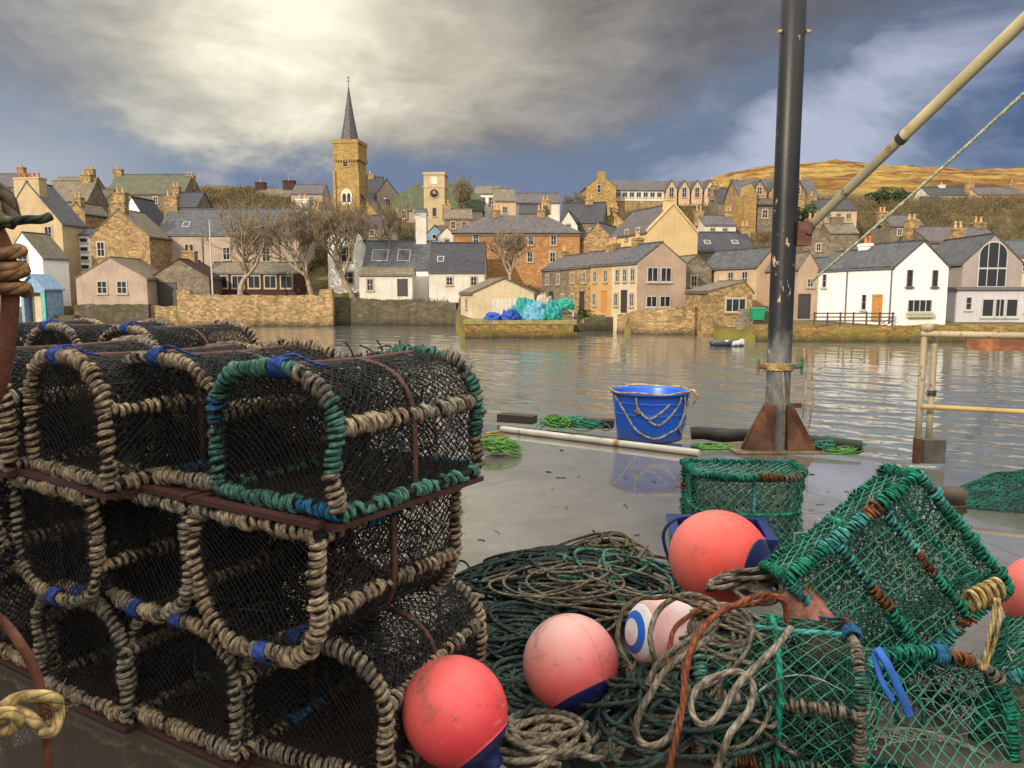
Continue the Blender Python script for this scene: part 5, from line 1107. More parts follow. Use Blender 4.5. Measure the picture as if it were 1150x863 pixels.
# ------------------------------------------------------------------ creels (lobster pots)
def coil(mb, path, mats, Rc=.016, rr=.0115, pitch=.025, seed=0, core=None, jit=.25, fuzz=0):
    """rope wound round a bar: mats = [(share of the length, material slot, slot of core)]"""
    r = np.random.default_rng(seed); P = resample(np.asarray(path, float), .012); n = len(P)
    T = np.gradient(P, axis=0); T /= np.linalg.norm(T, axis=1, keepdims=True); N = transport(T); B = np.cross(T, N)
    L = np.concatenate([[0], np.cumsum(np.linalg.norm(np.diff(P, axis=0), axis=1))]); tot = L[-1]
    if core is not None: mb.tube(P[::2], Rc, 7, core, cap=True)
    a = 0.0
    for share, mi, rel in mats:
        s0, s1 = a * tot, (a + share) * tot; a += share
        if mi is None: continue
        m = max(12, int((s1 - s0) / (pitch * rel) * 9)); s = np.linspace(s0, s1, m)
        ph = 2 * math.pi * s / (pitch * rel) + smooth_noise(m, 16, jit * 3.2, seed + mi, 1)[:, 0] + smooth_noise(m, 70, 1.6, seed + mi + 40, 1)[:, 0] + seed
        I = lambda A: np.stack([np.interp(s, L, A[:, k]) for k in range(3)], 1)
        p, t_, nn, bb = I(P), I(T), I(N), I(B); rad = Rc + rr * .75 + smooth_noise(m, 6, .0030, seed + 5, 1)[:, 0] + smooth_noise(m, 30, .0025, seed + 6, 1)[:, 0]
        q = p + (np.cos(ph)[:, None] * nn + np.sin(ph)[:, None] * bb) * rad[:, None] + smooth_noise(m, 4, .0022, seed + 9)
        mb.tube(q, rr * r.uniform(.92, 1.08) * np.clip(1 + smooth_noise(m, 12, .14, seed + 8, 1)[:, 0], .65, 1.35), 6, mi, ref=t_, cap=True)
        if fuzz:   # frayed fibres standing off the rope
            nf = int((s1 - s0) * 420); k = r.integers(0, m, nf); o_ = q[k] - p[k]; o_ /= np.linalg.norm(o_, axis=1, keepdims=True)
            A = q[k] + o_ * rr * .6; mb.segs(A, A + o_ * r.uniform(.002, .010, (nf, 1)) + r.normal(size=(nf, 3)) * .0055, .0008, mi)
def arch_profile(w, h, n=30, shoulder=.48):
    """x,z from the left foot over the top to the right foot"""
    a = np.linspace(math.pi, 0, n); e = .78
    top = [(w / 2 * math.copysign(abs(math.cos(q)) ** e, math.cos(q)), h * shoulder + h * (1 - shoulder) * math.sin(q) ** e) for q in a]
    side = np.linspace(0, h * shoulder, 8, endpoint=False)
    return np.array([(-w / 2, z) for z in side] + top + [(w / 2, z) for z in side[::-1]])
def net_panel(mb, fn, nu, nv, r, mi, seed, jit=.25, diamond=True, drop=0.0):
    """netting on a surface fn(u, v) -> xyz, u and v arrays 0..1"""
    rg = np.random.default_rng(seed); I, J = np.meshgrid(np.arange(nu + 1), np.arange(nv + 1), indexing='ij')
    ji = rg.normal(size=I.shape) * jit * .5; jj = rg.normal(size=I.shape) * jit * .5
    P = fn(np.clip((I + ji) / nu, 0, 1).ravel(), np.clip((J + jj) / nv, 0, 1).ravel()).reshape(nu + 1, nv + 1, 3); A = []; B = []
    if diamond:
        ok = ((I + J) % 2 == 0)
        for di in (1, -1):
            for i0, i1 in (((0, nu) if di == 1 else (1, nu + 1)),):
                s = P[i0:i1, :nv]; e = P[i0 + di:i1 + di, 1:nv + 1] if di == 1 else P[0:nu, 1:nv + 1]
                k = ok[i0:i1, :nv]; A.append(s[k]); B.append(e[k])
    else:
        A += [P[:-1].reshape(-1, 3), P[:, :-1].reshape(-1, 3)]; B += [P[1:].reshape(-1, 3), P[:, 1:].reshape(-1, 3)]
    A = np.concatenate(A); B = np.concatenate(B)
    if drop: k = rg.random(len(A)) > drop; A, B = A[k], B[k]
    mb.segs(A, B, r, mi)
class Creel:
    """local frame: x across (width w), y back (length L), z up; the arched end at y = 0 faces forward"""
    def __init__(s, w=.49, L=.61, h=.37, seed=1, style='tan'):
        s.w, s.L, s.h, s.seed, s.style = w, L, h, seed, style
    def meshes(s):
        w, L, h, sd = s.w, s.L, s.h, s.seed; r = np.random.default_rng(sd); green = s.style in ('green', 'wornGreen')
        prof = arch_profile(w, h); pl = np.concatenate([[0], np.cumsum(np.linalg.norm(np.diff(prof, axis=0), axis=1))]); pl /= pl[-1]
        def arch(u): return np.interp(u, pl, prof[:, 0]), np.interp(u, pl, prof[:, 1])
        sets = {'tan': [TANROPE, GREYROPE, BLUEROPE, TEALROPE, CORE], 'teal': [TEALROPE, GREYROPE, BLUEROPE, TANROPE, CORE], 'grey': [GREYROPE, TANROPE, TEALROPE, BLUEROPE, CORE],
                'green': [GREENROPE, TURQ, RUSTROPE, GREYROPE, CORE], 'wornGreen': [GREYROPE, TEALROPE, RUSTROPE, BRROPE, CORE]}[s.style]
        out = []
        def seq():
            if s.style == 'teal': return [(.16, 0, 1), (.10, 2, .9), (.34, 0, 1.05), (.12, 1, 1.1), (.18, 0, .8), (.10, 3, 1)]
            if green: return [(.22, 0, .9), (.10, 1, .8), (.2, 0, 1), (.1, 2, 1), (.12, 3, 1.1), (.26, 0, .9)]
            k = r.random(); return [(.3 + .1 * k, 0, 1), (.12, 1, 1.1), (.28, 0, .95), (.30 - .1 * k, 1 if k < .5 else 0, 1.05)]
        kw = dict(Rc=.0105, rr=.0086, pitch=.0225, fuzz=1) if not green else dict(Rc=.010, rr=.0055, pitch=.0125, fuzz=1)
        def hoop(y, nm, part):
            mb = MB(); x, z = arch(np.linspace(0, 1, 90)); P = np.column_stack([x, np.full(90, y), z]); P += smooth_noise(90, 12, .004, sd + int(y * 100))
            coil(mb, P, seq(), seed=sd + int(y * 50), core=4, **kw)
            if part:
                coil(mb, [(-w / 2, y, .0), (-w * .15, y, -.003), (w * .15, y, .002), (w / 2, y, .0)], [(.3, 0, 1), (.4, 0 if s.style != 'tan' else 0, 1.0), (.3, 1 if s.style != 'teal' else 2, 1)], seed=sd + 3 + int(y * 50), core=4, **kw)
            out.append((nm, mb.mesh(nm, sets)))
        hoop(0, 'end_hoop', True); hoop(L, 'end_hoop', True)
        mb = MB(); x, z = arch(np.linspace(0, 1, 50)); mb.tube(np.column_stack([x * .98, np.full(50, L * .5), z * .98]), .011, 7, 0); out.append(('middle_hoop', mb.mesh('middle_hoop', [RUSTBAR if not green else GREENROPE])))
        for sx in (-1, 1):
            mb = MB(); zz = h * .60; xx = w / 2 * .985
            coil(mb, [(sx * xx, .0, zz), (sx * (xx - .012), L * .5, zz - .004), (sx * xx, L, zz)], [(.45, 0 if s.style != 'teal' else 3, 1.15), (.2, 1, 1.3), (.35, 0 if s.style != 'teal' else 1, 1.1)], seed=sd + 11 + sx, core=4, **kw); out.append(('side_rail', mb.mesh('side_rail', sets)))
            mb = MB(); coil(mb, [(sx * w / 2, 0, .0), (sx * w / 2, L * .5, -.002), (sx * w / 2, L, .0)], [(.3, 0, 1.5 if not green else 1), (.3, 2 if s.style == 'tan' else (1 if green else 0), 1.2 if not green else .9), (.12, 2 if green else 0, 1.2), (.28, 0, 1.7 if not green else .9)], seed=sd + 21 + sx, core=4, **(kw if not green else dict(Rc=.011, rr=.0058, pitch=.0130, fuzz=1))); out.append(('base_rail', mb.mesh('base_rail', sets)))
        mb = MB(); mb.tube([(0, 0, h), (.004, L * .5, h - .008), (0, L, h)], .010, 7); out.append(('ridge_bar', mb.mesh('ridge_bar', [RUSTBAR if not green else TURQ])))
        mb = MB()
        if green:
            for y in (L * .36, L * .70): coil(mb, [(-w / 2, y, 0), (0, y, -.002), (w / 2, y, 0)], [(.4, 0, 1.2), (.2, 2, 1.1), (.4, 1, 1.3)], Rc=.008, rr=.0055, pitch=.013, seed=sd + int(y * 90), core=4)
            out.append(('base_bar', mb.mesh('base_bar', sets)))
            mb = MB(); net_panel(mb, lambda u, v: np.column_stack([(u - .5) * w * .9, L * (.05 + .62 * v), .05 + .05 * np.sin(math.pi * u) + .02 * np.sin(7 * v)]), int(w / .014), int(L * .6 / .014), .0022, 0, sd + 31, jit=.8, drop=.12); out.append(('inner_screen', mb.mesh('inner_screen', [PALENET])))
        for k in range(0 if green else 6 if not green else 3):
            y = .03 + (L - .06) * (k + .5) / 6; b_ = .036; mb.box((-w / 2, y - b_, -.024), (w / 2, y + b_, -.011))
        for x_ in (() if green else (-w / 2 - .012, w / 2 - .022)): mb.box((x_, -.02, -.040), (x_ + .034, L + .02, -.0245))
        for y_ in (() if green else (-.02, L - .014)): mb.box((-w / 2 + .023, y_, -.041), (w / 2 - .023, y_ + .034, -.0255))
        if not green: out.append(('base_frame', mb.mesh('base_frame', [MAROONB])))
        # netting: the arched skin, both ends and the base
        mb = MB(); c = .0128 if not green else .0265; rr = .0017 if not green else .0022
        Lp = float(np.sum(np.linalg.norm(np.diff(prof, axis=0), axis=1)))
        def skin(u, v):
            x, z = arch(u); sag = .022 * np.sin(math.pi * v) * (np.sin(math.pi * np.clip(u, 0, 1)) ** .5) * np.abs(np.sin(2 * math.pi * v)) ** .5
            n = smooth_noise(len(u), 3, .0012, sd); return np.column_stack([x * (1 - sag), v * L, z * (1 - sag) + .002]) + n
        def endp(y, bulge):
            def f(u, v):
                x = (u - .5) * w; uu = np.clip(.5 + (u - .5), .001, .999); ztop = np.interp(x, prof[8:-8, 0], prof[8:-8, 1]); return np.column_stack([x * .97, y + bulge * np.sin(math.pi * u) * np.sin(math.pi * v), ztop * v * .985])
            return f
        net_panel(mb, skin, int(Lp / c), int(L / c), rr, 0, sd, drop=.03)
        if not green:
            net_panel(mb, skin, int(Lp / c * .8), int(L / c * .8), rr, 1, sd + 1, jit=.6, drop=.25)
            net_panel(mb, lambda u, v: skin(u, v) * np.array([.965, 1, .975]), int(Lp / c * .9), int(L / c * .9), rr, 0, sd + 61, jit=.5, drop=.1)
        net_panel(mb, endp(.0, .03), int(w / c), int(h / c), rr, 0, sd + 2, drop=.03); net_panel(mb, endp(L, -.03), int(w / c), int(h / c), rr, 0, sd + 3, drop=.03)
        net_panel(mb, lambda u, v: np.column_stack([(u - .5) * w, v * L, np.full(len(u), .004)]), int(w / c), int(L / c), rr, 0, sd + 4, diamond=not green, drop=.05)
        if green: net_panel(mb, skin, int(Lp / .017), int(L / .017), .0018, 1, sd + 1, jit=.7, drop=.08)
        if green: net_panel(mb, lambda u, v: skin(u, v) * np.array([.96, 1, .96]), int(Lp / .014), int(L / .014), .0016, 1, sd + 15, jit=.7, drop=.2); net_panel(mb, lambda u, v: np.column_stack([(u - .5) * w, v * L, .012 + .03 * np.sin(math.pi * u) * np.sin(math.pi * v)]), int(w / .016), int(L / .016), .0017, 1, sd + 16, jit=.7, drop=.2)
        if green: net_panel(mb, lambda u, v: np.column_stack([(u - .5) * w * .98, v * L, .018 + .02 * np.sin(9 * u + 4 * v)]), int(w / .009), int(L / .009), .0021, 1, sd + 17, jit=.9, drop=.12)
        if not green:   # frayed white wear on the outside of the twine
            rg = np.random.default_rng(sd + 77); n = 90; u, v = rg.random(n), rg.random(n); A = skin(u, v); B = skin(np.clip(u + rg.normal(0, .006, n), 0, 1), np.clip(v + rg.normal(0, .012, n), 0, 1)); mb.segs(A * np.array([1.004, 1, 1.004]), B * np.array([1.004, 1, 1.004]), .0022, 2)
        out.append(('netting', mb.mesh('netting', [BLACKNET, GREYNET, SPECK] if not green else [GREENNET, DGREENNET, SPECK])))
        # entrance funnels: netting cones from the sides into the middle, and the inner parlour screen
        for sx in (-1, 1):
            mb = MB()
            def cone(u, v, sx=sx):
                a = 2 * math.pi * u; rad = .15 * (1 - v) + .062 * v; return np.column_stack([sx * (w / 2 * .97 - v * w * .33), L * .34 + .02 * v + rad * np.cos(a), h * .46 + rad * np.sin(a) * .95])
            net_panel(mb, cone, 34 if not green else 22, 9 if not green else 6, rr, 0, sd + 6); a = np.linspace(0, 2 * math.pi, 26)
            ring = cone(a / (2 * math.pi), np.ones(26)); mb.tube(ring[:-1], .006, 5, 1, closed=True); out.append(('entrance_funnel', mb.mesh('entrance_funnel', [BLACKNET if not green else PALENET, CORE if not green else GREENROPE])))
        mb = MB(); net_panel(mb, lambda u, v: np.column_stack([(u - .5) * w * .93, L * .55 + .10 * np.sin(math.pi * v), v * np.interp((u - .5) * w * .93, prof[8:-8, 0], prof[8:-8, 1]) * .95]), int(w / c), int(h / c), rr, 0, sd + 8); out.append(('parlour_net', mb.mesh('parlour_net', [GREYNET if not green else PALENET])))
        if not green:   # tangle of spare twine and bait bands inside
            mb = MB(); rg = np.random.default_rng(sd + 90)
            for k in range(12):
                c0 = np.array([rg.uniform(-.16, .16), rg.uniform(.08, L - .08), rg.uniform(.06, h * .7)]); q = c0 + np.cumsum(smooth_noise(90, 7, .016, sd * 31 + k), axis=0) * .55; q[:, 0] = np.clip(q[:, 0], -w / 2 + .03, w / 2 - .03); q[:, 1] = np.clip(q[:, 1], .03, L - .03); q[:, 2] = np.clip(q[:, 2], .015, h * .8); mb.tube(q, .003, 4, 0)
            out.append(('bait_band', mb.mesh('bait_band', [GREYNET])))
        # knotted lashing at the top of the front hoop
        mb = MB(); rg = np.random.default_rng(sd + 50); x0 = rg.uniform(-.05, .05)
        a = np.linspace(0, 2 * math.pi * 5, 90); ztop = float(np.interp(x0, prof[8:-8, 0], prof[8:-8, 1])); mb.tube(np.column_stack([x0 - .022 + .044 * np.linspace(0, 1, 90), .025 * np.cos(a), ztop + .025 * np.sin(a)]), .006, 6)
        mb.tube(spline([(x0, 0, ztop + .028), (x0 + .03, .02, ztop + .035), (x0 + .07, .05, ztop + .012), (x0 + .09, .08, ztop + .004)], .01), .0045, 5); out.append(('lashing', mb.mesh('lashing', [NAVYTW if not green else BLUEROPE])))
        return out
    def place(s, label, M, group='rope bound black creels', cat='lobster pot', name='lobster_creel'):
        t = thing(name, label, cat, group=group); t.matrix_world = M
        if not hasattr(s, 'cache'): s.cache = s.meshes()
        for nm, me in s.cache:
            o = bpy.data.objects.new(nm, me); COL.objects.link(o); o.parent = t
        return t
def creel_M(px, py, z, rot, flip=False, w=.49, h=.37, L=.66, anchor='FR', tilt=(0, 0)):
    """front right foot of the creel at photo point (px, py) on the level z; rot turns it clockwise seen from above"""
    p = PZ(px, py, z); M = Matrix.Translation(V3(p)) @ Matrix.Rotation(-R(rot), 4, 'Z') @ Matrix.Rotation(R(tilt[0]), 4, 'X') @ Matrix.Rotation(R(tilt[1]), 4, 'Y')
    M = M @ Matrix.Translation((-w / 2, 0, 0))
    if flip: M = M @ Matrix.Translation((0, 0, 0)) @ Matrix.Rotation(math.pi, 4, 'Y')
    return M
PR = [Creel(seed=1, style='teal'), Creel(seed=2), Creel(seed=3, style='grey'), Creel(seed=4), Creel(seed=5, style='grey')]
ZB, ZM, ZT = .045, .775, .835
def stack():
    top = [(PR[0], 381, 578, 33, 'creel wound in teal and blue rope at the right end of the top layer'), (PR[1], 246, 545, 27, 'tan roped creel with a blue twine knot, second from the right in the top layer'),
           (PR[3], 124, 545, 36, 'tan roped creel third from the right in the top layer'), (PR[2], 12, 522, 32, 'grey roped creel cut by the left edge in the top layer')]
    for c, px, py, rt, lb in top: c.place(lb, creel_M(px, py, ZT, rt), group='creels of the top layer')
    mid = [(PR[3], 357, 603, 31, 'upside down creel under the teal creel at the right end of the middle layer'), (PR[4], 210, 570, 31, 'upside down grey roped creel, second from the right in the middle layer'),
           (PR[1], 103, 560, 33, 'upside down tan roped creel, third from the right in the middle layer'), (PR[2], -10, 538, 32, 'upside down creel at the left edge of the middle layer')]
    for c, px, py, rt, lb in mid: c.place(lb, creel_M(px, py, ZM, rt, True), group='upside down creels of the middle layer')
    bot = [(PR[2], 434, 880, 23, 'creel at the right end of the bottom layer, beside the red buoy'), (PR[1], 268, 848, 30, 'creel second from the right on the ground layer'), (PR[4], 144, 806, 30, 'creel third from the right on the ground layer'), (PR[3], 62, 758, 32, 'creel at the left end of the ground layer, behind the rusty rod')]
    for c, px, py, rt, lb in bot: c.place(lb, creel_M(px, py, ZB, rt), group='creels of the ground layer')
    # the second row behind: only its top layer shows over the front row
    k = 0
    for (px, Y) in ((175, 4.15), (95, 4.45), (20, 4.75)):
        x = PY(px, 400, Y)[0]
        for z, fl in ((ZB, False), (ZM + .02, True), (ZT + .02, False)):
            M = Matrix.Translation((x, Y - .3, z)) @ Matrix.Rotation(-R(30), 4, 'Z')
            if fl: M = M @ Matrix.Rotation(math.pi, 4, 'Y')
            lb = ['back row creel behind the top layer', 'upside down back row creel', 'back row creel on the ground'][{ZB: 2}.get(z, 1 if fl else 0)] + [' at its right end', ' in the middle', ' at its left end'][k]
            PR[(k + 1 + fl) % 5].place(lb, M, group='creels of the back row')
        k += 1
stack()

# ------------------------------------------------------------------ green creels on the right
def frame_M(o, ex, ey):
    ex = Vector(ex).normalized(); ey = Vector(ey); ey = (ey - ey.dot(ex) * ex).normalized(); ez = ex.cross(ey)
    M = Matrix((( ex.x, ey.x, ez.x, o[0]), (ex.y, ey.y, ez.y, o[1]), (ex.z, ey.z, ez.z, o[2]), (0, 0, 0, 1))); return M
def green_creels():
    GC = 'green netted creels on the quay'
    # large one leaning with its netted base towards the camera
    A = PY(884, 650, 2.40); B = PY(1031, 532, 2.45); C = PY(1128, 652, 2.40)
    AB = B - A; BC = C - B; L = float(np.linalg.norm(AB)); w = .47
    c1 = Creel(w, L, .34, 41, 'green'); BC = BC - AB * (BC @ AB) / (AB @ AB); M = frame_M(A + BC / np.linalg.norm(BC) * w / 2, BC, AB)
    # z of this frame points away from the base; choose it away from the camera
    ez = Vector((M[0][2], M[1][2], M[2][2]))
    if ez.y < 0: M = frame_M(A + BC / np.linalg.norm(BC) * w / 2, -BC, AB)
    c1.place('large green netted creel leaning up with its flat base towards the viewer', M, GC, 'lobster pot', 'lobster_creel')
    # one lying in front of it with its arched mouth towards the lower right
    p = PZ(955, 905, .03); fl, fr = PY(966, 872, 2.02), PY(1142, 880, 2.14); ex2 = fr - fl; c2 = Creel(float(np.linalg.norm(ex2)), .56, .35, 42, 'green')
    M2 = frame_M((fl + fr) / 2, ex2, PY(868, 716, 2.36) - PY(1042, 737, 2.06))
    c2.place('green creel with a blue strap lying in front at the bottom right', M2, GC, 'lobster pot', 'lobster_creel')
    q5 = PY(952, 760, 2.24); c5 = Creel(.42, .44, .32, 45, 'wornGreen'); M5 = Matrix.Translation((q5[0], q5[1], .05)) @ Matrix.Rotation(R(76), 4, 'Z') @ Matrix.Rotation(R(-4), 4, 'Y')
    c5.place('worn green creel with grey frayed rails lying under the rope tangle at the bottom', M5, GC, 'lobster pot', 'lobster_creel')
    # one further back standing on the deck behind the coral buoy
    q = PZ(850, 622, .02); c3 = Creel(.60, .40, .40, 43, 'green')
    M3 = Matrix.Translation((q[0], q[1] + .40, .03)) @ Matrix.Rotation(R(-4), 4, 'Z') @ Matrix.Rotation(math.pi / 2, 4, 'X'); c3.place('small dark green creel standing on the deck behind the coral buoy', M3, GC, 'lobster pot', 'lobster_creel')
    # one at the right edge, half out of the picture
    s = PY(1165, 760, 2.15); M4 = Matrix.Translation((s[0] + .1, s[1], s[2] - .42)) @ Matrix.Rotation(R(-35), 4, 'Z') @ Matrix.Rotation(R(14), 4, 'Y')
    Creel(.52, .62, .40, 44, 'green').place('green creel at the right edge below the red buoy', M4, GC, 'lobster pot', 'lobster_creel')
    # blue strap over the arch of the front creel
    mb = MB(); pts = [PY(985, 728, 2.04), PY(996, 745, 2.01), PY(1010, 775, 1.99), PY(1022, 805, 1.98)]
    P = spline(pts, .01); mb.tube(P, .012, 8, ref=(1, 0, 0), flat=.22); pts2 = [PY(981, 733, 2.04), PY(990, 765, 2.0), PY(1003, 788, 1.985)]; mb.tube(spline(pts2, .01), .009, 6, ref=(1, 0, 0), flat=.25)
    tag(mb.build('webbing_strap', mat_plain('blue_webbing', (.03, .14, .55, 1), .6, .2, 20)), 'bright blue strap tied over the front green creel', 'strap')
    # straw coloured cord hanging from the corner of the leaning creel
    mb = MB()
    for dx in (0, 7): mb.tube(spline([PY(1118 + dx * .4, 672, 2.2), PY(1116 + dx, 690, 2.17), PY(1110 + dx, 720, 2.15), PY(1103 + dx * .3, 752, 2.14)], .01), .0065, 6)
    tag(mb.build('cord', YELROPE), 'straw coloured cord hanging down from the leaning green creel', 'cord')
    mb = MB(); a = np.linspace(0, 6.28 * 5, 90); c = PY(1106, 668, 2.24); mb.tube(np.column_stack([c[0] + (a / 31.4 - .5) * .09, c[1] + .030 * np.cos(a), c[2] + .030 * np.sin(a) + (a / 31.4 - .5) * .05]), .008, 7); tag(mb.build('rope_lashing', YELROPE), 'thick straw coloured lashing round the corner of the leaning green creel', 'lashing')
green_creels()

# ------------------------------------------------------------------ buoys
def buoy_mat(name, col, fade=None, dirt=.5):
    m, t, b = new_mat(name); co = objco(t); s = t.node('ShaderNodeSeparateXYZ'); t.put(s.inputs[0], co)
    c = t.ramp(t.noise(co, 5, 5, .6), [(.3, mul(col, .88)), (.7, mul(col, 1.08))])
    if fade:   # sun-bleached side, fixed to the float
        k = t.m('ADD', s.outputs[2], t.m('MULTIPLY', t.m('SUBTRACT', t.noise(t.vm('MULTIPLY', co, (3, 3, 1)), 4, 4, .6), .5), .10))
        c = t.mix(t.maprange(k, -.09, .08, .95, 0), c, fade)
    d = t.maprange(t.noise(t.vm('MULTIPLY', co, (1.0, 1.0, 1.5)), 9, 8, .74, .25), .55, .74, 0, dirt); c = t.mix(d, c, (.13, .07, .045, 1))
    d2 = t.maprange(t.noise(co, 4.5, 6, .7), .60, .68, 0, dirt * .9); c = t.mix(d2, c, (.28, .13, .09, 1))
    sc1 = t.maprange(t.noise(t.vm('MULTIPLY', co, (9, 9, 60)), 2.2, 3, .6), .62, .68, 0, .45); c = t.mix(t.m('MULTIPLY', sc1, t.maprange(t.noise(co, 7, 3), .45, .6, 0, 1)), c, (.62, .40, .36, 1))
    seam = t.maprange(t.m('ABSOLUTE', t.m('ADD', s.outputs[0], .002)), .0010, .0030, .3, 0); c = t.mix(seam, c, mul(col, .45))
    t.put(b.inputs['Base Color'], c); t.put(b.inputs['Roughness'], t.maprange(d, 0, dirt, .40, .75)); b.inputs['Specular IOR Level'].default_value = .4; b.inputs['Subsurface Weight'].default_value = .12; b.inputs['Subsurface Radius'].default_value = (.03, .008, .006)
    t.put(b.inputs['Normal'], t.bump(t.noise(co, 60, 4), .12, .002)); return m
NAVY = buoy_mat('navy_buoy_end', (.012, .018, .10, 1), None, .35)
def buoy(label, c, rad, axis, mat, endmat=NAVY, cap=.82, stretch=1.04, cat='buoy', neck=True, group='round fishing buoys'):
    """inflated float: axis = direction of the coloured rope eye"""
    q = Vector(axis).normalized().to_track_quat('Z', 'Y'); t = thing('buoy', label, cat, c, q.to_euler(), group)
    th = np.linspace(0, math.pi, 41); pr = [(max(rad * math.sin(a), 1e-4), rad * stretch * math.cos(a)) for a in th]
    tc = math.acos(cap); body = [p for a, p in zip(th, pr) if a >= tc - .01]; tcx = (rad * math.sin(tc) , rad * stretch * math.cos(tc))
    mb = MB(); mb.lathe([tcx] + body, 48); mb.build('float', mat, t)
    e = MB(); k = [(rad * math.sin(tc) * 1.004, rad * stretch * math.cos(tc) - .001)] + [(rad * 1.006 * math.sin(a), rad * stretch * 1.006 * math.cos(a)) for a in np.linspace(tc, .32, 10)]
    if neck: k += [(rad * .25, rad * stretch * 1.02), (rad * .22, rad * 1.14), (rad * .21, rad * 1.24), (rad * .16, rad * 1.28), (1e-4, rad * 1.28)]
    else: k += [(1e-4, rad * stretch * 1.006)]
    e.lathe(k, 40); eo = e.build('buoy_end', endmat, t)
    if neck:
        rb = MB(); a = np.linspace(0, 2 * math.pi, 20)[:-1]; rb.tube(np.column_stack([np.cos(a) * rad * .12, np.zeros(19), rad * 1.30 + np.sin(a) * rad * .12]), rad * .05, 7, closed=True); rb.build('rope_eye', endmat, eo)
    return t
REDB = buoy_mat('red_buoy', (.86, .070, .085, 1), (.86, .15, .14, 1), .85); CORALB = buoy_mat('coral_buoy', (.90, .11, .085, 1), (.93, .22, .18, 1), .4); PINKB = buoy_mat('faded_pink_buoy', (.80, .14, .14, 1), (.74, .42, .38, 1), .6); PALEB = buoy_mat('white_pink_buoy', (.74, .42, .40, 1), (.80, .74, .72, 1), .25)
def buoys():
    c = PY(511, 799, 2.08); buoy('scuffed red buoy beside the bottom right black creel', c, .150, (.62, -.30, -.72), REDB, cap=.76)
    c = PY(641, 745, 2.40); buoy('bleached pink buoy with a navy end, resting on the dark ropes', c, .158, (.40, -.55, -.72), PINKB, cap=.66, stretch=1.0)
    c = PY(807, 627, 2.95); buoy('smooth coral red buoy with its navy end pointing right', c, .190, (.74, -.67, -.02), CORALB, cap=.80)
    c = PY(746, 712, 2.36); b = buoy('pale pink and white buoy with a blue ring, under the rope tangle', c, .122, (-.95, -.30, .20), PALEB, mat_plain('white_plastic', (.75, .74, .74, 1), .45, .05), cap=.70, neck=False)
    e = MB(); a = np.linspace(.34, .56, 6); e.lathe([(.1245 * math.sin(q), .1275 * math.cos(q)) for q in a] , 36); 
    e.build('blue_ring', mat_plain('ring_blue', (.02, .14, .62, 1), .4, .1), b)
    c = PY(1174, 670, 2.75); buoy('orange red buoy cut off by the right edge', c, .15, (.2, .6, -.7), CORALB)
    c = PY(790, 772, 2.42); buoy('crimson buoy almost buried in the rope tangle', c, .11, (.3, .3, -.9), REDB)
buoys()
def foam_float():
    # worn reddish conical float lying at the foot of the leaning creel
    c = PY(910, 696, 2.42); m, t, b = new_mat('worn_foam'); co = objco(t)
    cc = t.ramp(t.noise(co, 26, 6, .7), [(.3, (.16, .055, .04, 1)), (.5, (.38, .15, .11, 1)), (.7, (.52, .26, .19, 1))]); t.put(b.inputs['Base Color'], cc); b.inputs['Roughness'].default_value = .9; t.put(b.inputs['Normal'], t.bump(t.noise(co, 60, 5, .7), .9, .006))
    mb = MB(); pr = [(1e-4, -.13), (.070, -.13), (.084, -.12), (.088, -.10)] + [(.088 - .028 * (k / 8) + .002 * math.sin(k * 2.3), -.10 + .19 * k / 8) for k in range(1, 9)] + [(.055, .105), (.03, .11), (.028, .06), (1e-4, .06)]
    mb.lathe(pr, 30); o = mb.build('foam_float', m); o.location = V3(c); o.rotation_euler = (R(-22), R(-24), 0); tag(o, 'worn brick red conical foam float wedged under the leaning green creel', 'float')
foam_float()

# ------------------------------------------------------------------ ropes
def heap(name, label, c, rx, ry, hgt, turns, r0, r1, rad, mat, seed, cat='rope heap', step=.02, zb=.0, sides=6, squash=1.0):
    """one long rope thrown in loops; later loops lie higher"""
    rg = np.random.default_rng(seed); n = int(turns * 2 * math.pi * (r0 + r1) / 2 / step); tt = np.linspace(0, 1, n); a = np.cumsum(np.full(n, turns * 2 * math.pi / n) * (1 + .35 * smooth_noise(n, 40, 1, seed, 1)[:, 0]))
    k = max(6, int(turns / 1.3)); cen = rg.normal(size=(k, 2)) * .42; cen = cen[np.clip((np.linspace(0, k - 1.001, n)).astype(int), 0, k - 2)] * (1 - (np.linspace(0, k - 1.001, n) % 1)[:, None]) + cen[np.clip((np.linspace(0, k - 1.001, n)).astype(int) + 1, 0, k - 1)] * (np.linspace(0, k - 1.001, n) % 1)[:, None]
    R_ = (r0 + (r1 - r0) * (.5 + .5 * smooth_noise(n, 70, .9, seed + 1, 1)[:, 0]).clip(0, 1)); el = .75 + .25 * smooth_noise(n, 200, .6, seed + 2, 1)[:, 0]
    x = cen[:, 0] * rx * .8 + R_ * np.cos(a); y = (cen[:, 1] * ry * .8 + R_ * np.sin(a) * el) * squash
    d = np.sqrt((x / rx) ** 2 + (y / ry) ** 2); k = np.where(d > 1, 1 / d, 1) ** .7; x *= k; y *= k; d = np.minimum(d, 1.25)
    top = hgt * np.clip(1 - (d / 1.25) ** 2.0, 0, 1); lay = .30 + .70 * tt ** .55
    z = zb + rad + top * lay + smooth_noise(n, 22, rad * 1.6, seed + 3, 1)[:, 0].clip(-rad, 5 * rad) * (top > rad)
    P = np.column_stack([x + c[0], y + c[1], np.maximum(z, zb + rad)]); P[:, :2] += smooth_noise(n, 16, rad * .9, seed + 4, 2)
    K = np.array([.25, .5, .25])
    for _ in range(3): P[1:-1] = P[:-2] * .25 + P[1:-1] * .5 + P[2:] * .25
    mb = MB(); mb.tube(P, rad, sides); o = mb.build(name, mat); tag(o, label, cat); return o
def core_mound(name, label, c, rx, ry, h, mat, zb=-.01):
    pass
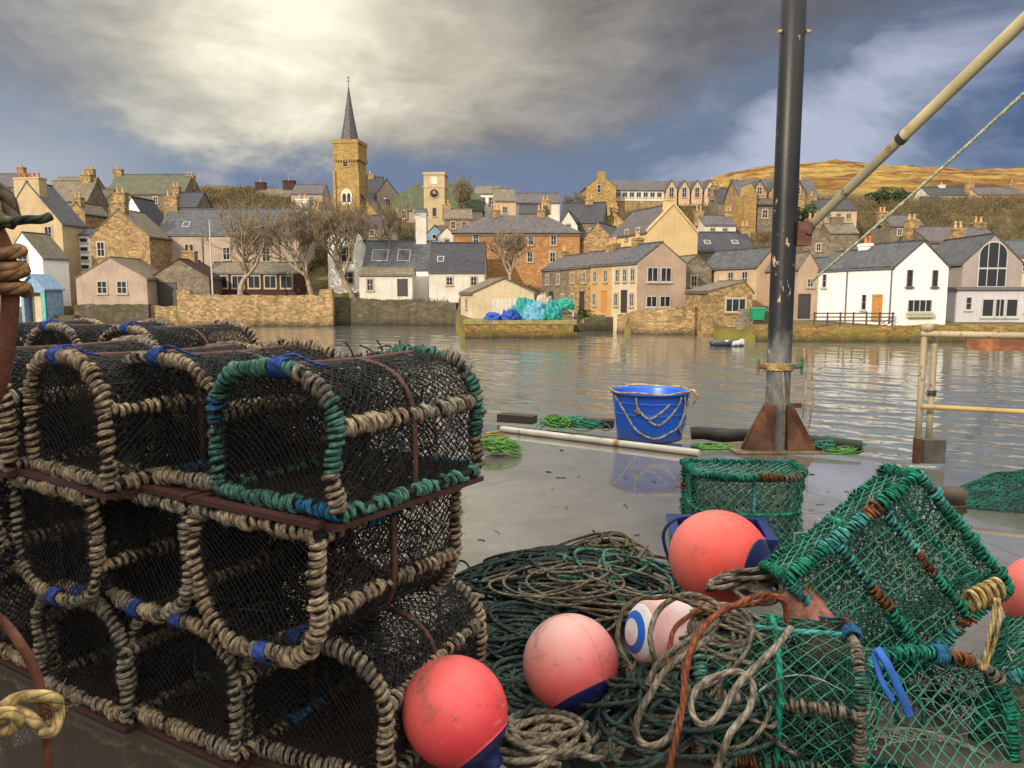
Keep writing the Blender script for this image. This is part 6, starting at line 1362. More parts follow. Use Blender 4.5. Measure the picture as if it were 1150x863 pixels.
def ropes():
    c = PZ(640, 668, .12); heap('rope_heap', 'big heap of dark green rope spread behind the pink buoy', (c[0] - .02, c[1] + .12), .55, .46, .24, 120, .09, .26, .0075, DKROPE, 3)
    c = PZ(655, 655, .16); heap('rope_heap', 'teal rope running through the dark rope heap', (c[0] + .05, c[1] + .05), .50, .34, .29, 9, .12, .30, .0078, TEALROPE, 14)
    c = PZ(650, 690, .12); heap('rope_heap', 'loose grey brown strands lying over the dark rope heap', (c[0], c[1] + .10), .62, .48, .27, 24, .06, .30, .0062, BRROPE, 44)
    c = PZ(560, 715, .08); heap('rope_heap', 'dark teal rope loops filling the gap between the black creels and the pink buoy', (c[0] + .04, c[1] + .02), .34, .30, .16, 60, .06, .20, .0072, DKROPE, 51)
    c = PZ(690, 640, .14); heap('rope_heap', 'olive brown rope coiled at the back of the dark rope heap', (c[0], c[1] + .1), .36, .26, .26, 34, .08, .18, .0075, OLROPE, 5)
    c = PZ(590, 790, .08); heap('rope_heap', 'dark rope loops between the red and the pink buoy', (c[0] + .02, c[1] + .1), .30, .28, .10, 44, .08, .20, .0085, DKROPE, 6)
    c = PZ(620, 830, .06); heap('rope_heap', 'thick grey rope loops in front of the pink buoy', (c[0] - .02, c[1] + .0), .24, .16, .11, 11, .10, .22, .0105, BRROPE, 16)
    c = PZ(790, 790, .15); heap('rope_heap', 'large tangle of brown grey rope in the middle foreground', (c[0] + .06, c[1] + .10), .30, .28, .42, 84, .06, .18, .0070, BRROPE, 7)
    c = PZ(760, 820, .10); heap('rope_heap', 'dark rope under the brown grey tangle', (c[0] + .06, c[1] + .12), .36, .36, .27, 74, .08, .20, .0075, DKROPE, 8)
    c = PZ(850, 660, .3); heap('rope_heap', 'grey rope coil on top of the tangle beside the coral buoy', (c[0] - .03, c[1] - .10), .17, .14, .12, 16, .06, .12, .0095, GREYROPE, 9, zb=.28)
    def run(name, label, pts, rad, mat, cat='rope'):
        P = spline([PY(*p) for p in pts], .012); P += smooth_noise(len(P), 9, .003, int(pts[0][0])); mb = MB(); mb.tube(P, rad, 8); tag(mb.build(name, mat), label, cat)
    run('rope', 'orange rope looping over the tangle and down to the bottom edge', [(884, 700, 2.2), (880, 678, 2.2), (862, 670, 2.2), (835, 676, 2.15), (800, 694, 2.1), (778, 722, 2.03), (770, 760, 1.98), (766, 800, 1.93), (757, 840, 1.88), (748, 900, 1.85)], .0085, ORROPE)
    run('rope', 'second orange rope curling along the top of the tangle', [(755, 745, 2.2), (757, 710, 2.25), (775, 690, 2.28), (810, 682, 2.28), (845, 680, 2.22), (868, 672, 2.18)], .0075, ORROPE)
    run('rope', 'grey rope making a long loop down the front of the tangle', [(888, 705, 2.08), (870, 728, 2.0), (840, 760, 1.95), (812, 796, 1.92), (790, 812, 1.92), (776, 800, 1.94), (778, 780, 1.97), (800, 762, 2.0), (828, 752, 2.0), (846, 770, 1.95), (840, 800, 1.9), (815, 830, 1.86), (800, 880, 1.83)], .0095, GREYROPE)
    run('rope', 'pale grey rope hanging in a U at the left of the tangle', [(800, 715, 2.1), (770, 735, 2.05), (738, 768, 2.0), (718, 800, 1.97), (714, 825, 1.95), (728, 838, 1.93), (752, 826, 1.93), (766, 800, 1.95), (772, 770, 1.99)], .0098, BRROPE)
    run('rope', 'loop of brown rope standing round the pale ringed buoy', [(712, 752, 2.20), (694, 722, 2.24), (700, 686, 2.30), (726, 670, 2.32), (760, 674, 2.26), (790, 684, 2.22), (815, 694, 2.18)], .0075, OLROPE)
    run('rope', 'grey rope arching over the pale buoy', [(735, 750, 2.16), (731, 712, 2.20), (742, 682, 2.25), (774, 668, 2.27), (806, 680, 2.24), (802, 702, 2.18), (768, 722, 2.15), (742, 740, 2.14), (726, 770, 2.12)], .009, BRROPE)
    run('rope', 'thin dark loop of twine standing beside the black creels', [(497, 650, 2.7), (505, 634, 2.72), (520, 631, 2.75), (528, 645, 2.75), (524, 660, 2.7), (508, 664, 2.65)], .004, DKROPE, 'twine')
ropes()
def stakes():
    mb = MB()
    for k, (a, b) in enumerate((((716, 628, 2.9), (728, 612, 2.95)), ((700, 632, 2.9), (690, 622, 2.92)))): mb.tube([PY(*a), PY(*b)], [.010, .004], 6)
    tag(mb.build('driftwood_stick', mat_plain('grey_wood', (.12, .11, .08, 1), .9)), 'short grey sticks poking up out of the rope heap', 'sticks')
stakes()

# ------------------------------------------------------------------ things along the quay edge
def tub_mat():
    m, t, b = new_mat('blue_tub_plastic'); co = objco(t)
    c = t.ramp(t.noise(co, 3, 5), [(.3, (.010, .10, .60, 1)), (.7, (.014, .13, .74, 1))])
    sc_ = t.maprange(t.noise(t.vm('MULTIPLY', co, (1, 1, .25)), 22, 6, .75), .60, .70, 0, .55); c = t.mix(sc_, c, (.16, .26, .55, 1))
    s = t.node('ShaderNodeSeparateXYZ'); t.put(s.inputs[0], co); mud = t.maprange(t.m('ADD', s.outputs[2], t.m('MULTIPLY', t.noise(co, 9, 5, .7), .22)), .10, .24, .7, 0); c = t.mix(mud, c, (.10, .09, .09, 1))
    t.put(b.inputs['Base Color'], c); t.put(b.inputs['Roughness'], t.maprange(sc_, 0, .5, .35, .7)); t.put(b.inputs['Normal'], t.bump(t.noise(co, 7, 4), .35, .02)); return m
BLUEPL = tub_mat()
def tub():
    p = PZ(735, 498, 0); t = thing('tub', 'royal blue plastic tub wrapped in pale rope standing on the wet deck', 'tub', (p[0], p[1] + .28, 0), R(8))
    s = (p[1] + .28) / F; rb, rt, h = 36 * s, 42.5 * s, .46
    mb = MB(); mb.lathe([(1e-4, .012), (rb * .93, .012), (rb, .0), (rb + .006, .02)] + [(rb + (rt - rb) * u, h * u) for u in np.linspace(.1, 1, 8)] + [(rt + .016, h - .012), (rt + .018, h + .008), (rt - .004, h + .010), (rt - .012, h - .01), (rb - .012, .03), (1e-4, .03)], 48)
    for zz in (.26, .37):
        rr = rb + (rt - rb) * zz / h; mb.lathe([(rr, zz - .012), (rr + .006, zz - .008), (rr + .006, zz + .008), (rr, zz + .012)], 48)
    mb.build('body', BLUEPL, t)
    def on(a, z, off=.012): rr = rb + (rt - rb) * z / h + off; return (rr * math.cos(R(a)), rr * math.sin(R(a)), z)
    mb = MB(); 
    for pts in ([(-170, .43), (-150, .30), (-128, .12), (-100, .05), (-75, .10), (-55, .16), (-35, .32), (-28, .44)], [(-128, .44), (-126, .34), (-110, .24), (-92, .30), (-78, .38)], [(-110, .22), (-95, .18), (-80, .24), (-62, .36), (-58, .44)], [(-50, .45), (-44, .30), (-52, .14), (-40, .08), (-20, .18), (-8, .30), (5, .44)]):
        mb.tube(spline([on(a, z) for a, z in pts], .015), .0115, 6)
    mb.build('rope_garland', WHROPE, t)
    a = np.linspace(0, 2 * math.pi, 60)[:-1]; mb = MB(); mb.tube(np.column_stack([(rt + .012) * np.cos(a), (rt + .012) * np.sin(a), h + .014 + .008 * np.sin(a * 5)]), .009, 6, closed=True)
    mb.tube(spline([(rt, -.02, h + .01), (rt + .07, -.04, h + .0), (rt + .09, -.05, h - .07), (rt + .04, -.06, h - .14)], .012), .010, 6); mb.build('rim_rope', YELROPE, t)
    mb = MB(); mb.lathe([(0, -.02), (.028, -.015), (.03, .01), (.02, .03), (0, .035)], 12, M=Matrix.Translation(on(-126, .30, .02))); mb.build('knot', YELROPE, t)
tub()
def edge_pipe():
    a = PZ(563, 482, .03); b = PZ(785, 509, .03); mb = MB(); mb.tube(resample(np.array([a, b]), .1), .032, 12); o = mb.build('plastic_pipe', mat_chipped('white_pipe', (.62, .58, .50, 1), (.35, .22, .10, 1), .35, 7)); tag(o, 'long dirty white pipe lying along the deck in front of the blue tub', 'pipe')
    mb = MB(); P = resample(np.array([PZ(776, 487, .07), PZ(860, 491, .07)]), .06); P[:, 2] += .01 * np.sin(np.arange(len(P))); mb.tube(P, .062, 12); tag(mb.build('rubber_fender', mat_plain('black_rubber', (.035, .03, .026, 1), .6, .4, 6, bump=.5, bscale=25)), 'black rubber fender lying along the quay edge left of the pole', 'fender', 'rubber fenders on the quay edge')
    mb = MB(); mb.tube(resample(np.array([PZ(912, 494, .075), PZ(966, 500, .06)]), .05), [.06], 12) if False else mb.tube(resample(np.array([PZ(908, 495, .075), PZ(968, 502, .055)]), .05), .055, 12); tag(mb.build('rubber_fender', mat_plain('black_rubber', (.035, .03, .026, 1), .6)), 'short dark fender just behind the green net at the foot of the pole', 'fender', 'rubber fenders on the quay edge')
    # timber kerb blocks on the edge
    K = mat_plain('dark_kerb_timber', (.06, .045, .032, 1), .8, .4, 3, bump=.5, bscale=20)
    ks = ((560, 476, 600, 479), (616, 480, 690, 484), (792, 494, 826, 497), (832, 497, 862, 500))
    for k, (x0, y0, x1, y1) in enumerate(ks):
        a, b = PZ(x0, y0, 0), PZ(x1, y1, 0); d = b - a; L = np.linalg.norm(d); mb = MB(); mb.box((0, -.05, 0), (L, .10, .085)); o = mb.build('kerb_block', K); o.location = V3(a + np.array([0, .14, .002])); o.rotation_euler = (0, 0, math.atan2(d[1], d[0])); tag(o, ['kerb block at the far left behind the green nets', 'kerb block under the green net left of the tub', 'short kerb block right of the blue tub', 'short kerb block next to the rusty pole foot'][k], 'kerb', 'timber kerb blocks along the quay edge')
edge_pipe()
def net_pile(name, label, px, py, rx, ry, h, mats, seed, turns=70, rad=.006, dy=.1):
    c = PZ(px, py, 0); o = heap(name, label, (c[0], c[1] + dy), rx, ry, h, turns, .03, .12, rad, mats, seed, 'net', step=.014, sides=5); return o
LIMENET = mat_net('lime_net', (.16, .36, .07, 1), (.04, .14, .04, 1)); SEANET = mat_net('sea_green_net', (.07, .34, .22, 1), (.02, .12, .08, 1)); YELNET = mat_net('yellow_net', (.50, .42, .10, 1), (.2, .15, .05, 1))
net_pile('net_bundle', 'lime green bundle of netting on the deck right of the black creels', 558, 512, .24, .28, .13, LIMENET, 31, 90); net_pile('net_bundle', 'yellow cord in the lime green net bundle', 556, 508, .20, .22, .16, YELNET, 32, 12)
net_pile('net_bundle', 'sea green netting strewn behind the white pipe', 640, 486, .42, .16, .13, SEANET, 33, 110, dy=.16); net_pile('net_bundle', 'lime strands over the sea green netting', 628, 487, .36, .14, .15, LIMENET, 34, 30, dy=.14)
net_pile('net_bundle', 'wisps of green net at the right end of the white pipe', 800, 506, .30, .06, .03, LIMENET, 35, 26); net_pile('net_bundle', 'dark green net heaped behind the rusty pole foot', 940, 508, .34, .14, .10, SEANET, 36, 80); net_pile('net_bundle', 'yellow green weed under the net at the pole foot', 955, 512, .20, .07, .05, LIMENET, 37, 24)

STEELP = mat_chipped('dark_grey_paint', (.026, .027, .030, 1), (.30, .27, .21, 1), .30, 5, .30, .0)
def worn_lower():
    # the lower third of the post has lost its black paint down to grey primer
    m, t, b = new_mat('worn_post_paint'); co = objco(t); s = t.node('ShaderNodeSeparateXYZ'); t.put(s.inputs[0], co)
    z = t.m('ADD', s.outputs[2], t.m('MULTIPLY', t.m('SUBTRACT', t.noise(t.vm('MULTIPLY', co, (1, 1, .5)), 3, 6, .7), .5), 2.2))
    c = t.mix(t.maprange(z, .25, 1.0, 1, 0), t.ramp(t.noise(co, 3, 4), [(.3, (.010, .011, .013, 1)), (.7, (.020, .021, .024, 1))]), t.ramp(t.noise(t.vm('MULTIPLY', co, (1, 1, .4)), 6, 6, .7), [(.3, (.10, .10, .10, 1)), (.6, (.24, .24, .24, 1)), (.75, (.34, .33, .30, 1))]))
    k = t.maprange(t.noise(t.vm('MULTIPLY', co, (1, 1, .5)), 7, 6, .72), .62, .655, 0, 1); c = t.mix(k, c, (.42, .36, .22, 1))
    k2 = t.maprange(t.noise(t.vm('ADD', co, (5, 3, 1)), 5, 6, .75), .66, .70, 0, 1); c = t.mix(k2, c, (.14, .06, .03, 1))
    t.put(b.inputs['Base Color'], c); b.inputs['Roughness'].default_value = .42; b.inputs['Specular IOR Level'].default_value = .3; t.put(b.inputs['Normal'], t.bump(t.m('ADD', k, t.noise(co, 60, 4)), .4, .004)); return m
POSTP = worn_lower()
GALV = mat_chipped('galvanised_yellowed', (.34, .31, .22, 1), (.14, .085, .04, 1), .12, 6, .4, .35)
RUSTP = mat_rust('rust_plate', (.13, .055, .028, 1), (.045, .025, .018, 1), (.27, .12, .05, 1), 5)
CREAMP = mat_chipped('cream_paint', (.30, .25, .165, 1), (.15, .065, .03, 1), .45, 9, .6)
def mast():
    p = PZ(876, 508, 0); x, y = p[0], p[1] + .12; t = thing('crane_post', 'dark grey steel post with chipped paint and rusty triangular foot plates', 'post', (x, y, 0)); rr = 13.2 * y / F
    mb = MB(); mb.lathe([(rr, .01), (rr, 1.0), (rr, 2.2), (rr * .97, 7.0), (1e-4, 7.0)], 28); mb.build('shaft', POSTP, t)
    for a in (-168, -22, 78):
        mb = MB(); prf = [(rr * .7, .012), (rr + .23, .012), (rr + .23, .05), (rr + .02, .43), (rr * .7, .43)]; M = Matrix.Rotation(R(a), 4, 'Z') @ Matrix.Rotation(math.pi / 2, 4, 'X')
        mb.poly_prism(prf, 'z', -.012, .012, 0, M); mb.build('gusset_plate', RUSTP, t)
    # folded triangular plates that read as the rusty foot
    for sg in (-1, 1):
        mb = MB(); q = [(sg * .06, -rr - .035), (sg * .32, -.11)]; v = [(q[0][0], q[0][1], .0), (q[1][0], q[1][1], .0), (q[1][0] * .93, q[1][1], .06), (sg * .13, -.03, .42), (sg * .05, -rr - .02, .42)]
        w_ = [(a, b + .02, c) for a, b, c in v]; mb.addq(v + w_, [(0, 1, 6, 5), (1, 2, 7, 6), (2, 3, 8, 7), (3, 4, 9, 8), (4, 0, 5, 9)], smooth=False); mb.addt(v, [(0, 1, 2), (0, 2, 3), (0, 3, 4)]); mb.addt(w_, [(2, 1, 0), (3, 2, 0), (4, 3, 0)]); mb.build('foot_plate', RUSTP, t)
    mb = MB(); mb.box((-.42, -.24, .003), (.40, .22, .014)); mb.build('base_plate', mat_rust('base_rust', (.17, .12, .07, 1), (.08, .06, .04, 1), (.28, .22, .13, 1), 6), t)
    H = lambda py: PY(885, py, y)[2]
    for k, (pyc) in enumerate((412,)):
        mb = MB(); z = H(pyc); a = np.linspace(0, 2 * math.pi * 4, 100); mb.tube(np.column_stack([(rr + .014) * np.cos(a), (rr + .014) * np.sin(a), z - .03 + .06 * a / a[-1]]), .011, 6); mb.build('rope_band', YELROPE, t)
        for sg in (-1, 1): mb = MB(); mb.tube([(sg * (rr + .0), -.02, z), (sg * (rr + .09), -.03, z + .005)], .02, 8); mb.tube([(sg * (rr + .09), -.03, z + .07), (sg * (rr + .09), -.03, z - .07)], .013, 8); mb.build('cleat', RUSTP if sg < 0 else mat_rope('green_band', (.05, .2, .1, 1)), t)
    for py_ in (37,):
        mb = MB(); z = H(py_)
        for sg in (-1, 1): mb.tube([(sg * rr, -.03, z), (sg * (rr + .035), -.03, z)], .017, 8, ref=(0, 0, 1))
        mb.build('bolt', YELROPE, t)
    # hinge lugs for the boom
    mb = MB(); z = H(262); mb.box((rr - .02, -.10, z - .11), (rr + .10, -.06, z + .09)); mb.box((rr - .02, -.0, z - .11), (rr + .10, .04, z + .09)); mb.tube([(rr + .06, -.14, z), (rr + .06, .08, z)], .02, 8, ref=(1, 0, 0)); mb.build('hinge', RUSTBAR, t)
    mb = MB(); 
    for k, (py0, py1, sx) in enumerate(((392, 470, 14), (408, 480, 22), (415, 500, -10))): mb.tube(spline([PY(889 + sx, py0, y - .16) - np.array([x, y, 0]), PY(891 + sx, (py0 + py1) / 2, y - .17) - np.array([x, y, 0]), PY(889 + sx * .9, py1, y - .15) - np.array([x, y, 0])], .03), .006, 5)
    mb.build('hanging_cord', YELROPE, t)
    mb = MB(); z = H(455); mb.box((rr - .02, -.05, z - .02), (rr + .10, -.0, z + .02)); mb.build('hook', RUSTBAR, t)
    # boom
    A = PY(908, 256, y); B = PY(1150, 23, y - 1.9); d = (B - A) / np.linalg.norm(B - A); L = np.linalg.norm(B - A)
    t2 = thing('boom', 'pale yellowish steel boom rising to the right from the dark post', 'boom', A); A0 = np.zeros(3)
    j = d * L * .52
    mb = MB(); mb.tube([A0, d * .1, j], .038, 14); mb.build('lower_tube', GALV, t2)
    mb = MB(); mb.tube([j, d * (L + 3.0)], .042, 14); mb.build('upper_tube', mat_chipped('boom_cream', (.44, .38, .22, 1), (.2, .14, .06, 1), .08, 5, .45), t2)
    mb = MB(); mb.tube([j - d * .02, j + d * .03], .047, 14); mb.build('joint_collar', STEELP, t2)
    mb = MB(); mb.tube([-d * .07, d * .03], .052, 14); mb.build('end_cap', RUSTBAR, t2)
    P = [PY(912, 316, y - .12), PY(945, 283, y - .25), PY(1150, 95, y - 1.75)]; e = P[2] + (P[2] - P[1]) * .8
    n = 40; u = np.linspace(0, 1, n)[:, None]; pth = P[0] * (1 - u) + e * u; pth[:, 2] -= .05 * np.sin(math.pi * u[:, 0]); mb = MB(); mb.tube(pth, .011, 7); tag(mb.build('stay_rope', mat_rope('pale_green_rope', (.38, .42, .28, 1), (.22, .24, .16, 1), .03)), 'thin pale green rope running up to the right below the boom', 'rope')
mast()
def railing():
    p = PZ(1029, 522, 0); p2 = PZ(1044, 520, 0); Y = p[1]; t = thing('railing', 'old cream painted tube railing with a rusty board under its top rail', 'railing', (p[0], p[1], 0)); H = lambda py: PY(1030, py, Y)[2]; s = Y / F
    e = PY(1200, 377, Y - .42); d = e - PY(1030, 377, Y); L0 = d[:2] / np.linalg.norm(d[:2]); D3 = np.array([L0[0], L0[1], 0])
    q2 = np.array([p2[0] - p[0], p2[1] - p[1] + .04, 0])
    for o_, nm in ((np.zeros(3), 0), (q2, 1)):
        mb = MB(); mb.tube([o_ + (0, 0, .01), o_ + (0, 0, H(374))], .025, 12, ref=(1, 0, 0)); mb.build('post', CREAMP, t)
    mb = MB(); mb.lathe([(.034, .012), (.034, .20), (.03, .22)], 14); mb.build('rusty_sleeve', RUSTP, t)
    mb = MB(); mb.tube([(-.03, 0, H(375)), tuple(D3 * 3.2 + (0, 0, H(375)))], .025, 12, ref=(0, 0, 1)); mb.build('top_rail', CREAMP, t)
    mb = MB(); mb.tube([(0, -.03, H(456)), tuple(D3 * 3.2 + (0, -.03, H(456)))], .020, 12, ref=(0, 0, 1)); mb.build('mid_rail', mat_chipped('yellow_rail', (.36, .25, .09, 1), (.16, .08, .03, 1), .35, 9), t)
    a0 = D3 * .30; n_ = np.array([L0[1], -L0[0], 0]); v = []
    for pt in (a0, D3 * 3.2):
        for off, z in ((-.012, H(392)), (.012, H(392)), (.012, H(379.5)), (-.012, H(379.5))): v.append(pt + n_ * off + (0, 0, z))
    mb = MB(); mb.addq(v, [(0, 1, 2, 3), (7, 6, 5, 4), (0, 4, 5, 1), (1, 5, 6, 2), (2, 6, 7, 3), (3, 7, 4, 0)], smooth=False); mb.build('rusty_board', mat_rust('orange_rust', (.17, .05, .012, 1), (.05, .018, .009, 1), (.38, .15, .035, 1), 9, .6), t)
    mb = MB(); mb.lathe([(1e-4, .0), (.05, .0), (.05, .05), (.03, .06), (1e-4, .06)], 12, M=Matrix.Translation((.02, -.0, H(372)))); mb.build('post_cap', CREAMP, t)
    mb = MB(); mb.box((q2[0] - .08, q2[1] - .09, .004), (q2[0] + .10, q2[1] + .09, .20)); mb.build('concrete_foot', mat_plain('footing', (.16, .14, .11, 1), .85, .3), t)
    mb = MB(); a = np.linspace(0, 6.28 * 3, 50); mb.tube(np.column_stack([q2[0] + .034 * np.cos(a), q2[1] + .034 * np.sin(a), H(447) + .05 * a / 19]), .006, 6); mb.build('twine', DKROPE, t)
railing()
def right_nets():
    c = PZ(1130, 566, 0)
    rg = np.random.default_rng(4); mb = MB()
    def f(u, v):
        x = (u - .5) * 1.5; y = (v - .5) * .62; hgt = .20 * np.sin(math.pi * np.clip(u, 0, 1)) ** .7 * np.sin(math.pi * np.clip(v, 0, 1)) ** .7; n = smooth_noise(len(u), 4, .012, 9); wob = .05 * np.sin(u * 23 + v * 9) * np.sin(v * 17) * (hgt / .2)
        return np.column_stack([c[0] + .40 + x + .18 * (v - .5), c[1] + .1 + y * (0.25 + np.sin(math.pi * np.clip(u, .02, 1)) ** .6), .006 + hgt + wob * .5]) + n * .3
    net_panel(mb, f, 90, 46, .0035, 0, 5, jit=1.0); net_panel(mb, f, 76, 40, .0032, 1, 6, jit=1.3)
    tag(mb.build('net_bundle', [mat_net('bottle_green_net', (.03, .22, .15, 1), (.008, .07, .05, 1)), DGREENNET]), 'bottle green net heaped on the deck by the railing', 'net')
    # dark blue crate behind the coral buoy
    q = PZ(800, 632, 0); t = thing('fish_box', 'dark blue plastic fish box half hidden behind the coral buoy', 'fish box', (1.02, 3.66, .004), R(-8)); BB = mat_plain('navy_plastic', (.012, .03, .14, 1), .45, .2)
    mb = MB(); w, d, h, k = .46, .34, .235, .02
    mb.box((-w/2, -d/2, 0), (w/2, d/2, k)); mb.box((-w/2, -d/2, k), (w/2, -d/2 + k, h)); mb.box((-w/2, d/2 - k, k), (w/2, d/2, h)); mb.box((-w/2, -d/2 + k, k), (-w/2 + k, d/2 - k, h)); mb.box((w/2 - k, -d/2 + k, k), (w/2, d/2 - k, h)); mb.box((-w/2 - .015, -d/2 - .015, h), (w/2 + .015, -d/2 + .03, h + .025)); mb.box((-w/2 - .015, d/2 - .03, h), (w/2 + .015, d/2 + .015, h + .025)); mb.box((-w/2 - .015, -d/2 + .031, h), (-w/2 + .03, d/2 - .031, h + .025)); mb.box((w/2 - .03, -d/2 + .031, h), (w/2 + .015, d/2 - .031, h + .025)); mb.build('body', BB, t)
    mb = MB(); mb.tube(spline([(-w/2 - .01, -d/2, .10), (-w/2 - .05, -d/2 - .01, .26), (-w/2 + .01, -d/2, .34), (-w/2 + .12, -d/2 + .02, .35)], .015), .008, 6); mb.build('handle', BB, t)
    # short post stump behind the leaning creel
    s = PZ(1084, 600, 0); t = thing('bollard', 'stubby weathered bollard behind the leaning green creel', 'bollard', (s[0], s[1] + .15, 0)); mb = MB(); mb.lathe([(.06, .004), (.07, .03), (.06, .05), (.055, .16), (.075, .18), (.08, .21), (.06, .235), (1e-4, .24)], 20); mb.build('post', mat_rust('weathered_iron', (.10, .07, .05, 1), (.05, .04, .03, 1), (.2, .13, .08, 1), 8), t)
    mb = MB(); a = np.linspace(0, 6.28 * 3, 60); mb.tube(np.column_stack([.070 * np.cos(a), .070 * np.sin(a), .09 + .05 * a / 19]), .012, 6); mb.build('mooring_turns', OLROPE, t)
right_nets()
def left_hook():
    # rusty bent bar with rope turns at the left edge, close to the camera
    t = thing('iron_hoop', 'rusty bent iron bar bound with tan rope at the left edge', 'iron bar', (0, 0, 0)); Y = 1.25
    mb = MB(); _q = PY(-75, 640, Y); P = spline([(_q[0] + .02, Y + .02, .0), (_q[0] + .01, Y + .01, .3), (_q[0], Y, .7), PY(-60, 560, Y), PY(-22, 480, Y), PY(2, 420, Y), PY(9, 372, Y), PY(12, 330, Y), PY(9, 295, Y), PY(-3, 262, Y), PY(-22, 238, Y)], .01); mb.tube(P, .013, 10); mb.build('bar', mat_rust('red_rust_bar', (.13, .04, .022, 1), (.05, .018, .012, 1), (.22, .085, .045, 1), 14), t)
    s = Y / F; ax = np.array([0, 0, 1.0])
    for k, (py0, py1, rc) in enumerate(((332, 284, .017),)):
        n = 150; a = np.linspace(0, 2 * math.pi * 4.2, n); z = np.linspace(0, 1, n); cx = np.interp(z, [0, 1], [11, 4]); c = np.array([PY(x_, py0 + (py1 - py0) * q, Y) for x_, q in zip(cx, z)])
        mb = MB(); mb.tube(c + np.column_stack([rc * 1.45 * np.cos(a), rc * 1.3 * np.sin(a), .006 * np.sin(a * .5 + 1)]), .0105, 8, ref=(0, 0, 1)); mb.build('rope_turns', mat_rope('tawny_rope', (.34, .19, .085, 1), (.12, .065, .03, 1), .025), t)
    mb = MB(); mb.tube(spline([PY(-8, 256, Y), PY(10, 250, Y - .02), PY(30, 247, Y - .03), PY(46, 247, Y - .03), PY(57, 243, Y - .02)], .006), np.concatenate([[.006], np.full(3, .007), [.004]]) if False else .0072, 7); mb.build('rope_tail', mat_rope('dark_green_tail', (.07, .085, .06, 1), (.03, .04, .03, 1), .02), t)
    mb = MB(); mb.tube(spline([PY(-30, 205, Y), PY(-8, 210, Y), PY(8, 222, Y), PY(14, 240, Y), PY(18, 250, Y)], .006), .012, 7); mb.tube(spline([PY(-20, 240, Y), PY(0, 246, Y - .02), PY(16, 252, Y - .02)], .006), .010, 7); mb.build('knot', OLROPE, t)
    Y = 1.45; t = thing('iron_rod', 'curved rusty rod with a frayed straw rope knot at the lower left', 'iron rod', (0, 0, 0))
    mb = MB(); _g = PY(53, 960, Y); P = spline([PY(-75, 640, 1.27), PY(-45, 662, 1.38), PY(0, 696, Y), PY(22, 722, Y), PY(38, 752, Y), PY(48, 785, Y), PY(52, 815, Y), PY(53, 850, Y), _g, (_g[0], _g[1], .0)], .01); mb.tube(P, .0095, 10); mb.build('rod', bpy.data.materials['red_rust_bar'], t)
    mb = MB(); mb.tube(spline([PY(-30, 835, Y - .03), PY(-10, 812, Y - .03), PY(12, 788, Y - .03), PY(38, 782, Y - .03), PY(62, 786, Y - .01), PY(64, 806, Y + .01), PY(50, 818, Y - .02), PY(40, 812, Y - .04), PY(22, 800, Y - .04), PY(0, 806, Y - .05), PY(-20, 815, Y - .05)], .006), .0125, 9); mb.tube(spline([PY(-40, 812, Y - .05), PY(-15, 806, Y - .06), PY(8, 800, Y - .06), PY(20, 806, Y - .06), PY(14, 818, Y - .05), PY(-15, 828, Y - .05), PY(-40, 835, Y - .05)], .006), .012, 9); mb.tube(spline([PY(44, 778, Y + .02), PY(56, 792, Y + .03), PY(66, 800, Y + .0), PY(60, 822, Y - .03), PY(44, 822, Y - .04)], .006), .011, 9)
    rg = np.random.default_rng(3); A = np.array([PY(62, 795, Y)] * 26) + rg.normal(size=(26, 3)) * .008; B = A + rg.normal(size=(26, 3)) * .02; mb.segs(A, B, .0012); mb.build('rope_knot', YELROPE, t)
left_hook()
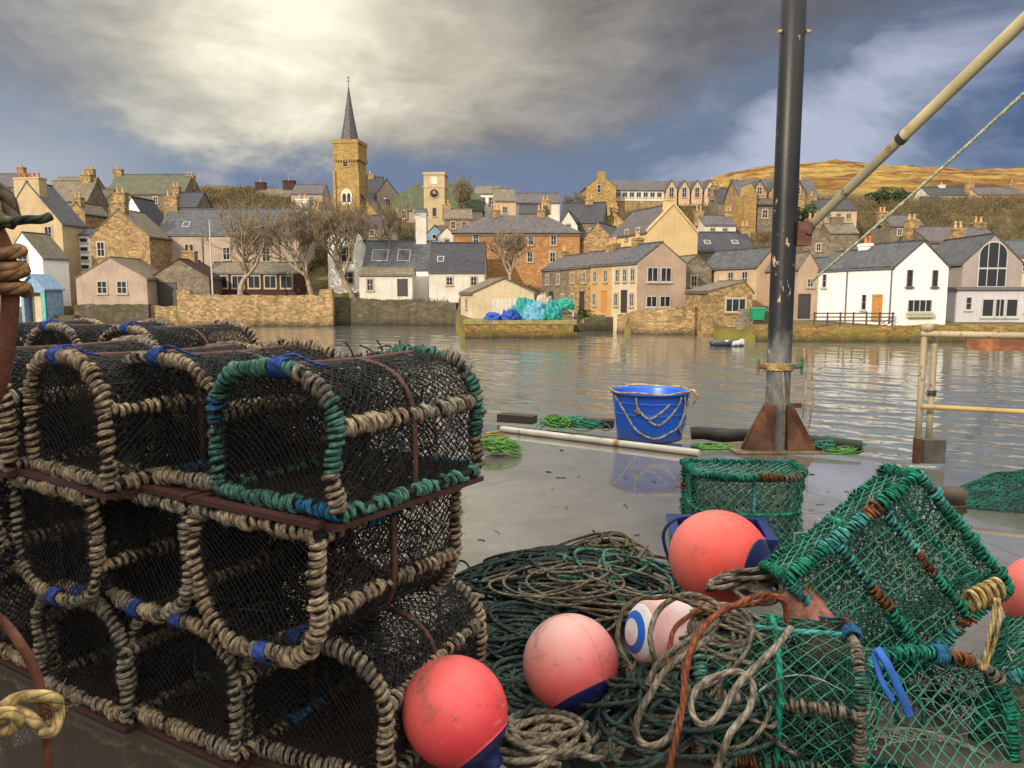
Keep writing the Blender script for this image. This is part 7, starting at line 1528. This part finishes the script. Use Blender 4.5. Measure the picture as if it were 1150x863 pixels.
# weed and rubbish on top of the stacked creels
def weed():
    rg = np.random.default_rng(12); mb = MB()
    for (px, py, Y) in ((300, 402, 2.75), (330, 403, 2.8), (360, 404, 2.8), (408, 400, 2.85), (448, 392, 2.9), (390, 402, 2.8), (285, 404, 2.75), (430, 399, 2.9), (180, 398, 3.1), (215, 402, 3.0)):
        for _ in range(16):
            c = PY(px + rg.normal() * 6, py + abs(rg.normal()) * 5, Y); d = rg.normal(size=3) * .014; mb.tube(spline([c, c + d + (0, 0, .012), c + d * 2.2], .006), .0035, 4)
    tag(mb.build('seaweed', mat_net('brown_weed', (.09, .055, .03, 1), (.03, .02, .014, 1))), 'scraps of dried brown weed on top of the stacked black creels', 'seaweed', kind='stuff')
weed()

# ------------------------------------------------------------------ unseen shed-shaped block, added behind the viewer to shade the quay
def build_shade_block():
    a = math.atan2(SUN_AZ[0], -SUN_AZ[1]); c = np.array([SUN_AZ[0], SUN_AZ[1]]) * 23.5
    t = thing('shade_block', 'tall grey unseen block added behind the quay to shade it', 'shade blocker', (c[0], c[1], 0), math.atan2(SUN_AZ[1], SUN_AZ[0]) + math.pi / 2)
    w, d, h = 34, 12, SHADE_H; mb = MB(); mb.poly_prism([(0, 0), (d, 0), (d, h - 2.5), (d / 2, h), (0, h - 2.5)], 'x', -w / 2, w / 2); mb.build('wall', GREYW, t)
    rb = MB()
    for y0, sg in ((0, -1), (d, 1)): rb.poly_prism([(d/2, h + .02), (d/2, h + .2), (y0 + sg * .3, h - 2.45), (y0 + sg * .3, h - 2.63)], 'x', -w/2 - .3, w/2 + .3)
    rb.build('roof', SLATE, t)
    mb = MB(); mb.box((-2.5, d + .003, 0), (2.5, d + .08, 4)); mb.build('door', DOORD, t)
SHADE_H = 9.6
build_shade_block()
def scraps():
    rg = np.random.default_rng(21); mb = MB()
    for k in range(45):
        px, py = rg.uniform(480, 1080), rg.uniform(505, 640); p = PZ(px, py, .004); a = rg.uniform(0, 6.28); L = rg.uniform(.02, .09); d = np.array([math.cos(a), math.sin(a), 0]) * L
        mb.tube(spline([p, p + d * .5 + rg.normal(size=3) * np.array([.012, .012, 0]), p + d], .01), rg.choice([.002, .003, .0045]), 4, int(rg.integers(0, 3)))
    tag(mb.build('deck_litter', [DKROPE, BRROPE, OLROPE]), 'scraps of twine and weed scattered over the wet quay deck', 'litter', kind='stuff')
scraps()
